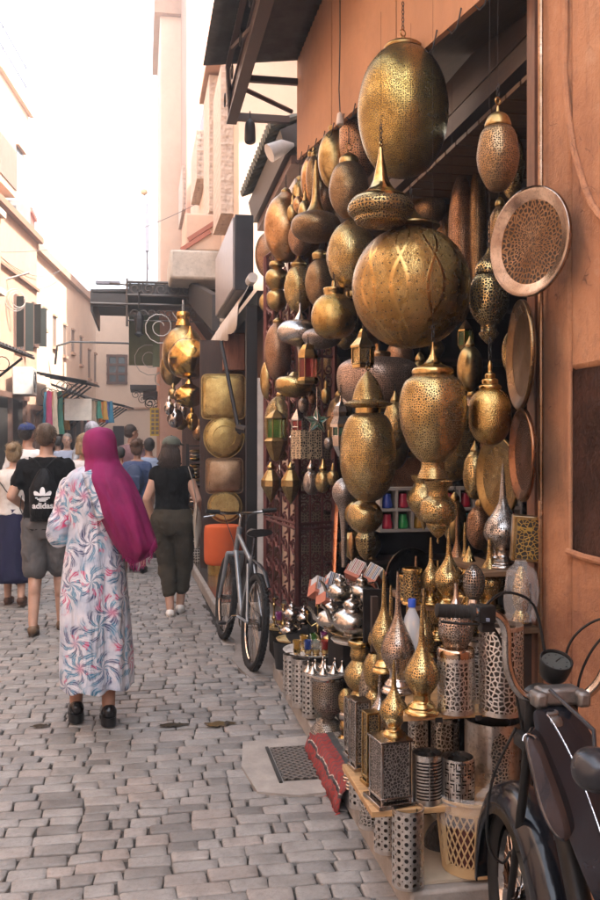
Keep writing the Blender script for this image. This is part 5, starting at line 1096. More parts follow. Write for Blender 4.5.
# left small trays with candlesticks
dl=6.1; 
for (cx,cy,w,l) in ((281,628,16,'flat brass tray at the far left end of the stall with candlesticks'),(292,640,16,'second brass tray in front of the candlesticks with silver box'),(272,620,11,'small silver tray farthest left beside the bicycle wheel')):
    plate(l,cx,cy,w,dl-(cy-628)*.03,TGOLD if cx!=272 else TSAT)
t=thing('display_table','low dark stand below the candlestick trays by the bicycle wheel','table',P(286,650,6.0)); c=P(286,632,6.1); obj('top',MB().b2((c.x-.08,c.y-.2,.12),(c.x+.45,c.y+.25,c.z-.03)),LT,t)
tg=P(283,655,6.0); 
t=thing('flower_bucket','black tapered bucket at the far end of the plinth','bucket',P(282,668,5.75)); q=P(284,668,5.75); obj('bucket_body',MB().lathe([(.055,.0),(.07,.17),(.066,.17),(.05,.01)],q,20),mat('black_plastic',(.02,.02,.02),.45),t)
for k,(px,py,sc,l) in enumerate(((274,627,1.,'tall brass candlestick farthest left'),(283,633,.9,'shorter brass candlestick in front of the tall one'))):
    q=P(px,py,6.05-.1*k); t=thing('candlestick',l,'candlestick',q); obj('stem',MB().lathe(smooth([(.03,0),(.028,.006),(.01,.015),(.007,.04),(.016,.06),(.007,.08),(.006,.13),(.014,.15),(.007,.165),(.016,.19),(.012,.19,1),(.01,.17)],3),q,16),bPLA,t)
for k,(px,py,gm,cn) in enumerate(((279,625,PG,'purple'),(288,624,PG,'violet'),(294,625,RGl,'crimson'),(299,627,BG,'blue'),(302,624,PG,'plum'))):
    teaglass(cn,gm,P(px,py,5.95+.05*(k%2)),1,'on the far left trays')
for k,(px,py,l) in enumerate(((292,620,'small silver teapot at the back of the far left trays'),(304,624,'small silver teapot beside the crimson glass'),(289,637,'little silver lidded pot on the second brass tray'))):
    q=P(px,py,5.9); t=thing('small_teapot',l,'teapot',q,'small silver teapots'); teapot(t,q,.75,sPL)
# gold candelabra
q=P(320,648,5.2); q.z=ct.z+.01; q=P(318,642,5.5); t=thing('brass_candelabra','slim brass candelabra rising behind the tea glasses','candelabra',q)
obj('stem',MB().lathe(smooth([(.04,0),(.035,.008),(.008,.02),(.006,.08),(.014,.1),(.006,.12),(.005,.2),(.012,.215),(.012,.23)],3),q,14),bPLA,t)
for s_ in(-1,1): obj('arm',MB().tube([q+Vector((0,0,.12)),q+Vector((s_*.04,0,.10)),q+Vector((s_*.065,0,.13)),q+Vector((s_*.065,0,.17))],.004,6).lathe([(.006,.17),(.014,.18),(.012,.195)],(q+Vector((s_*.065,0,0))),10),bPLA,t)
# silver teapots on the upper tray
du=4.75; c,R=plate('upper round brass tray holding the big silver teapots',362,632,34,du,TGOLD)
c2,_=plate('lower thin brass tray under the teapot tray',357,641,26,du-.1,TSAT)
t=thing('display_table','dark block supporting the teapot trays','table',(c.x,c.y,.12)); obj('top',MB().b2((c.x-.12,c.y-.08,.12),(c.x+.35,c.y+.3,c2.z-.02)),LT,t)
mir=M('mirror_silver',SV)
for k,(px,py,s,dd_,l) in enumerate(((331,627,1.05,4.75,'large silver teapot at the left of the upper tray'),(352,630,1.35,4.62,'biggest silver teapot in the front of the upper tray'),(374,632,1.0,4.7,'silver teapot with gold trim right on the upper tray'),(340,612,.95,4.95,'silver teapot in the back row behind the biggest one'),(362,614,.95,4.95,'silver teapot in the back row under the postcards'))):
    q=P(px,py,dd_); q.z=c.z+.006+(.12 if k>2 else 0); t=thing('silver_teapot',l,'teapot',q,'silver teapots on the upper tray'); teapot(t,q,s,mir)
obj('riser',MB().b2((c.x-.1,c.y+.12,c.z),(c.x+.3,c.y+.3,c.z+.12)),LT,thing('tray_riser','small dark riser under the back row of teapots','stand',(c.x,c.y+.2,c.z)))
for k,(px,py,l) in enumerate(((368,598,'upturned silver cup on the left above the teapots'),(379,601,'upturned silver cup on the right above the teapots'))):
    q=P(px,py,4.8); tag(obj('silver_cup',MB().lathe(smooth([(.02,-.03),(.035,-.025),(.04,0),(.045,.03),(.041,.03,1),(.036,0),(.0,-.02)],3),q,24,M=Matrix.Rotation(1.1,3,'X')@Matrix.Rotation(.5,3,'Y')),mir),l,'cup','upturned silver cups')
    tag(obj('cup_stand',MB().lathe([(.03,-.13),(.01,-.12),(.008,-.03)],q,12),mir),'thin silver stand under the %s upturned cup'%('left' if k==0 else 'right'),'stand')
for k,(px,py,l) in enumerate(((371,628,'gold chess like peg at the left edge of the teapot tray'),(378,631,'gold peg in the middle of the teapot tray front'),(385,628,'gold peg at the right edge of the teapot tray'))):
    q=P(px,py,4.55); q.z=c.z+.006; tag(obj('brass_peg',MB().lathe(smooth([(.014,0),(.008,.01),(.006,.03),(.01,.04),(.004,.055),(1e-4,.06)],3),q,12),bPLA),l,'brass peg','gold pegs on the teapot tray')
# boxes of postcards
PINK=mat('pink_card',(.55,.20,.13),.7,0,.15,10,.1); WC=mat('white_card',(.75,.73,.70),.6,0,.05,10,0)
pics=[mat('photo_%s'%n_,c_,.4,0,.5,40,0) for n_,c_ in (('sand',(.4,.28,.18)),('blue',(.12,.2,.32)),('dark',(.08,.06,.05)),('rose',(.42,.15,.12)))]
dc=5.75; base=P(343,607,dc)
t=thing('postcard_stand','dark block under the pink boxes of postcards','stand',(base.x,base.y,.12)); obj('block',MB().b2((base.x-.18,base.y+.02,.12),(base.x+.22,base.y+.25,base.z-.0)),LT,t)
for k,(px,py,rx,rz,l) in enumerate(((318,596,.75,.35,'lowest left'),(331,592,.75,.15,'second from the left'),(343,598,.7,.25,'front middle'),(352,578,.75,-.35,'topmost left'),(369,583,.7,-.5,'topmost right'),(327,605,.8,.5,'small one in the lower front'))):
    c=P(px,py,dc-.02*k); w_,h_,dp=.10,.125,.11
    t=thing('postcard_box','pink box of white edged postcards, %s of the group'%l,'card box',c,'pink boxes of postcards'); R_=Matrix.Rotation(rz,3,'Z')@Matrix.Rotation(-.5,3,'X')@Matrix.Rotation(.42,3,'Y')
    f=lambda x,y,z:c+R_@Vector((x,y,z))
    m=MB(); th=.003
    for (a,b_) in (((-w_/2,-dp/2,0),(w_/2,-dp/2+th,h_*.15)),((-w_/2,dp/2-th,0),(w_/2,dp/2,h_)),((-w_/2,-dp/2,0),(-w_/2+th,dp/2,h_*.5)),((w_/2-th,-dp/2,0),(w_/2,dp/2,h_*.5)),((-w_/2,-dp/2,-th),(w_/2,dp/2,0))):
        m.box(f(*[(a[i]+b_[i])/2 for i in range(3)]),[abs(b_[i]-a[i]) for i in range(3)],M=R_)
    obj('box',m,PINK,t,flat=True)
    m=MB()
    for j in range(7): m.box(f(0,-dp/2+.013+j*.0125,h_*.48),(w_-.008,.0015,h_*.9),M=R_)
    obj('cards',m,WC,t,flat=True); m=MB(); m2=MB()
    for j in range(8):
        x=-w_/2+.014+j*.0105; (m if (j*3+k)%4<2 else m2).box(f(x,-dp/2+.0112,h_*(.52+.02*(j%3))),(.0045 if j%2 else .0075,.001,h_*.74),M=R_)
    obj('card_picture',m,pics[k%4],t,flat=True); obj('card_picture',m2,pics[(k+1)%4],t,flat=True)
# silver pierced row along the plinth side
for k,(px,w,t0,b0,l) in enumerate(((291,8,654,697,'silver pierced half round lamp at the far end of the plinth'),(301,9,658,706,'silver pierced half round lamp next along the plinth toward the urn'),(311,9,664,716,'silver pierced half round lamp just behind the silver urn'))):
    cyl(l,px,w,t0,b0,.118,aQUA)
for k,(px,yb) in enumerate(((349,782),(352,790))):
    q=P(px,yb,dz(yb,.118)); tag(obj('ring_stack',MB().ring(q+Vector((0,0,.01)),.022,.006,Matrix.Rotation(pi/2,3,'X')).ring(q+Vector((0,0,.024)),.022,.006,Matrix.Rotation(pi/2,3,'X')).ring(q+Vector((0,0,.038)),.018,.006,Matrix.Rotation(pi/2,3,'X')),sPL),'%s small stack of silver rings at the rug end on the plinth'%('far','near')[k],'rings')
# kilim rug over the plinth edge
def kmat():
    b=NB('kilim_wool'); uv=b.co('UV'); se=b.n('SeparateXYZ'); b.l(uv,se.inputs[0]); u=se.outputs[0]; v=se.outputs[1]
    st=b.ramp(v,(0,(.30,.03,.026)),(.16,(.30,.03,.026)),(.17,(.03,.025,.03)),(.20,(.03,.025,.03)),(.21,(.5,.45,.38)),(.225,(.27,.03,.026)),(.38,(.28,.03,.028)),(.40,(.05,.06,.06)),(.48,(.25,.22,.18)),(.55,(.05,.05,.05)),(.58,(.42,.05,.04)),(.8,(.3,.04,.04)),(.82,(.04,.04,.05)),(.9,(.35,.3,.25)),(1,(.40,.05,.04)))
    st.node.color_ramp.interpolation='CONSTANT'
    z=b.math('SINE',b.math('ADD',b.math('MULTIPLY',u,160),b.math('MULTIPLY',b.math('SINE',b.math('MULTIPLY',v,60)),2)))
    k=b.mix(b.math('MULTIPLY',b.step(z,.1,.6),.62),st,(.07,.05,.05)); g=b.noise(b.co(),120,3)
    return b.fin(b.mix(b.math('MULTIPLY',g,.5),k,b.mix(.5,k,(.02,.01,.01)),),.95,0,b.bump(g,.8,.005))
y0,y1=3.74,4.52; m=MB(); nu=30; prof=[(.838,.012),(.846,.05),(.862,.10),(.885,.128),(.94,.127),(1.0,.126),(1.08,.126),(1.16,.127)]
vs=[];uv=[]; Ls=[0]
for i in range(1,len(prof)): Ls.append(Ls[-1]+math.dist(prof[i],prof[i-1]))
for i in range(nu+1):
    y=y0+(y1-y0)*i/nu
    for j,(x,z) in enumerate(prof): 
        wv=.011*sin(i*.7+j*.5)*(1 if j<3 else .5)+.004*sin(i*2.3); vs.append((x-(abs(wv)+.004 if j<4 else 0),y,z+(abs(wv) if j>3 else -wv*1.0))); uv.append((y-y0,Ls[j]/Ls[-1]))
fs=[(i*8+j,i*8+j+1,(i+1)*8+j+1,(i+1)*8+j) for i in range(nu) for j in range(7)]
m.add(vs,fs,[[uv[k] for k in q] for q in fs]); t=thing('kilim_rug','red striped kilim rug with fringe folded over the plinth edge','rug',(1.0,4.1,.12)); o=obj('rug_body',m,kmat(),t); s_=o.modifiers.new('t','SOLIDIFY'); s_.thickness=.006; s_.offset=1
m=MB(); 
for i in range(46): y=y0+i*(y1-y0)/45; m.tube([(.838,y,.014),(.822+rs.uniform(-.006,.006),y+rs.uniform(-.008,.008),.008),(.808,y+rs.uniform(-.01,.01),.002)],.0028,4)
for i in range(14): x=.87+i*.018; m.tube([(x,y0,.126),(x+rs.uniform(-.006,.006),y0-.04,.123)],.0028,4)
obj('fringe',m,cloth('red_fringe',(.42,.05,.045)),t)
# wicker basket with plastic bag and hidden goods
d=3.13; c=P(472,882,d); c.z=.12; R0,R1=.10,.128; hb=.262
t=thing('waste_basket','pale tan latticed plastic basket lined with a clear bag under the lower shelf','basket',c)
BT=mat('basket_plastic',(.50,.34,.17),.5,0,.1,8,.1); m=MB()
m.lathe([(R0*.95,0),(R0+.004,.0),(R0+.006,.035),(R0+.002,.035),(R0-.002,.005),(1e-4,.004)],c,40); m.lathe([(R1-.012,hb-.05),(R1-.004,hb-.05),(R1,hb-.012),(R1+.008,hb-.008),(R1+.008,hb),(R1-.002,hb),(R1-.008,hb-.03)],c,40)
N=32
for k in range(N):
    for dr in(1,-1):
        pts=[]
        for j in range(9):
            v=j/8; a=2*pi*k/N+dr*v*.72; r_=R0+.004+(R1-.008-R0)*v; pts.append((c.x+r_*cos(a),c.y+r_*sin(a),c.z+.03+(hb-.075)*v))
        m.tube(pts,.0030,5)
for k in range(6):
    a=2*pi*k/6+.3; m.tube([(c.x+(R0+.006)*cos(a),c.y+(R0+.006)*sin(a),c.z+.03),(c.x+(R1-.003)*cos(a),c.y+(R1-.003)*sin(a),c.z+hb-.04)],.008,5)
obj('lattice',m,BT,t)
CF=NB('clear_film'); CF=CF.fin((.8,.8,.8),.08,0,CF.bump(CF.noise(CF.co(),16,4,.6,2),1,.03),Alpha=.19); MATS['clear_film']=CF
m=MB(); m.lathe([(R1+.010,hb-.085),(R1+.014,hb-.03),(R1+.013,hb+.006),(R1-.004,hb+.012),(R1-.02,hb-.05),(R0*.8,.06)],c,48,mod=lambda a,u:1+.035*sin(a*9+u*6)*(1-u)+.015*sin(a*23)); m.tube([c+Vector((.0,-.06,hb)),c+Vector((.03,-.09,hb+.035)),c+Vector((.08,-.1,hb+.02))],[.012,.02,.006],7); obj('bag_liner',m,CF,t)
m=MB(); m.lathe([(R0-.012,.01),(R1-.02,hb-.09),(1e-4,hb-.06)],c,24,mod=lambda a,u:1+.06*sin(a*5)); obj('contents',m,mat('basket_rubbish',(.10,.035,.03),.8,0,.8,25),t)
m=MB(); m.ball(P(447,845,3.3)+Vector((0,0,0)),(.09,.07,.10)); m.ball(P(436,870,3.35),(.07,.08,.07)); o=obj('black_bag',m,mat('black_bag_film',(.015,.015,.016),.35,0,.1,8,.8,.02),remesh=.01); tag(o,'crumpled black plastic bag in the shade left of the basket','bag')
# gold pierced box and bagged lamp
d=3.28; c=P(526,538,d); s=d/900; R_=Matrix.Rotation(-.35,3,'Z')@Matrix.Rotation(.06,3,'Y')
t=thing('pierced_gold_box','upright pierced gold box lamp leaning on the bagged lamp beside the wall','box lamp',c); obj('box',MB().box(c,(.105,.075,.165),M=R_),M('pale_box',(.45,.36,.24),'plain',1,.4),t,bevel=.003)
m=MB(); m.box(c+R_@Vector((.006,-.039,0)),(.082,.004,.145),M=R_); obj('pierced_panel',m,boxpat('gold_leaf_cut',(.62,.43,.12),70),t); m=MB()
for q,dd2 in (((.006,-.041,.075),(.092,.008,.008)),((.006,-.041,-.075),(.092,.008,.008)),((-.042,-.041,0),(.008,.008,.155)),((.05,-.041,0),(.008,.008,.155))): m.box(c+R_@Vector(q),dd2,M=R_)
obj('border',m,bPLA,t)
d=3.2; c=P(521,622,d); t=thing('bagged_lamp','brass lamp wrapped in a clear crumpled plastic bag by the wall','lamp',c); s=d/900
obj('body',MB().lathe([(q[0]*s,(622-q[1])*s) for q in ((2,566),(6,575),(9,590),(8,604),(5,610),(8,615),(9,622))],c,28),bFIN,t)
obj('bag',MB().lathe(smooth([(q[0]*s,(622-q[1])*s) for q in ((5,560),(8,566),(14,572),(16,590),(15,608),(14,620))],2),c,40,mod=lambda a,u:1+.10*sin(a*5+u*7)+.05*sin(a*11-u*9)),CF,t)
# plastic bottle
d=3.3; c=P(412,690,d); c.z=zA_; s=d/900; t=thing('water_bottle','clear plastic water bottle with blue cap standing between the needle lamps','bottle',c); h=(690-608)*s
BO=NB('bottle_plastic').fin((.72,.76,.8),.08,0,None,Alpha=.42); zb=lambda y:(693-y)*s
obj('bottle_body',MB().lathe(smooth([(.001,0),(.032,.002),(.033,.02),(.031,.07),(.033,.12),(.034,zb(636)),(.030,zb(622)),(.018,zb(614)),(.0125,zb(610)),(.0125,zb(608))],3),c,28),BO,t); obj('cap',MB().lathe([(.0145,zb(609)),(.0145,zb(602)),(.013,zb(601)),(1e-4,zb(601))],c,20),mat('blue_cap',(.02,.08,.45),.35,0,.05,5,0),t)
obj('label_band',MB().lathe([(.0338,.09),(.0345,.13)],c,24),mat('bottle_label',(.5,.52,.55),.5),t)

# ------------------------------------------------------------------ interior: cup rack, dim shelves
t=thing('cup_rack','white grid rack of coloured cups standing in the dark interior','rack',P(405,530,5.6)); o0=P(381,531,5.6); cw,chh=.103,.13
m=MB(); nx_=9
for i in range(nx_+1): m.b2((o0.x+i*cw-.007,o0.y,o0.z),(o0.x+i*cw+.007,o0.y+.1,o0.z+2*chh))
for j in range(3): m.b2((o0.x-.007,o0.y-.001,o0.z+j*chh-.009),(o0.x+nx_*cw+.007,o0.y+.1,o0.z+j*chh+.009))
obj('rack_frame',m,mat('rack_white',(.30,.27,.24),.6),t); obj('rack_back',MB().b2((o0.x,o0.y+.101,o0.z),(o0.x+nx_*cw,o0.y+.11,o0.z+2*chh)),mat('rack_back',(.12,.10,.09),.7),t)
cc=[(.40,.02,.05),(.30,.02,.03),(.12,.03,.25),(.02,.25,.06),(.35,.02,.04),(.03,.06,.3),(.4,.2,.02),(.05,.2,.2)]
for i in range(nx_):
    for j in range(2):
        k=(i*3+j*5)%8; q=Vector((o0.x+(i+.5)*cw,o0.y+.045,o0.z+j*chh+.01)); mm=MB().lathe(smooth([(.03,0),(.036,.008),(.034,.03),(.027,.06),(.024,.085),(.02,.09)],2),q,16)
        tag(obj('cup',mm,mat('cup_glaze_%d'%k,cc[k],.15,0,.1,9,0)),'%s upturned cup, %s from the left in the %s row of the white rack'%(['crimson','dark red','purple','green','red','blue','amber','teal'][k],['first','second','third','fourth','fifth','sixth','seventh','eighth','ninth'][i],['lower','upper'][j]),'cup','coloured cups in the white rack')
t=thing('interior_shelf','dark shelves with dim brass goods along the back of the shop','shelf',(3.9,5.5,.12)); m=MB()
for z in (.5,.95,1.4,1.85,2.3,2.75): m.b2((3.75,3.2,z),(4.19,8.1,z+.03)); m.b2((1.6,7.7,z),(3.7,8.13,z+.03))
obj('shelf_board',m,DARKW,t)
ri=random.Random(21); wd=['round','squat','tall','slim','broad','plain']
for k in range(34):
    z=[.53,.98,1.43,1.88,2.33][k%5]; 
    if k%2: q=Vector((3.9,3.5+ri.random()*4.2,z))
    else: q=Vector((1.75+ri.random()*1.8,7.85,z))
    sc=ri.uniform(.7,1.15); pr=smooth([(.05*sc,0),(.04*sc,.02),(.085*sc,.09*sc),(.09*sc,.15*sc),(.05*sc,.22*sc),(.02*sc,.25*sc),(.01*sc,.33*sc)],2)
    tag(obj('shelf_lamp',MB().lathe(pr,q,20),[bOLD,bDK,cFI,sFI][k%4]),'dim %s lamp on the %s dark shelf deep inside the shop'%(['aged brass','dark brass','copper','silver'][k%4],['lowest','second','middle','fourth','top'][k%5]),'lamp','dim lamps on the interior shelves')
for (px,py,w,X,rz,l) in ((410,575,22,1.75,.2,'dark round metal dish leaning low in the interior'),(470,420,16,2.9,.0,'dark hanging tray deep inside')):
    tray(l,px,py,w,w*1.25,X,rz,M('dark_dish',(.12,.09,.07),'plain',1,.35),M('dark_dish'),pat=M('dark_dish'))
q=P(335,592,6.9); tag(obj('copper_pole',MB().tube([P(338,500,6.9),P(334,596,6.7)],.022,8),M('copper_bright',CU)),'orange copper pole leaning inside the left of the shop','pole')

# ------------------------------------------------------------------ folding iron grille at the far end
GR=mat('grille_maroon',(.12,.035,.032),.45,.3,.3,10,.3)
t=thing('security_grille','dark maroon wrought iron folding grille beside the bicycle','grille',P(285,600,8))
A1=P(266,600,8.35); A2=P(298,600,7.35); A3=P(334,600,7.6)
def leaf(p,q,z0,z1,nb,styl,nm):
    m=MB(); L=(q-p); L.z=0; n=L.length; u=L/n; bw=n/nb; Mu=Matrix.Rotation(atan2(u.y,u.x),3,'Z')
    for z in (z0+.03,z0+.75,z0+.79,z0+1.05,z1-1.0,z1): m.tube([Vector((p.x,p.y,z)),Vector((q.x,q.y,z))],.014,6)
    for e in (p,q): m.tube([Vector((e.x,e.y,z0)),Vector((e.x,e.y,z1))],.028,6)
    for k in range(1,nb): 
        c=p+u*(k*bw); m.tube([Vector((c.x,c.y,z0)),Vector((c.x,c.y,z1))],.011,5)
    z=z0+.14
    while z<z1-.1:
        for k in range(nb):
            c=p+u*((k+.5)*bw); R=min(bw*.42,.10)
            if styl: 
                pts=[Vector((c.x,c.y,z-.09))+u*(R*1.0*sin(i/12*2*pi))+Vector((0,0,.18*i/12)) for i in range(13)]; m.tube(pts,.011,5)
                m.ring((c.x,c.y,z+.02),R*.5,.010,Mu,9,5)
            else:
                scroll(m,(c.x,c.y,z),R*1.05,1.4,.008,M=Mu,fl=1 if k%2 else -1); scroll(m,(c.x,c.y,z+.11),R*.9,1.4,.008,M=Mu,fl=-1 if k%2 else 1,ph=pi)
        z+=.21 if styl else .26
    obj(nm,m,GR,t)
leaf(A1,A2,.12,3.3,4,True,'gate_leaf'); leaf(A2,A3,.12,3.3,3,False,'gate_leaf')
CSC=NB('carved_screen'); k_=CSC.vor(CSC.co(),38,rnd=.6,feat='DISTANCE_TO_EDGE'); CSC=CSC.fin(CSC.ramp(k_,(0,(.26,.2,.15)),(.12,(.2,.15,.11)),(.2,(.07,.05,.04))),.8,0,CSC.bump(k_,.6,-.01))
a_=P(302,600,7.95); b_=P(332,600,7.95); tag(obj('carved_screen',MB().b2((a_.x,a_.y,.12),(b_.x,a_.y+.04,2.2)),CSC),'carved beige stone screen panel standing behind the iron grille','panel')
a_=P(263,440,8.1); tag(obj('white_board',MB().b2((1.31,7.62,2.75),(1.33,8.13,3.85)),mat('board_white',(.6,.56,.52),.6)),'white board hung at the far end of the shop front behind the first lamps','board')
# ------------------------------------------------------------------ bicycle leaning beside the grille
RUB=mat('tyre_rubber',(.022,.021,.02),.75,0,.2,20,.2); CHR=M('chrome',(.62,.61,.6),'plain',1,.12,tint=(.35,.34,.33)); FRM=mat('frame_grey',(.26,.28,.30),.3,.5,.2,12,.1); FRD=mat('frame_black',(.02,.02,.022),.35)
def wheel(parent,c,R,u,tr=.026,spokes=28,nm='wheel',knob=True,lean=None,rimr=.009,hub=.022):
    """u: rolling direction (unit, horizontal); axle is horizontal and square to it"""
    ax=Vector((0,0,1)).cross(u).normalized(); up=Vector((0,0,1))
    if lean: up=(up+ax*lean).normalized(); ax=u.cross(up)*-1
    pt=lambda a,r,o=0:c+(u*cos(a)+up*sin(a))*r+ax*o
    w=bpy.data.objects.new(nm,None); COL.objects.link(w); w.parent=parent; w.location=c-wl(parent); w['base']=list(c)
    m=MB(); m.tube([pt(2*pi*i/44,R-tr) for i in range(44)],tr,10,closed=True)
    if knob:
        for i in range(66):
            a=2*pi*i/66
            for o in(-.6,0,.6):
                q=pt(a+(.03 if o==0 else 0),R-tr+tr*.95*sqrt(1-o*o*.7),tr*o); Mx=Matrix((u*-sin(a)+up*cos(a),ax,u*cos(a)+up*sin(a))).transposed(); m.box(q,(.016,.011,.008),M=Mx)
    obj('tyre',m,RUB,w); obj('rim',MB().tube([pt(2*pi*i/40,R-2*tr-rimr*.6) for i in range(40)],rimr,6,closed=True),CHR,w)
    m=MB()
    for i in range(spokes): a=2*pi*i/spokes; m.tube([pt(a+(.5 if i%2 else -.5),hub*.8,.02*(1 if i%4<2 else -1)),pt(a,R-2*tr-rimr)],.0014 if R<.34 and knob else .0018,4)
    m.tube([c-ax*.05,c+ax*.05],hub,10); obj('hub_spokes',m,CHR,w); return w
F=G(229,646); Rr=G(250,670); F.z=0;Rr.z=0
u=(F-Rr); L=u.length; u.normalize(); F=Rr+u*1.04; R=.335
ax=Vector((0,0,1)).cross(u)    # points to the left of travel
lean=-.10                       # leans to the right, against the grille side
t=thing('bicycle','black and grey mountain bicycle leaning near the maroon grille','bicycle',(Rr+F)/2)
up=(Vector((0,0,1))+ax*lean).normalized()
B=lambda f,h,o=0:Rr+u*f+up*h+ax*o
wheel(t,B(0,R),R,u,lean=lean,nm='wheel'); wheel(t,B(1.04,R),R,u,lean=lean,nm='wheel')
m=MB(); bb=B(.42,.30); st=B(.27,.80); hd=B(.80,.86); hl=B(.845,.74)
m.tube([bb,hl],.019,10);m.tube([B(.30,.72),hd],.017,10);m.tube([bb,B(.27,.76)],.016,10)
for o in(-.055,.055): m.tube([B(0,R,o),B(.41,.30,o*.6)],.010,8);m.tube([B(0,R,o),B(.29,.70,o*.4)],.009,8)
m.tube([B(.79,.92),B(.85,.70)],.021,10); obj('frame',m,FRM,t)
m=MB()
for o in(-.06,.06): m.tube([B(.86,.71,o),B(.92,.55,o),B(1.04,R,o)],[.02,.018,.011],8)
m.tube([B(.86,.71,-.07),B(.86,.71,.07)],.018,8); obj('fork',m,FRM,t)
m=MB(); m.tube([B(.27,.76),B(.245,.90)],.013,8); obj('seat_post',m,CHR,t)
m=MB(); sr=[]
for i in range(8):
    v=i/7; f=.10+.28*v; wd=.075*(1-v)**.6+.022; sr.append([B(f,.925+.02*(1-v)**2,0)+ax*wd*cos(a*pi/6)+up*(.028*sin(a*pi/6)) for a in range(12)])
m.rings(sr); obj('saddle',m,mat('saddle_black',(.018,.017,.017),.4,0,.2,20,.2),t)
m=MB(); m.tube([B(.785,.93),B(.77,1.0),B(.83,1.02)],.014,8)
hb=lambda o,f=.83,h=1.03:B(f,h,o); m.tube([hb(-.25,.79,1.05),hb(-.1,.83,1.03),hb(.1,.83,1.03),hb(.25,.79,1.05)],.012,8); obj('handlebar',m,CHR,t)
for s_ in(-1,1): obj('grip',MB().tube([hb(s_*.17,.80,1.045),hb(s_*.28,.785,1.052)],.017,8),RUB,t); obj('brake_lever',MB().tube([hb(s_*.19,.81,1.04),hb(s_*.2,.87,1.01),hb(s_*.28,.87,1.0)],.006,6),CHR,t)
m=MB()
for s_ in(-1,1): m.tube([hb(s_*.18,.84,1.03),hb(s_*.1,.95,1.0),B(.88,.8,s_*.02),B(.86,.70,0)],.0035,5)
obj('brake_cable',m,FRD,t)
m=MB(); m.ring(bb,.085,.006,Matrix((u,ax,up)).transposed(),18,5); 
for s_ in(-1,1): e=bb+ax*s_*.07; m.tube([bb,e,e+(u*.9*s_-up*.45)*.165],.009,6)
obj('crank',m,CHR,t)
for s_ in(-1,1): e=bb+ax*s_*.12+(u*.9*s_-up*.45)*.165; obj('pedal',MB().box(e,(.09,.06,.018),M=Matrix((u,ax,up)).transposed()),FRD,t)
m=MB(); m.tube([B(0,R,-.03),B(0,R,-.045)],.045,14); m.tube([B(-.0,R+.045,-.035),B(.42,.385,-.04)],.004,5);m.tube([B(-.0,R-.045,-.035),B(.42,.215,-.04)],.004,5); obj('chain',m,IRON,t)
# rear carrier strut / mudguard stays
m=MB(); m.tube([B(-.30,.62),B(-.16,.70),B(.02,.73),B(.25,.74)],[.012,.016,.016,.010],8,sq=.35); obj('mudguard',m,FRD,t)

# ------------------------------------------------------------------ old moped in the near right corner
hd=P(557,690,2.28); fw=Vector((.10,1,0)).normalized(); lf=Vector((-1,.10,0)).normalized(); UP=Vector((0,0,1))
hx,hy=hd.x,hd.y
Q=lambda f,l,h:Vector((hx,hy,0))+fw*f+lf*l+UP*h     # forward, left, height
t=thing('moped','old dark blue black moped with chrome handlebars parked against the terracotta wall','moped',Q(-.3,0,0))
DKB=mat('moped_paint',(.010,.012,.017),.16,.1,.3,9,.10); DKB.node_tree.nodes
BLK=mat('moped_black',(.012,.012,.012),.4,0,.2,20,.15); GREYM=mat('cast_alloy',(.22,.21,.2),.45,.8,.3,30,.4)
ww=wheel(t,Q(.25,0,.29),.29,fw,tr=.032,spokes=36,knob=False,rimr=.016,hub=.05)
# handlebars
zb=hd.z
hbp=[Q(0,.30,zb+.205),Q(.0,.20,zb+.20),Q(.0,.155,zb+.19),Q(.005,.13,zb+.15),Q(.005,.125,zb+.06),Q(0,.10,zb+.0),Q(0,.06,zb-.02),Q(0,-.0,zb-.02),Q(0,-.06,zb-.02),Q(-.005,-.10,zb+.01),Q(-.01,-.125,zb+.06),Q(-.01,-.14,zb+.13),Q(-.015,-.17,zb+.175),Q(-.02,-.25,zb+.185),Q(-.03,-.36,zb+.185)]
def cs3(p,k=5):
    p=[p[0]]+list(p)+[p[-1]]; out=[]
    for i in range(len(p)-3):
        for j in range(k): u=j/k; out.append(.5*(2*p[i+1]+(p[i+2]-p[i])*u+(2*p[i]-5*p[i+1]+4*p[i+2]-p[i+3])*u*u+(3*p[i+1]-p[i]-3*p[i+2]+p[i+3])*u**3))
    return out+[p[-1]]
obj('handlebar',MB().tube(cs3(hbp),.0125,14),CHR,t)
m=MB(); m.tube([Q(0,.312,zb+.207),Q(0,.308,zb+.207),Q(0,.305,zb+.206),Q(0,.225,zb+.201),Q(0,.222,zb+.201),Q(0,.214,zb+.2)],[.014,.019,.017,.0165,.022,.022],14)
for k in range(6): m.ring(Q(0,.235+.011*k,zb+.2015+.0004*k),.0168,.0016,Matrix.Rotation(pi/2,3,'Z'),14,4)
obj('grip',m,RUB,t); obj('grip',MB().tube([Q(-.025,-.3,zb+.186),Q(-.035,-.42,zb+.186)],.017,12),RUB,t)
m=MB(); m.box(Q(-.0,.185,zb+.197),(.042,.04,.042)); m.box(Q(.01,.18,zb+.165),(.035,.03,.03)); m.tube([Q(0,.2,zb+.17),Q(.03,.24,zb+.165),Q(.04,.29,zb+.17)],.004,6); o=obj('switch_housing',m,BLK,t,bevel=.006); obj('switch_button',MB().box(Q(-.022,.185,zb+.185),(.008,.007,.008)),mat('grey_button',(.2,.24,.32),.4),o)
m=MB(); m.box(Q(0,.0,zb-.012),(.11,.05,.045)); m.box(Q(-.02,.055,zb-.015),(.035,.05,.04)); m.box(Q(-.02,-.055,zb-.015),(.035,.05,.04)); obj('clamp',m,GREYM,t,bevel=.010)
m=MB(); c=Q(-.04,.035,zb-.06); m.lathe(smooth([(.028,-.03),(.034,-.01),(.028,.008),(.022,.012,1),(.022,.02),(.014,.022,1),(.014,.014),(1e-4,.013)],3),c,24); obj('steering_nut',m,GREYM,t)
c=Q(.06,-.02,zb+.055); Ms=Matrix.Rotation(.45,3,'X'); 
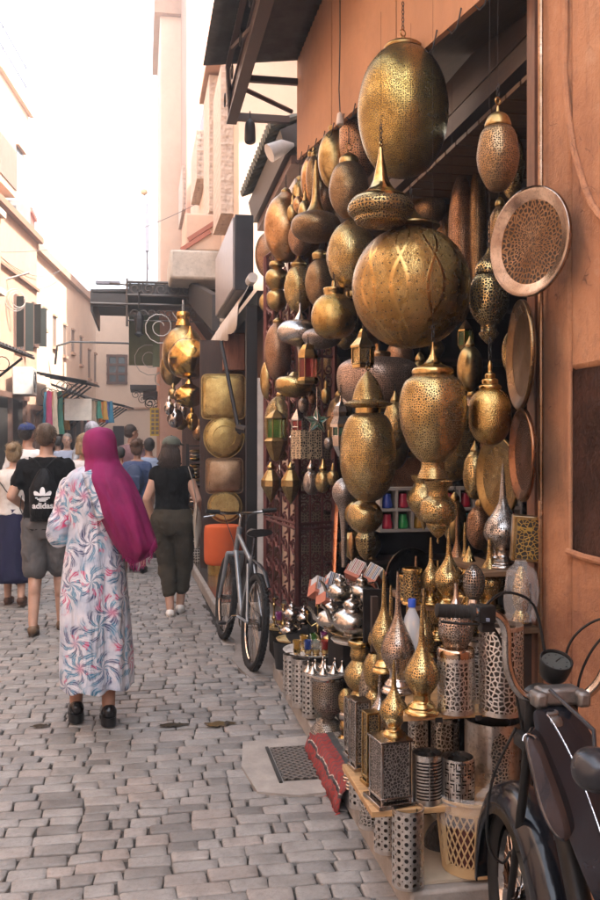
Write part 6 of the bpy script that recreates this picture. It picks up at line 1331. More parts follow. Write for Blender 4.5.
m=MB(); m.lathe(smooth([(.015,-.06),(.033,-.045),(.040,-.02),(.043,.006),(.040,.010),(.037,.004)],3),c,28,M=Ms); sp_=obj('speedometer',m,BLK,t); obj('dial',MB().lathe([(.037,.002),(1e-4,.002)],c,24,M=Ms),mat('dial_face',(.07,.075,.07),.2),sp_); m=MB(); 
for a in range(9): q=Ms@Vector((.028*cos(a*.7-.2),.028*sin(a*.7-.2),.0035)); m.box(c+q,(.004,.002,.001),M=Ms)
m.box(c+Ms@Vector((.008,.006,.0045)),(.022,.0018,.001),M=Ms@Matrix.Rotation(.6,3,'Z')); obj('dial_marks',m,BLK,sp_)
# headlamp cowl & fork
m=MB(); m.lathe(smooth([(.02,-.08),(.05,-.065),(.06,-.02),(.06,.05),(.055,.06),(1e-4,.065)],3),Q(.12,-.02,zb-.09),28,M=Matrix.Rotation(-pi/2,3,'X')); obj('headlamp_shell',m,BLK,t)
m=MB()
for s_ in(-1,1): m.tube([Q(.03,s_*.055,zb-.02),Q(.08,s_*.055,zb-.25),Q(.25,s_*.045,.29)],[.015,.013,.010],10)
m.box(Q(.05,0,zb-.14),(.17,.07,.035)); obj('fork',m,BLK,t)
# cables
for k,(pts) in enumerate(([Q(.0,.19,zb+.21),Q(.05,.12,zb+.24),Q(.09,.03,zb+.2),Q(.09,.0,zb+.08)],[Q(.01,.17,zb+.17),Q(.06,.13,zb+.12),Q(.08,.09,zb+.02),Q(.06,.07,zb-.12)],[Q(.0,-.2,zb+.185),Q(.07,-.13,zb+.16),Q(.09,-.07,zb+.1),Q(.1,-.05,zb-.0)],[Q(.01,-.22,zb+.17),Q(.05,-.14,zb+.12),Q(.07,-.09,zb+.02),Q(.06,-.07,zb-.1)],[Q(.02,.10,zb-.1),Q(.06,.15,zb-.25),Q(.10,.15,zb-.42),Q(.14,.1,zb-.5),Q(.16,.07,zb-.48)])):
    p=[(q.x,q.y,q.z) for q in pts]; 
    def cr(a,b,c_,d_,u_): return tuple(.5*(2*b[i]+(c_[i]-a[i])*u_+(2*a[i]-5*b[i]+4*c_[i]-d_[i])*u_*u_+(3*b[i]-a[i]-3*c_[i]+d_[i])*u_**3) for i in range(3))
    pp_=[p[0]]+p+[p[-1]]; out=[cr(*pp_[i:i+4],j/6) for i in range(len(p)-1) for j in range(6)]+[p[-1]]
    obj('control_cable',MB().tube(out,.0038,6),BLK,t)
# front mudguard: deep curved shell round the wheel
m=MB(); n=22; cw=Q(.25,0,.29); sec=[(-.062,-.075),(-.06,-.03),(-.045,.0),(-.02,.013),(0,.016),(.02,.013),(.045,.0),(.06,-.03),(.062,-.075)]
vs=[]; K=len(sec)
for i in range(n+1):
    a=radians(-12+i*(186)/n); R_=.318
    fl=1-.35*max(0,(abs(i/n-.5)-.35)/.15)
    for (o,dr) in sec: vs.append(cw+(fw*cos(a)+UP*sin(a))*(R_+dr*fl)+lf*o*1.05)
m.add(vs,[(i*K+j,i*K+j+1,(i+1)*K+j+1,(i+1)*K+j) for i in range(n) for j in range(K-1)]); o=obj('front_mudguard',m,DKB,t,sharp=80); s_=o.modifiers.new('t','SOLIDIFY'); s_.thickness=.003
# leg shield / tank panel: long tapered slab from the head down and back, with chrome strips
def slab(name,prof_l,mt,cen,thick,par=t,bev=.012):
    m=MB(); a=[Q(f,cen+thick/2,h) for f,h in prof_l]; b=[Q(f,cen-thick/2,h) for f,h in prof_l]; n=len(a)
    m.add(a+b,[tuple(range(n)),tuple(range(n,2*n))[::-1]]+[(i,n+i,n+(i+1)%n,(i+1)%n) for i in range(n)]); return obj(name,m,mt,par,bevel=bev,flat=False,sharp=35)
def plate3(name,outl,d0,d1,ext,mt,bev,par=t,trim=None):
    ys=[p[1] for p in outl]; y0,y1=min(ys),max(ys); m=MB(); a=[P(px,py,d0+(d1-d0)*(py-y0)/(y1-y0)) for px,py in outl]; ext=Vector(ext); b=[q+ext for q in a]; n=len(a)
    m.add(a+b,[tuple(range(n)),tuple(range(n,2*n))[::-1]]+[(i,n+i,n+(i+1)%n,(i+1)%n) for i in range(n)]); o=obj(name,m,mt,par,bevel=bev,sharp=35)
    if trim: obj('chrome_trim',MB().tube([a[i]-ext.normalized()*.001 for i in trim],.0022,6),CHR,o)
    return o
def csm(pts,k=4,closed=True):
    n=len(pts); out=[]
    for i in range(n):
        a,b,c,d=pts[i-1],pts[i],pts[(i+1)%n],pts[(i+2)%n]
        for j in range(k):
            u=j/k; out.append(tuple(.5*(2*b[q]+(c[q]-a[q])*u+(2*a[q]-5*b[q]+4*c[q]-d[q])*u*u+(3*b[q]-a[q]-3*c[q]+d[q])*u**3) for q in (0,1)))
    return out
PBG=mat('panel_blue_grey',(.085,.09,.105),.12,.85,.4,9,.10)
tk=csm([(533,718),(541,711),(553,722),(577,768),(603,838),(622,900),(612,930),(594,900),(570,842),(547,775)],5)
plate3('tank',tk,2.22,1.98,(.10,.06,0),DKB,.03,trim=range(8,30))
pn=csm([(523,741),(529,734),(538,741),(548,765),(560,798),(569,830),(568,842),(560,843),(549,832),(538,808),(530,775)],5)
plate3('side_panel',pn,2.16,2.02,(.045,.06,.0),PBG,.016,trim=list(range(0,10))+[])
m=MB(); m.tube([Q(-.05,.0,zb-.32),Q(-.3,0,.30),Q(-.75,0,.32)],.03,10); m.tube([Q(.04,0,zb-.08),Q(-.0,0,zb-.30),Q(-.03,0,.6)],.018,10); obj('frame_tube',m,BLK,t)
# engine, exhaust, seat, rear
m=MB(); m.box(Q(-.38,.02,.28),(.15,.26,.18)); m.tube([Q(-.30,.02,.28),Q(-.17,.02,.30)],.055,14)
for k in range(6): m.tube([Q(-.28+.018*k,.02,.283),Q(-.274+.018*k,.02,.284)],.075,14)
m.tube([Q(-.4,.10,.27),Q(-.4,.135,.27)],.075,20); obj('engine',m,GREYM,t,bevel=.01)
m=MB(); m.tube([Q(-.2,.05,.24),Q(-.24,.09,.15),Q(-.4,.12,.13),Q(-.9,.13,.16)],[.02,.02,.026,.035],12); obj('exhaust',m,CHR,t)
m=MB(); sr=[]
for i in range(9):
    v=i/8; f=-.50-.48*v; wd=.06+.07*sin(min(v*1.4,1)*pi/2); sr.append([Q(f,-.03,.70+.02*v)+lf*wd*cos(a*pi/7)+UP*(.045*sin(a*pi/7)) for a in range(14)])
m.rings(sr); obj('seat',m,BLK,t)
slab('rear_body',[(-.5,.62),(-.5,.38),(-1.15,.38),(-1.15,.62),(-.9,.66)],DKB,-.03,.14)
wheel(t,Q(-.87,-.02,.29),.29,fw,tr=.032,spokes=36,knob=False,rimr=.016,hub=.05)
m=MB(); m.lathe(smooth([(.036,-.04),(.046,-.025),(.048,.0),(.038,.022),(.016,.033),(1e-4,.035)],3),P(596,766,1.82),28,M=Matrix.Rotation(.15,3,'X')); c=P(596,766,1.82); m.tube([c,c+Vector((.06,.12,.03)),c+Vector((.06,.33,.06))],.005,8); obj('rear_mirror',m,mat('mirror_back_black',(.03,.032,.038),.25,.3,.1,9,.05),t)
m=MB(); m.tube([Q(-.1,-.06,.62),Q(-.28,-.10,.45),Q(-.3,-.14,.2),Q(-.1,-.12,.02)],.01,8); obj('stand',m,BLK,t)
m=MB(); m.tube([Q(-.42,.14,.26),Q(-.50,.20,.22),Q(-.5,.26,.22)],.010,8); m.tube([Q(-.5,.24,.22),Q(-.5,.33,.22)],.02,8); obj('pedal',m,RUB,t)
# ------------------------------------------------------------------ people
SKINS={'tan':(.36,.19,.125),'light':(.46,.27,.19),'olive':(.33,.185,.12)}
def skin(k):
    n='skin_'+k
    if n in MATS: return MATS[n]
    b=NB(n); f=b.noise(b.co(),18,4); MATS[n]=b.fin(b.mix(b.step(f,.3,.7),SKINS[k],tuple(q*.82 for q in SKINS[k])),.55,0,b.bump(b.noise(b.co(),120,3),.1,.002),Subsurface_Weight=.08); return MATS[n]
def hairm(n,c):
    if n in MATS: return MATS[n]
    b=NB(n); f=b.noise(b.co('Object',(90,90,9)),1.5,4,.7); MATS[n]=b.fin(b.mix(b.step(f,.3,.7),c,tuple(q*.4 for q in c)),.45,0,b.bump(f,.8,.012)); return MATS[n]
HB=hairm('hair_brown',(.045,.026,.017)); HD=hairm('hair_dark',(.02,.014,.011)); HF=hairm('hair_fair',(.30,.20,.10)); HG=hairm('hair_grey',(.30,.27,.24)); HS=hairm('hair_short_brown',(.11,.065,.035))
PG_='pedestrians on the cobbled street'
class Person:
    def __init__(s,label,px,py,h,yaw,sk='tan',male=True,build=1.,pos=None,larm=None,rarm=None,lleg=None,rleg=None,headyaw=0,headtilt=0,group=PG_):
        """yaw: heading, 0 = away from the camera along the street, positive turns left"""
        s.k=h/1.75; s.R=Matrix.Rotation(yaw,3,'Z'); s.o=pos if pos else G(px,py); s.o.z=0.006; s.b=build; s.m=male
        s.t=thing('person',label,'person',s.o,group); s.sk=skin(sk); bb=build; s.hy=headyaw; s.ht=headtilt
        s.sh=.185*(bb if male else bb*.9)*(1 if male else .92)
        s.la=larm or [(-s.sh-.05,-.02,1.14),(-s.sh-.03,.06,.90)]; s.ra=rarm or [(s.sh+.05,-.02,1.14),(s.sh+.03,.06,.90)]
        s.ll=lleg or [(-.095,.05,.50),(-.09,.02,.085)]; s.rl=rleg or [(.095,.05,.50),(.09,-.02,.085)]
        s.body()
    def w(s,p): return s.R@(Vector(p)*s.k)+s.o
    def T(s,mb):      # local -> world
        mb.v=[s.w(q) for q in mb.v]; return mb
    def torso(s,m,z0,z1,off=0.,hips=1.,n=24,chest=1.):
        b=s.b; M_=s.m
        prof=[(.80,.115,.095,0),(.86,.165,.115,-.005),(.93,.170 if M_ else .178,.12,-.008),(1.0,.158,.108,0),(1.08,.145 if M_ else .128,.098,.004),(1.16,.150 if M_ else .130,.10,.004),(1.26,.168 if M_ else .148,.113,.0),(1.35,.182 if M_ else .160,.115,-.006),(1.41,.175 if M_ else .152,.10,-.01),(1.45,.125,.078,-.008),(1.48,.07,.062,0)]
        def at(z):
            for i in range(len(prof)-1):
                a,c=prof[i],prof[i+1]
                if a[0]<=z<=c[0]+1e-6: t=(z-a[0])/(c[0]-a[0]); return [a[j]+(c[j]-a[j])*t for j in (1,2,3)]
            return prof[0][1:] if z<prof[0][0] else prof[-1][1:]
        N=14; rs=[]
        for i in range(N+1):
            z=z0+(z1-z0)*i/N; rx,ry,oy=at(z); rx=rx*b+off; ry=ry*b+off; 
            if z<1.0: rx*=hips; ry*=hips
            rs.append([Vector((rx*cos(2*pi*k/n),oy+ry*sin(2*pi*k/n),z)) for k in range(n)])
        m.rings(rs); return m
    def arm(s,m,ar,side,off=0,upto=3,r=(.052,.040,.028)):
        b=s.b; sh=(side*(s.sh-.025),-.01,1.395); ps=[sh]+list(ar); rs=[(r[0]*b+off),(r[1]*b+off),(r[2]*b+off)]
        if upto<2: 
            k=upto; ps=[ps[0],tuple(Vector(ps[0]).lerp(Vector(ps[1]),k))]; rs=[rs[0],rs[0]+(rs[1]-rs[0])*k]
        elif upto<3: ps=[ps[0],ps[1],tuple(Vector(ps[1]).lerp(Vector(ps[2]),upto-2))]
        m.limb(ps,rs[:len(ps)],12); return m
    def leg(s,m,lg,side,off=0,upto=3,r=(.088,.055,.036)):
        b=s.b; hp=(side*.092,0,.90); ps=[hp]+list(lg)
        rs=[r[0]*b+off,r[1]*b+off,r[2]*b+off]
        if upto<1: k=upto; ps=[ps[0],tuple(Vector(ps[0]).lerp(Vector(ps[1]),k))]; rs=[rs[0],rs[0]+(rs[1]-rs[0])*k]
        elif upto<3: ps=[ps[0],ps[1],tuple(Vector(ps[1]).lerp(Vector(ps[2]),upto-1))]; rs[2]=rs[1]+(rs[2]-rs[1])*(upto-1)
        if upto>=1:  # calf bulge
            kn,an=Vector(lg[0]),Vector(lg[1]); c=kn.lerp(an,.3)+Vector((0,-.015,0)); m.ball(c,(.047*b+off*.9,.052*b+off*.9,.10),12,9)
        m.limb(ps,rs[:len(ps)],12); return m
    def hand(s,m,el,wr,side):
        el,wr=Vector(el),Vector(wr); d=(wr-el).normalized(); n=Vector((side*1.0,0,0)); n=(n-d*n.dot(d)).normalized(); f=d.cross(n).normalized()
        if f.y<0: f=-f
        pc=wr+d*.045; Mx=Matrix((f,n,d)).transposed(); m.ball(pc,(.040,.017,.052),12,8,M=Mx)
        for k,(ln,o) in enumerate(((.068,.027),(.078,.009),(.073,-.009),(.058,-.026))):
            a=pc+d*.038+f*o; b_=a+(d*.95-n*side*0*.3+n*-.25)*ln*.5; c=b_+(d*.8-n*.6)*ln*.5; m.limb([a,b_,c],[.0088,.008,.0068],8,1)
        a=wr+d*.02+f*.03; m.limb([a,a+(d*.7+f*.7)*.032,a+(d*.95+f*.45)*.06-n*.01],[.011,.0095,.008],8,1)
    def head(s,m):
        Rz=Matrix.Rotation(s.hy,3,'Z')@Matrix.Rotation(s.ht,3,'X'); c=Vector((0,.012,1.50)); H_=lambda x,y,z:c+Rz@Vector((x,y,z-1.50)); s.H_=H_; s.Rh=Rz
        m.limb([(0,-.01,1.42),H_(0,.0,1.53)],[.060 if s.m else .052,.053 if s.m else .047],14)
        m.ball(H_(0,-.012,1.655),(.075,.093,.092),20,14,M=Rz); m.ball(H_(0,.022,1.60),(.062,.066,.092),18,12,M=Rz); m.ball(H_(0,.05,1.556),(.038,.034,.028),12,8,M=Rz)
        m.ball(H_(0,.098,1.612),(.012,.018,.014),10,7,M=Rz); m.limb([H_(0,.078,1.655),H_(0,.100,1.618)],[.009,.012],8)
        for s_ in(-1,1):
            m.ball(H_(s_*.075,-.008,1.625),(.010,.022,.032),10,8,M=Rz); m.ball(H_(s_*.036,.064,1.598),(.022,.02,.022),10,7,M=Rz); m.ball(H_(s_*.030,.078,1.664),(.024,.012,.009),10,6,M=Rz)
        m.ball(H_(0,.083,1.578),(.022,.008,.006),10,6,M=Rz); m.ball(H_(0,.081,1.568),(.020,.009,.007),10,6,M=Rz)
    def body(s):
        m=MB(); s.torso(m,.80,1.48); s.head(m)
        for ar,sd in((s.la,-1),(s.ra,1)): s.arm(m,ar,sd); s.hand(m,ar[0],ar[1],sd)
        for lg,sd in((s.ll,-1),(s.rl,1)):
            s.leg(m,lg,sd); an=Vector(lg[1]); m.ball(an+Vector((0,-.02,-.035)),(.032,.04,.035),12,8); m.limb([an+Vector((0,-.02,-.045)),an+Vector((0,.08,-.055)),an+Vector((0,.15,-.065))],[.033,.033,.022],10)
        s.T(m); o=obj('body',m,s.sk,s.t,remesh=.0075*max(s.k,.9),sm=4)
        m=MB(); 
        for s_ in(-1,1): m.ball(s.H_(s_*.030,.0795,1.648),.0115,10,7)
        obj('eyes',s.T(m),mat('eye_white',(.5,.48,.45),.2,0,.02,5,0),s.t); m=MB()
        for s_ in(-1,1): m.ball(s.H_(s_*.030,.0885,1.648),.0050,8,5)
        obj('irises',s.T(m),mat('eye_dark',(.03,.02,.015),.2,0,.02,5,0),s.t)
    def wear(s,name,m,mt,vx=.009,sm=6,parent=None,label=None,fold=0):
        o=obj(name,s.T(m),mt,parent or s.t,remesh=vx,sm=sm)
        if fold:
            tx=bpy.data.textures.get('folds') or bpy.data.textures.new('folds','CLOUDS'); tx.noise_scale=.075; tx.noise_depth=2
            d=o.modifiers.new('d','DISPLACE'); d.texture=tx; d.strength=fold; d.mid_level=.5
        if label: o['label']=label
        return o
    def shirt(s,mt,z0=.93,sleeve=.6,off=.014,z1=1.465,name='shirt',fold=.022,so=.012):
        m=MB(); s.torso(m,z0,z1,off)
        if sleeve:
            for ar,sd in((s.la,-1),(s.ra,1)): s.arm(m,ar,sd,so,sleeve)
        return s.wear(name,m,mt,fold=fold)
    def pants(s,mt,upto=2.8,off=.016,z1=1.0,name='trousers',r=(.092,.066,.052),fold=.02):
        m=MB(); s.torso(m,.80,z1,off+.002)
        for lg,sd in((s.ll,-1),(s.rl,1)): 
            ps=[(sd*.092,0,.9)]+list(lg); b=s.b; rs=[q*b+off for q in r]
            if upto<1: ps=[ps[0],tuple(Vector(ps[0]).lerp(Vector(ps[1]),upto))]; rs=[rs[0],rs[0]*.93]
            elif upto<2.95: ps=[ps[0],ps[1],tuple(Vector(ps[1]).lerp(Vector(ps[2]),upto-2))]; 
            m.limb(ps,rs[:len(ps)],14)
        return s.wear(name,m,mt,fold=fold)
    def skirt(s,mt,z0,z1,r0,r1,amp=.05,nf=9,name='skirt',cx=0,ry=.85,cyo=0):
        rs=[]; n=72; N=16
        for i in range(N+1):
            v=i/N; z=z1+(z0-z1)*v; r=r1+(r0-r1)*v**.8; a_=amp*v
            rs.append([Vector((cx*v+r*(1+a_*sin(nf*2*pi*k/n+sin(v*3))+a_*.4*sin(2.3*nf*2*pi*k/n))*cos(2*pi*k/n),cyo*v+r*ry*(1+a_*sin(nf*2*pi*k/n+sin(v*3)))*sin(2*pi*k/n),z)) for k in range(n)])
        m=MB(); m.rings(rs,cap=False); m.rings([[q for q in rs[0]],[Vector((q.x*.5,q.y*.5,z1)) for q in rs[0]]],cap=False)
        o=obj(name,s.T(m),mt,s.t,sharp=80); sd=o.modifiers.new('t','SOLIDIFY'); sd.thickness=.004; return o
    def hair(s,mt,kind='short',name='hair'):
        m=MB(); H_=s.H_
        m.ball(H_(0,-.022,1.668),(.082,.094,.090),20,14,M=s.Rh)
        if kind=='short': m.ball(H_(0,-.045,1.625),(.074,.070,.065),16,10,M=s.Rh)
        if kind in('bun','long','bob'): m.ball(H_(0,-.045,1.62),(.080,.078,.085),16,10,M=s.Rh)
        if kind=='bun': m.ball(H_(0,-.125,1.70),(.047,.042,.045),14,10,M=s.Rh)
        if kind=='long':
            for k in range(15):
                a=pi+ (k/14)*pi; x=.072*cos(a); y=-.02+.085*sin(a); m.limb([H_(x,y,1.62),H_(x*1.18,y-.012,1.53),H_(x*1.3+.01*sin(k*5),y-.012,1.455+.014*sin(k*3))],[.027,.029,.014],8)
        if kind=='bob':
            for k in range(11):
                a=pi+(k/10)*pi; m.limb([H_(.07*cos(a),-.02+.08*sin(a),1.62),H_(.08*cos(a),-.02+.09*sin(a),1.54)],[.026,.014],8)
        o=s.wear(name,m,mt,.007,3,fold=.012)
        if s.o.y<12:
            rg=random.Random(int(abs(s.o.x)*977)); q=MB()
            if kind=='long':
                for k in range(110):
                    a=pi+rg.random()*pi; x=.078*cos(a); y=-.02+.092*sin(a); e=rg.uniform(-.02,.02); z1=1.45+rg.uniform(-.03,.02)
                    q.tube([H_(x*.95,y,1.70-rg.random()*.05),H_(x*1.12+e*.3,y-.018,1.60),H_(x*1.25+e,y-.030+e*.5,1.53),H_(x*1.35-e,y-.022-e,1.49),H_(x*1.3+e*1.3,y-.02,z1)],[.003,.005,.0055,.0045,.001],5)
            else:
                for k in range(420 if kind=='short' else 240):
                    a=rg.random()*2*pi; v=rg.uniform(.0,1); zz_=1.60+.155*v; rr_=sqrt(max(.02,1-((zz_-1.668)/.09)**2)); y=-.022+.096*rr_*sin(a); 
                    if y>.03 and zz_<1.70: continue
                    p_=Vector((.083*rr_*cos(a),y,zz_)); d_=Vector((cos(a)*.4+rg.uniform(-.5,.5),sin(a)*.4+rg.uniform(-.5,.5),-1 if kind!='bun' else .6)).normalized()
                    nrm=Vector((cos(a),sin(a),.4)).normalized(); q.tube([H_(*(p_-nrm*.004)),H_(*(p_+d_*.012+nrm*.003)),H_(*(p_+d_*.024+nrm*.0035))],[.0022,.002,.0006],4)
            obj('hair_strands',s.T(q),mt,o)
        return o
    def cap(s,mt,name='cap'):
        m=MB(); H_=s.H_; rs=[]
        for i in range(8):
            a=i/7*pi/2; rs.append([H_(.090*cos(a)*cos(2*pi*k/28),-.012+.105*cos(a)*sin(2*pi*k/28),1.672+.083*sin(a)+.004) for k in range(28)])
        m.rings(rs); m.ball(H_(0,-.012,1.76),(.008,.008,.005))
        o=obj(name,s.T(m),mt,s.t); m=MB(); vs=[]
        for i in range(13):
            a=radians(25+130*i/12)
            for r_ in (0,1): vs.append(H_((.088+.01*r_)*cos(a),-.012+.1*sin(a)+r_*.075*sin(a)**1.5,1.682-.018*r_))
        m.add(vs,[(2*i,2*i+2,2*i+3,2*i+1) for i in range(12)]); b=obj('brim',s.T(m),mt,o); q=b.modifiers.new('t','SOLIDIFY'); q.thickness=.005
    def shoes(s,mt,kind='shoe',sole=None):
        for lg in (s.ll,s.rl):
            an=Vector(lg[1]); m=MB(); tip=an+Vector((0,.165,-.058)); an2=an+Vector((0,-.025,-.045))
            m.limb([an2,an+Vector((0,.07,-.05)),tip],[.043,.046,.032],12)
            if kind=='boot': m.limb([an2,an+Vector((0,-.01,.01))],[.044,.046],12)
            m.v=[Vector((q.x,q.y,max(q.z,an.z-.080))) for q in m.v]
            o=s.wear('shoe',m,mt,.007,3)
            m=MB(); out=[]
            for k in range(20):
                a=2*pi*k/20; out.append((.043*cos(a)*(1 if sin(a)<0 else 1.05),(.115+.0)*sin(a)))
            m.prism([(an.x+x,an.y+.06+y) for x,y in out],(0,0,.02),(0,0,an.z-.078),(1,0,0),(0,1,0)); obj('sole',s.T(m),sole or mt,o)

# ---- woman in magenta headscarf and floral dress
def floral():
    b=NB('floral_print'); oc=b.co(); se=b.n('SeparateXYZ'); b.l(oc,se.inputs[0]); an=b.math('ARCTAN2',se.outputs[0],b.math('MULTIPLY',se.outputs[1],-1)); cb=b.n('CombineXYZ')
    b.l(b.math('MULTIPLY',an,.21),cb.inputs[0]); b.l(se.outputs[2],cb.inputs[1]); vec=cb.outputs[0]
    nz=b.n('TexNoise'); b.l(vec,nz.inputs['Vector']); nz.inputs['Scale'].default_value=10; sc=b.n('VectorMath',operation='SCALE'); b.l(nz.outputs['Color'],sc.inputs[0]); sc.inputs['Scale'].default_value=.05; ad=b.n('VectorMath',operation='ADD'); b.l(vec,ad.inputs[0]); b.l(sc.outputs[0],ad.inputs[1]); v2=ad.outputs[0]
    S=6.2; x=b.n('TexVoronoi',voronoi_dimensions='2D'); b.l(v2,x.inputs['Vector']); x.inputs['Scale'].default_value=S; x.inputs['Randomness'].default_value=.8
    # voronoi Position comes back divided by Scale
    sb=b.n('VectorMath',operation='SUBTRACT'); b.l(v2,sb.inputs[0]); b.l(x.outputs['Position'],sb.inputs[1]); s2=b.n('SeparateXYZ'); b.l(sb.outputs[0],s2.inputs[0])
    th=b.math('ARCTAN2',s2.outputs[1],s2.outputs[0]); r=x.outputs['Distance']; cs=b.n('SeparateColor'); b.l(x.outputs['Color'],cs.inputs[0]); rnd=cs.outputs[0]
    tw=b.math('ADD',th,b.math('ADD',b.math('MULTIPLY',r,1.6),b.math('MULTIPLY',rnd,6.3)))
    lobe=b.step(b.math('SINE',b.math('ADD',b.math('MULTIPLY',tw,7),b.math('MULTIPLY',b.noise(vec,11,3),11))),-.55,.35)
    fine=b.step(b.math('SINE',b.math('ADD',b.math('MULTIPLY',tw,29),b.math('MULTIPLY',b.noise(vec,18,2),7))),-.3,.5)
    n1=b.noise(vec,8,3,.6,.5); n2=b.n('TexNoise'); mp=b.n('Mapping'); mp.inputs['Location'].default_value=(7,3,1); b.l(vec,mp.inputs[0]); b.l(mp.outputs[0],n2.inputs['Vector']); n2.inputs['Scale'].default_value=10; n2=n2.outputs['Fac']
    white=(.55,.55,.60); lil=(.30,.36,.46); teal=(.01,.16,.27); navy=(.01,.022,.10); pink=(.46,.02,.11)
    base=b.mix(b.step(b.noise(vec,5,3),.42,.66),white,lil)
    colr=b.mix(b.step(n1,.44,.52),navy,teal); colr=b.mix(b.step(n1,.58,.66),colr,(.12,.36,.48)); colr=b.mix(b.step(n2,.565,.60),colr,pink)
    mask=b.math('MULTIPLY',b.math('SUBTRACT',1,b.step(r,.50,.72)),b.math('MULTIPLY',lobe,b.math('ADD',b.math('MULTIPLY',fine,.60),.40)))
    k=b.mix(mask,base,colr)
    wc=b.math('MULTIPLY',b.math('MULTIPLY',b.math('SUBTRACT',1,lobe),b.math('SUBTRACT',1,b.step(r,.3,.55))),fine); k=b.mix(wc,k,(.68,.66,.68))
    sm_=b.math('MULTIPLY',b.math('SUBTRACT',1,b.step(r,.03,.22)),b.math('MULTIPLY',b.step(rnd,.5,.8),b.math('ADD',b.math('MULTIPLY',fine,.5),.4))); k=b.mix(sm_,k,pink)
    return b.fin(k,.42,0,b.bump(b.noise(b.co('Object',(2.2,2.2,.5)),6,3,.5,.8),.8,.05),Sheen_Weight=.2)
pos=G(96,722); pos.z=0
W=Person('woman in a magenta headscarf and long blue white pink floral dress',0,0,1.655,.12,'tan',False,1.08,pos=pos,
   larm=[(-.215,-.02,1.13),(-.20,.18,1.12)],rarm=[(.22,.05,1.13),(.10,.22,1.08)],lleg=[(-.10,.06,.50),(-.115,.03,.115)],rleg=[(.07,.0,.50),(.065,-.10,.115)])
FL=floral(); d0=5.05
def rowpt(px,y): q=P(px,y,d0); return q
# dress as one shell: rows (y px, x0, x1, half depth m, back shift)
rows=[(466,84,108,.07),(472,72,118,.095),(482,66,122,.115),(500,67,123,.125),(520,69,122,.12),(540,68,122,.125),(560,65,124,.14),(585,62,126,.155),(610,61,128,.165),(640,61,130,.175),(665,61,131,.18),(680,62,131,.185),(686,63,131,.185)]
fwv=W.R@Vector((0,1,0)); rgt=W.R@Vector((1,0,0)); rr=[]; n=96
for i,(y,x0,x1,dp) in enumerate(rows):
    a,b_=rowpt(x0,y),rowpt(x1,y); c=(a+b_)/2; hw=(b_-a).length/2; v=max(0,(y-540)/150)
    ring=[]
    for k in range(n):
        th=2*pi*k/n; am=.085*v*sin(7*th+1.5+v)+.045*v*sin(13*th+v*2)+.012*sin(5*th+y*.06)
        # a deep fold running down the back centre right
        dq=math.exp(-((th-1.5*pi-.25)/.16)**2)*.30*v
        e=.88; cx_,sy_=cos(th),sin(th); ring.append(Vector((c.x,c.y,c.z-.012*v*sin(7*th)))+rgt*(hw*(1+am*.5)*cx_)+fwv*(dp*(1+am-dq)*sy_))
    rr.append(ring)
def interp(rows_,k=4):
    out=[]
    for i in range(len(rows_)-1):
        p0=rows_[max(i-1,0)];a=rows_[i];b=rows_[i+1];p3=rows_[min(i+2,len(rows_)-1)]
        for t_ in range(k):
            u=t_/k; out.append([.5*((2*a[j])+(b[j]-p0[j])*u+(2*p0[j]-5*a[j]+4*b[j]-p3[j])*u*u+(3*a[j]-p0[j]-3*b[j]+p3[j])*u**3) for j in range(len(a))])
    out.append(rows_[-1]); return out
m=MB(); m.rings(interp(rr)[::1],cap=False)
o=obj('dress',m,FL,W.t,sharp=85); q=o.modifiers.new('t','SOLIDIFY'); q.thickness=.004; q.offset=-1
m=MB()
for ar,sd in((W.la,-1),(W.ra,1)): W.arm(m,ar,sd,.022,2.75,(.055,.052,.040))
sl=W.wear('sleeves',m,FL,.009,6,fold=.03)
# pale collar flap hanging on the back
c=P(92,492,d0-.13); m=MB(); 
a1=P(83,473,d0-.12);a2=P(91,470,d0-.135);a3=P(107,516,d0-.16);a4=P(99,521,d0-.16); g_=[]
for i in range(9):
    v=i/8; l=a1.lerp(a4,v); r=a2.lerp(a3,v); g_.append([l.lerp(r,j/5)-fwv*(.012*sin(j/5*pi)+.01*sin(v*pi)) for j in range(6)])
m.rings(g_,cap=False,close=False); o=obj('sash',m,FL,W.t); q=o.modifiers.new('t','SOLIDIFY'); q.thickness=.01
SCF=cloth('magenta_cotton',(.215,.009,.085),(.155,.006,.062),1.2,.8,.3)
srows=[(427,98,101,.01,0),(428.5,92,109,.05,.0),(432,86,113,.085,.0),(440,83,116,.105,.0),(450,83,117,.115,-.0),(460,85,119,.115,-.0),(468,84,123,.12,-.02),(476,82,129,.14,-.03),(488,87,135,.15,-.045),(500,93,140,.155,-.055),(512,97,145,.155,-.065),(524,103,149,.15,-.07),(536,109,153,.14,-.075),(546,115,155,.12,-.08),(553,120,149,.09,-.085),(559,125,139,.05,-.09),(562,129,132,.015,-.09)]
rr=[]; n=90
for i,(y,x0,x1,dp,sh) in enumerate(srows):
    a,b_=rowpt(x0,y),rowpt(x1,y); c=(a+b_)/2+fwv*sh; hw=(b_-a).length/2; v=min(1,max(0,(y-455)/40)); ring=[]
    for k in range(n):
        th=2*pi*k/n; am=v*(.045*sin(6*th+y*.030)+.02*sin(13*th-y*.03)+.022*sin(9*th+y*.085)+.012*sin(23*th+y*.11)); 
        sk=(cos(th)*.5)*0
        ring.append(c+rgt*(hw*(1+am*.35)*cos(th))+fwv*(dp*(1+am*1.3)*sin(th)))
    rr.append(ring)
m=MB(); m.rings(interp(rr,4),cap=True); sc_=obj('headscarf',m,SCF,W.t,sharp=85)
m=MB(); rf=random.Random(8)
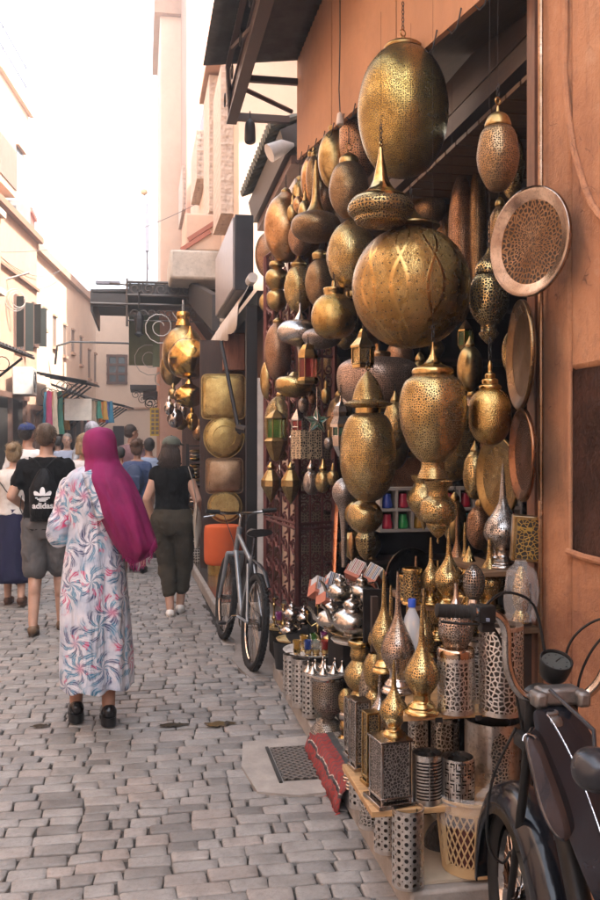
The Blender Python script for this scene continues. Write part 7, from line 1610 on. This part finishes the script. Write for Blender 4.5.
for k in range(44):
    v=k/43; px=155-(155-118)*v; 
    if v<.35: px,py=155.5-6*(v/.35),540+13*(v/.35)
    else: u_=(v-.35)/.65; px,py=149.5-27*u_,553+ (9 if u_<.6 else 9-12*(u_-.6)/.4)*min(1,u_/.3)
    q=P(px,py,d0-.17); m.tube([q+Vector((0,.02,.01)),q+Vector((rf.uniform(-.01,.01),0,-.02)),q+Vector((rf.uniform(-.014,.014),0,-.04-.015*rf.random()))],.0016,4)
obj('fringe',m,SCF,sc_)
BLS=mat('black_patent',(.012,.011,.012),.18,0,.1,30,.1)
for lg in (W.ll,W.rl):
    an=Vector(lg[1]); m=MB(); m.limb([an+Vector((0,-.03,-.03)),an+Vector((0,.07,-.045)),an+Vector((0,.155,-.07))],[.047,.048,.034],12); m.v=[Vector((q.x,q.y,max(q.z,an.z-.10))) for q in m.v]; so=W.wear('shoe',m,BLS,.006,3)
    m=MB(); m.prism([(an.x+.044*cos(2*pi*k/20)*(1 if sin(2*pi*k/20)<0 else 1.03),an.y-.005+.075*sin(2*pi*k/20)) for k in range(20)],(0,0,.05),(0,0,an.z-.082),(1,0,0),(0,1,0)); m.prism([(an.x+.043*cos(2*pi*k/20),an.y+.135+.06*sin(2*pi*k/20)) for k in range(20)],(0,0,.025),(0,0,an.z-.098),(1,0,0),(0,1,0)); obj('wedge_heel',W.T(m),mat('black_sole',(.015,.015,.016),.45),so)

# ---- man with black drawstring bag
pos=G(46,634); pos.z=0
Mn=Person('man in a black t-shirt and grey shorts carrying a black drawstring bag on his back',0,0,1.73,.0,'light',True,1.06,pos=pos,
   larm=[(-.27,-.05,1.15),(-.17,.14,1.03)],rarm=[(.25,.0,1.14),(.20,.16,1.0)],lleg=[(-.09,.02,.49),(-.095,-.10,.10)],rleg=[(.10,.12,.50),(.11,.16,.085)],headyaw=-.25)
Mn.shirt(cloth('black_cotton',(.006,.006,.0065),(.004,.004,.0045)),.86,.62,.02,fold=.03)
Mn.pants(cloth('grey_shorts_cloth',(.125,.118,.116),(.09,.086,.085)),.86,.018,name='shorts',fold=.03)
Mn.hair(HS); Mn.shoes(mat('brown_leather',(.13,.075,.04),.6),sole=mat('sole_brown',(.06,.04,.03),.7))
BAG=cloth('nylon_black',(.005,.005,.006),(.008,.008,.009),1.5,.45,.9)
m=MB(); rs_=[]
for i in range(14):
    v=i/13; z=1.38-.43*v; wd=.03+.085*min(1,v/.38)**.8 if v<.38 else .115-.01*(v-.38); dp=.03+.055*sin(pi*min(1,v*.9+.08)); 
    if v>.93: dp*=.7
    rs_.append([Vector((wd*(abs(cos(a_))**.75*(1 if cos(a_)>0 else -1)),-.165-dp*.4+dp*sin(a_)*(1+.1*sin(a_*5+v*9)*(1-v)),z)) for a_ in [2*pi*k/28 for k in range(28)]])
m.rings(rs_); bg=obj('drawstring_bag',Mn.T(m),BAG,Mn.t,sharp=80)
m=MB()
for s_ in(-1,1): m.tube([(s_*.015,-.17,1.385),(s_*.08,-.135,1.455),(s_*.13,-.05,1.47),(s_*.145,.06,1.42),(s_*.15,.10,1.3)],.0055,6); m.tube([(s_*.155,-.15,.97),(s_*.20,-.08,1.05),(s_*.2,.02,1.15)],.004,5)
obj('cord',Mn.T(m),BAG,bg)
# printed leaf mark and wordmark on the bag
WHT=mat('white_print',(.75,.75,.75),.6,0,.03,10,0)
ty=0
def bagpt(x,z):
    v=min(1,max(0,(1.38-z)/.43)); wd=.03+.085*min(1,v/.38)**.8 if v<.38 else .115-.01*(v-.38); dp=.03+.055*sin(pi*min(1,v*.9+.08)); return (x,-.165-dp*.4-dp*max(0,1-(abs(x)/wd)**2.67)**.5-.007,z)
m=MB()
def leafshape(cx,cz,L,Wd,ang):
    pts=[]; 
    for k in range(22):
        t_=k/22*2*pi; x=Wd*sin(t_); z=L*(-cos(t_))/1.0; x*= (1-.35*cos(t_)*-1 if False else 1)
        pts.append((cx+x*cos(ang)+z*sin(ang)*1.0, cz+z*cos(ang)-x*sin(ang)))
    return pts
for (ang,cx,cz,L,Wd) in ((0,0,1.185,.050,.022),(.72,.036,1.165,.046,.020),(-.72,-.036,1.165,.046,.020)):
    pts=leafshape(cx,cz,L,Wd,ang); N_=10
    # cut the lower third into stripes
    out=pts; m.add([bagpt(x,z) for x,z in out if z>1.158]+[bagpt(cx+.0,1.158)],[tuple(range(len([1 for x,z in out if z>1.158])))] if True else [])
for z in (1.147,1.135,1.123): w_=.055-(1.147-z)*1.2; m.add([bagpt(-w_,z-.004),bagpt(w_,z-.004),bagpt(w_+.003,z+.004),bagpt(-w_-.003,z+.004)],[(0,1,2,3)])
o=obj('leaf_mark',Mn.T(m),WHT,bg,flat=True); q=o.modifiers.new('t','SOLIDIFY'); q.thickness=.002
cu=bpy.data.curves.new('wordmark','FONT'); cu.body='adidas'; cu.size=.066; cu.align_x='CENTER'; cu.extrude=.0015; cu.offset=.0022; to=bpy.data.objects.new('tmp',cu); COL.objects.link(to)
bpy.context.view_layer.update(); me=bpy.data.meshes.new_from_object(to.evaluated_get(bpy.context.evaluated_depsgraph_get())); bpy.data.objects.remove(to)
m=MB(); m.add([Vector((lambda b_:(b_[0],b_[1]-v.co.z,b_[2]))(bagpt(v.co.x,v.co.y+1.062))) for v in me.vertices],[tuple(p.vertices) for p in me.polygons]); obj('printed_name',Mn.T(m),WHT,bg,flat=True)
# watch
el,wr=Vector(Mn.la[0]),Vector(Mn.la[1]); d_=(wr-el).normalized(); 

# ---- blonde woman far left
pos=G(14,606); pos.z=0
B_=Person('woman with fair bun, white top and long navy skirt at the left edge',0,0,1.57,-.1,'light',False,1.05,pos=pos,larm=[(-.22,-.03,1.14),(-.2,.12,1.0)],rarm=[(.24,-.03,1.14),(.17,.14,1.08)],lleg=[(-.09,.1,.5),(-.09,.10,.085)],rleg=[(.09,-.02,.5),(.1,-.12,.12)])
B_.shirt(cloth('cream_cotton',(.58,.54,.50),(.50,.46,.42)),.98,.5,.022); B_.skirt(cloth('navy_cotton',(.022,.022,.055),(.015,.015,.04)),.26,1.04,.22,.15,.05,9); B_.hair(HF,'bun'); B_.shoes(mat('sandal_brown',(.10,.05,.03),.6))
m=MB(); m.tube([(-.16,-.10,1.38),(-.06,-.14,1.25),(.06,-.14,1.1),(.15,-.1,1.0)],.008,6,sq=.5); obj('bag_strap',B_.T(m),BLK,B_.t)
# ---- blue cap man
pos=P(27,440,9.9); pos.z=0
C1=Person('man in a navy blue cap and white t-shirt walking behind the black shirted man',0,0,1.78,-.15,'tan',True,1.,pos=pos,headyaw=-.3)
C1.shirt(cloth('white_tee',(.60,.58,.56),(.5,.48,.46)),.9,.6,.018); C1.pants(cloth('dark_trousers',(.02,.02,.023))); C1.hair(HD); C1.cap(cloth('navy_cap',(.02,.035,.12),(.015,.025,.09))); C1.shoes(BLK)
# ---- woman in green cap
pos=G(172,617); pos.z=0
D1=Person('woman in an olive green cap, black sleeveless top and dark olive trousers',0,0,1.625,-.15,'light',False,1.1,pos=pos,larm=[(-.235,-.06,1.15),(-.19,.05,.93)],rarm=[(.25,-.05,1.14),(.24,.10,.96)],lleg=[(-.055,.06,.5),(-.015,-.02,.085)],rleg=[(.10,.13,.5),(.06,.16,.10)],headyaw=-.45)
D1.shirt(cloth('black_knit',(.006,.006,.006)),.97,.12,.018,so=.02); D1.pants(cloth('olive_linen',(.06,.051,.037),(.042,.036,.026)),2.62,.02,1.05,r=(.094,.068,.045),fold=.03); D1.hair(hairm('hair_brown',(.06,.033,.02)),'long'); D1.cap(cloth('green_cap',(.10,.11,.085),(.075,.085,.065))); D1.shoes(mat('white_sneaker',(.72,.69,.64),.5),sole=mat('white_sole',(.65,.62,.58),.5))
TOTE=cloth('cream_canvas',(.52,.46,.38),(.44,.39,.32)); m=MB(); rs_=[]
for i in range(10):
    v=i/9; z=1.12-.42*v; rs_.append([Vector((.245+.035*sin(v*pi*.9)*cos(a_)+.01*sin(a_*3+v*4),-.02+(.15-.02*v)*sin(a_),z-.02*v)) for a_ in [2*pi*k/24 for k in range(24)]])
m.rings(rs_); tb=obj('tote_bag',D1.T(m),TOTE,D1.t,sharp=80); m=MB(); m.tube([(.24,-.10,1.12),(.215,-.09,1.3),(.165,-.06,1.452),(.165,.03,1.45),(.215,.10,1.3),(.24,.1,1.12)],.016,6,sq=.3); obj('strap',D1.T(m),TOTE,tb)
# ---- others farther away
pos=P(131,440,13.2); pos.z=0
E1=Person('dark haired man in a mauve t-shirt seen above the blue backpack woman',0,0,1.82,-.6,'tan',True,1.,pos=pos,headyaw=-.4); E1.shirt(cloth('mauve_tee',(.24,.14,.15)),.9,.6,.018); E1.pants(cloth('dark_trousers',(.02,.02,.023))); E1.hair(HB); E1.shoes(BLK)
pos=P(137,440,10.9); pos.z=0
F1=Person('woman with a brown bun wearing a denim blue top and backpack',0,0,1.60,-.2,'tan',False,1.05,pos=pos,lleg=[(-.09,.1,.5),(-.09,.12,.085)],rleg=[(.09,-.02,.5),(.1,-.12,.1)]); F1.shirt(cloth('denim_blue',(.05,.075,.16),(.035,.05,.11)),.9,.6,.02); F1.skirt(cloth('purple_pattern',(.14,.05,.13),(.4,.3,.35),6),.30,1.0,.22,.16,.04,8); F1.hair(hairm('hair_auburn',(.10,.045,.02)),'bun'); F1.shoes(BLK)
m=MB(); m.ball((0,-.19,1.24),(.13,.075,.19),16,12); m.box((0,-.25,1.18),(.18,.05,.18)); F1.wear('backpack',m,cloth('navy_nylon',(.03,.05,.11),(.02,.035,.08),1,.5),.009,4)
pos=P(67,440,14.6); pos.z=0
G1=Person('grey haired man in a pale blue shirt walking towards the viewer',0,0,1.70,pi,'light',True,1.05,pos=pos,lleg=[(-.09,.12,.5),(-.09,.12,.085)],rleg=[(.09,0,.5),(.1,-.10,.10)]); G1.shirt(cloth('pale_blue_shirt',(.42,.45,.56),(.36,.40,.50)),.88,.8,.02); G1.pants(cloth('beige_trousers',(.25,.20,.15))); G1.hair(HG); G1.shoes(BLK)
pos=P(84,440,9.0); pos.z=0
H1=Person('person with pale hair in a white blouse partly hidden by the magenta headscarf',0,0,1.66,.1,'light',False,1.05,pos=pos); H1.shirt(cloth('white_blouse',(.60,.57,.55)),.9,.7,.022); H1.pants(cloth('light_trousers',(.45,.42,.38))); H1.hair(HF,'bob'); H1.shoes(BLK)
pos=P(92,440,11.5); pos.z=0
I1=Person('person in a soft grey beanie just behind the headscarf top',0,0,1.83,.0,'tan',True,1.,pos=pos); I1.shirt(cloth('grey_shirt',(.25,.25,.27)),.9,.8,.02); I1.pants(cloth('dark_trousers',(.02,.02,.023))); I1.hair(hairm('beanie_grey',(.16,.15,.18)),'short','beanie'); I1.shoes(BLK)
pos=P(149,440,12.2); pos.z=0
J1=Person('person in a pale blue shirt and white trousers beside the cap woman',0,0,1.62,.1,'tan',True,1.0,pos=pos); J1.shirt(cloth('sky_shirt',(.30,.36,.48)),.9,.7,.02); J1.pants(cloth('white_trousers',(.60,.56,.52))); J1.hair(HD); J1.shoes(BLK)
pos=P(120,440,12.6); pos.z=0
K1=Person('person in a crimson top and white shorts seen low between the walkers',0,0,1.5,.1,'tan',False,1.0,pos=pos); K1.shirt(cloth('crimson_top',(.3,.03,.05)),.9,.6,.02); K1.pants(cloth('white_trousers',(.60,.56,.52)),.9,.03); K1.hair(HD); K1.shoes(BLK)
pos=P(58,440,17); pos.z=0
L1=Person('distant person in dark clothes near the left scarf stall',0,0,1.66,.4,'tan',True,1.0,pos=pos); L1.shirt(cloth('dark_shirt',(.05,.05,.06)),.9,.8,.02); L1.pants(cloth('dark_trousers',(.02,.02,.023))); L1.hair(HD); L1.shoes(BLK)
# ------------------------------------------------------------------ goods of the far brass shop
GF='brass lamps hanging at the far shop'
GOLD=M('far_gold',(.66,.44,.14),'plain',1,.22); GOLDH=M('far_gold_hammered',(.60,.42,.16),'hammer',.8,.32)
def fl(l,cx,d,pc,hook): return lamp(l,cx,0,pc,GF,hook=hook,d=d,n=40,wire=False)
fl('large shiny gold globe hanging at the front of the far cluster',190,11.6,[('body',GOLD,[(8,339),(14,342),(20,350),(22,359),(20,368),(14,376),(6,379),(.1,380)]),('cap',GOLD,[(1,326),(2,331),(4,335),(7,338),(8,339)])],305)
fl('big gold globe with collar half behind the shiny one',183,12.3,[('body',bOLD,egg(21,326,378,.5)),('collar',GOLD,[(6,312),(7,316),(6,320),(8,326)])],304)
fl('third brass globe lower left in the far cluster',172,12.8,[('body',bOLD,egg(12,350,386,.5)),('collar',bOLD,[(4,344),(4,351)])],310)
fl('wide flattened gold lamp under the shiny globe',189,11.5,[('body',GOLD,[(4,384),(12,389),(15,395),(14,401),(8,406),(.1,408)]),('collar',GOLD,[(2,379),(4,384)])],378)
for i,(cx,w,t0,b0,mt,l) in enumerate(((169,5,401,415,sPL,'silver ball at the left bottom of the far cluster'),(175,8,408,428,sPL,'larger silver ball low in the far cluster'),(181,7,418,430,bOLD,'dull ball beneath the larger silver ball'),(192,6,412,431,GOLD,'slim gold drop lamp low in the far cluster'),(173,5,388,399,bOLD,'tiny gold ball left of the flattened lamp'),(199,7,424,441,cPL,'copper drop at the bottom right of the far cluster'),(183,4,402,417,CHR,'tiny white silver lantern in the far cluster'))):
    fl(l,cx,11.4+.2*i,[('body',mt,egg(w,t0,b0,.5)),('cap',mt,[(.6,t0-5),(2,t0-2),(2,t0+1)])],t0-12)
# gold leather poufs and cushions stacked on a wall frame
dc_=10.05
def cushion(l,px0,px1,y0,y1,rnd,mt,cat='pouf',par=None):
    a=P(px0,y1,dc_); b=P(px1,y0,dc_); c=(a+b)/2; hw=(b-a).x/2*1.12; hh=(b.z-a.z)/2*1.08; rs_=[]
    for i in range(9):
        v=-1+2*i/8; y=.10*v; k=(1-abs(v)**2.5*.2); ring=[]
        for j in range(40):
            th=2*pi*j/40; e=1 if rnd else .22; cx_=abs(cos(th))**e*(1 if cos(th)>0 else -1); sz=abs(sin(th))**e*(1 if sin(th)>0 else -1); ring.append(Vector((c.x+hw*k*cx_,c.y+y,c.z+hh*k*sz)))
        rs_.append(ring)
    m=MB(); m.rings(rs_); t=thing('gold_cushion',l,cat,Vector((c.x,c.y,a.z)),'embossed gold cushions stacked at the far shop'); obj('cushion_body',m,mt,t,sharp=50)
    m=MB(); ring=[Vector((c.x+hw*1.0*(abs(cos(th))**(1 if rnd else .22)*(1 if cos(th)>0 else -1)),c.y-.060,c.z+hh*1.0*(abs(sin(th))**(1 if rnd else .22)*(1 if sin(th)>0 else -1)))) for th in [2*pi*j/40 for j in range(40)]]; m.tube([c+(q-c)*.985 for q in ring],.006,5,closed=True)
    if rnd: m.ring((c.x,c.y-.101,c.z),hw*.55,.004,None,30,5); m.ring((c.x,c.y-.101,c.z),hw*.2,.004,None,20,5)
    obj('piping',m,mt,t)
EMB=M('embossed_gold',(.56,.42,.17),'engraved',.6,.62); EMC=M('embossed_copper',(.40,.27,.17),'engraved',.6,.62)
cushion('large square embossed gold cushion above the others',203,243,376,418,False,EMB); cushion('upper round embossed gold cushion',205,242,417,457,True,EMB)
cushion('square copper brown embossed cushion between the round ones',207,241,459,492,False,EMC); cushion('small round gold cushion just above the orange pouf',209,240,491,521,True,EMB)
c=P(223,575,9.85); c.z=.127; s=9.85/900; t=thing('orange_pouf','round orange velvet pouf on a gold drum base','pouf',c,None); zz=lambda y:(577-y)*s
b=NB('orange_velvet'); f=b.noise(b.co(),5,3); OV=b.fin(b.mix(f,(.48,.07,.012),(.62,.12,.025)),.85,0,b.bump(b.noise(b.co(),60,3),.2,.004))
obj('cushion',MB().lathe(smooth([(17*s,zz(566)),(18.5*s,zz(563)),(19*s,zz(555)),(19*s,zz(537)),(18.5*s,zz(530)),(16*s,zz(527.5)),(1e-4,zz(527))],3),c,40),OV,t); obj('base_drum',MB().lathe([(15.5*s,0),(15.5*s,zz(566)),(1e-4,zz(566))],c,40),GOLD,t)
# backing cupboard
a=P(200,570,10.35); tag(obj('cupboard',MB().b2((a.x+.0,a.y,.126),(1.27,a.y+.05,2.75)),wood('cupboard_wood',(.05,.025,.016),1,2)),'dark wooden cupboard side behind the stacked gold cushions','cupboard')
a=P(222,370,10.1); tag(obj('wooden_chest',MB().b2((a.x+.02,a.y,a.z),(a.x+.26,a.y+.2,a.z+.42)),wood('red_brown_wood',(.22,.09,.05),1,2),bevel=.01),'red brown wooden box above the square gold cushion','box')
# black display rack with bowls
d=11.2; x0=P(188,440,d).x; x1=P(204,440,d).x; y0=P(190,440,d).y; zt=P(190,444,d).z; t=thing('display_rack','narrow black metal rack of small brass bowls left of the gold cushions','rack',(x0,y0,.126)); m=MB()
for x in(x0,x1):
    for y in(y0,y0+.28): m.b2((x-.01,y-.01,.126),(x+.01,y+.01,zt))
lev=[.16,.5,.78,1.05,1.32,zt-.03]
for z in lev: m.b2((x0+.011,y0+.0,z),(x1-.011,y0+.28,z+.015))
obj('rack_frame',m,IRON,t)
k=0
for li,z in enumerate(lev[1:-1]):
    for j in range(5):
        q=Vector(((x0+x1)/2,y0+.1,z+.016+j*.047)); 
        if q.z>lev[li+2]-.05: break
        mt=[GOLD,sPL,bOLD][(li+j)%3] if li!=1 else sPL
        tag(obj('brass_bowl',MB().lathe(smooth([(.02,0),(.05,.008),(.075,.024),(.07,.040),(.045,.046),(.03,.046)],2),q,20),mt),'%s bowl, number %s up in the stack on the %s shelf of the black rack'%('silver' if mt is sPL else 'gold',['one','two','three','four','five'][j],['lowest','second','third','top'][li]),'bowl','metal bowls stacked in the black rack'); k+=1
for i in range(4):
    q=Vector((x1+.06+.02*i,y0-.5-.0*i,.127)); 
q=P(199,566,10.9); q.z=.127; tag(obj('lattice_stool',MB().lathe([(.10,0),(.10,.42),(.11,.43),(.11,.45),(1e-4,.45)],q,8),M('white_lattice',(.6,.57,.52),'net',.5,.4),flat=True),'pale lattice sided stool beside the foot of the black rack','stool')
for i,(px,py,w_,l) in enumerate(((185,556,9,'gold bowl lamp on the step edge at the far end of the shop'),(180,545,7,'gold pot farther along the step'),(187,530,7,'gold jar above the step bowls'))):
    d=12.6+.5*i; q=P(px,py,d); q.z=.127 if i<2 else .5; s=d/900; tag(obj('gold_pot',MB().lathe(smooth([(w_*.5*s,0),(w_*s,.08),(w_*s,.14),(w_*.6*s,.22),(w_*.4*s,.25)],3),q,24),GOLD),l,'pot','gold pots on the far step')
q=P(183,520,13.6); tag(obj('display_stand',MB().b2((q.x,q.y,.127),(q.x+.5,q.y+.4,.5)),wood('stand_wood',(.12,.07,.04))),'low dark wooden stand at the far end of the tiled step','stand')
# ------------------------------------------------------------------ street haze
hz=MB(); hz.b2((-30,-14,-1.2),(30,45,18)); hb_=bpy.data.materials.new('haze_air'); hb_.use_nodes=True; n_=hb_.node_tree; n_.nodes.clear(); o_=n_.nodes.new('ShaderNodeOutputMaterial'); v_=n_.nodes.new('ShaderNodeVolumePrincipled'); v_.inputs['Color'].default_value=(.95,.95,.95,1); v_.inputs['Density'].default_value=.0065; v_.inputs['Anisotropy'].default_value=.3; n_.links.new(v_.outputs[0],o_.inputs['Volume'])
ho=obj('haze',hz,hb_,flat=True,origin=(0,0,0)); ho['kind']='stuff'
SC.cycles.volume_bounces=0
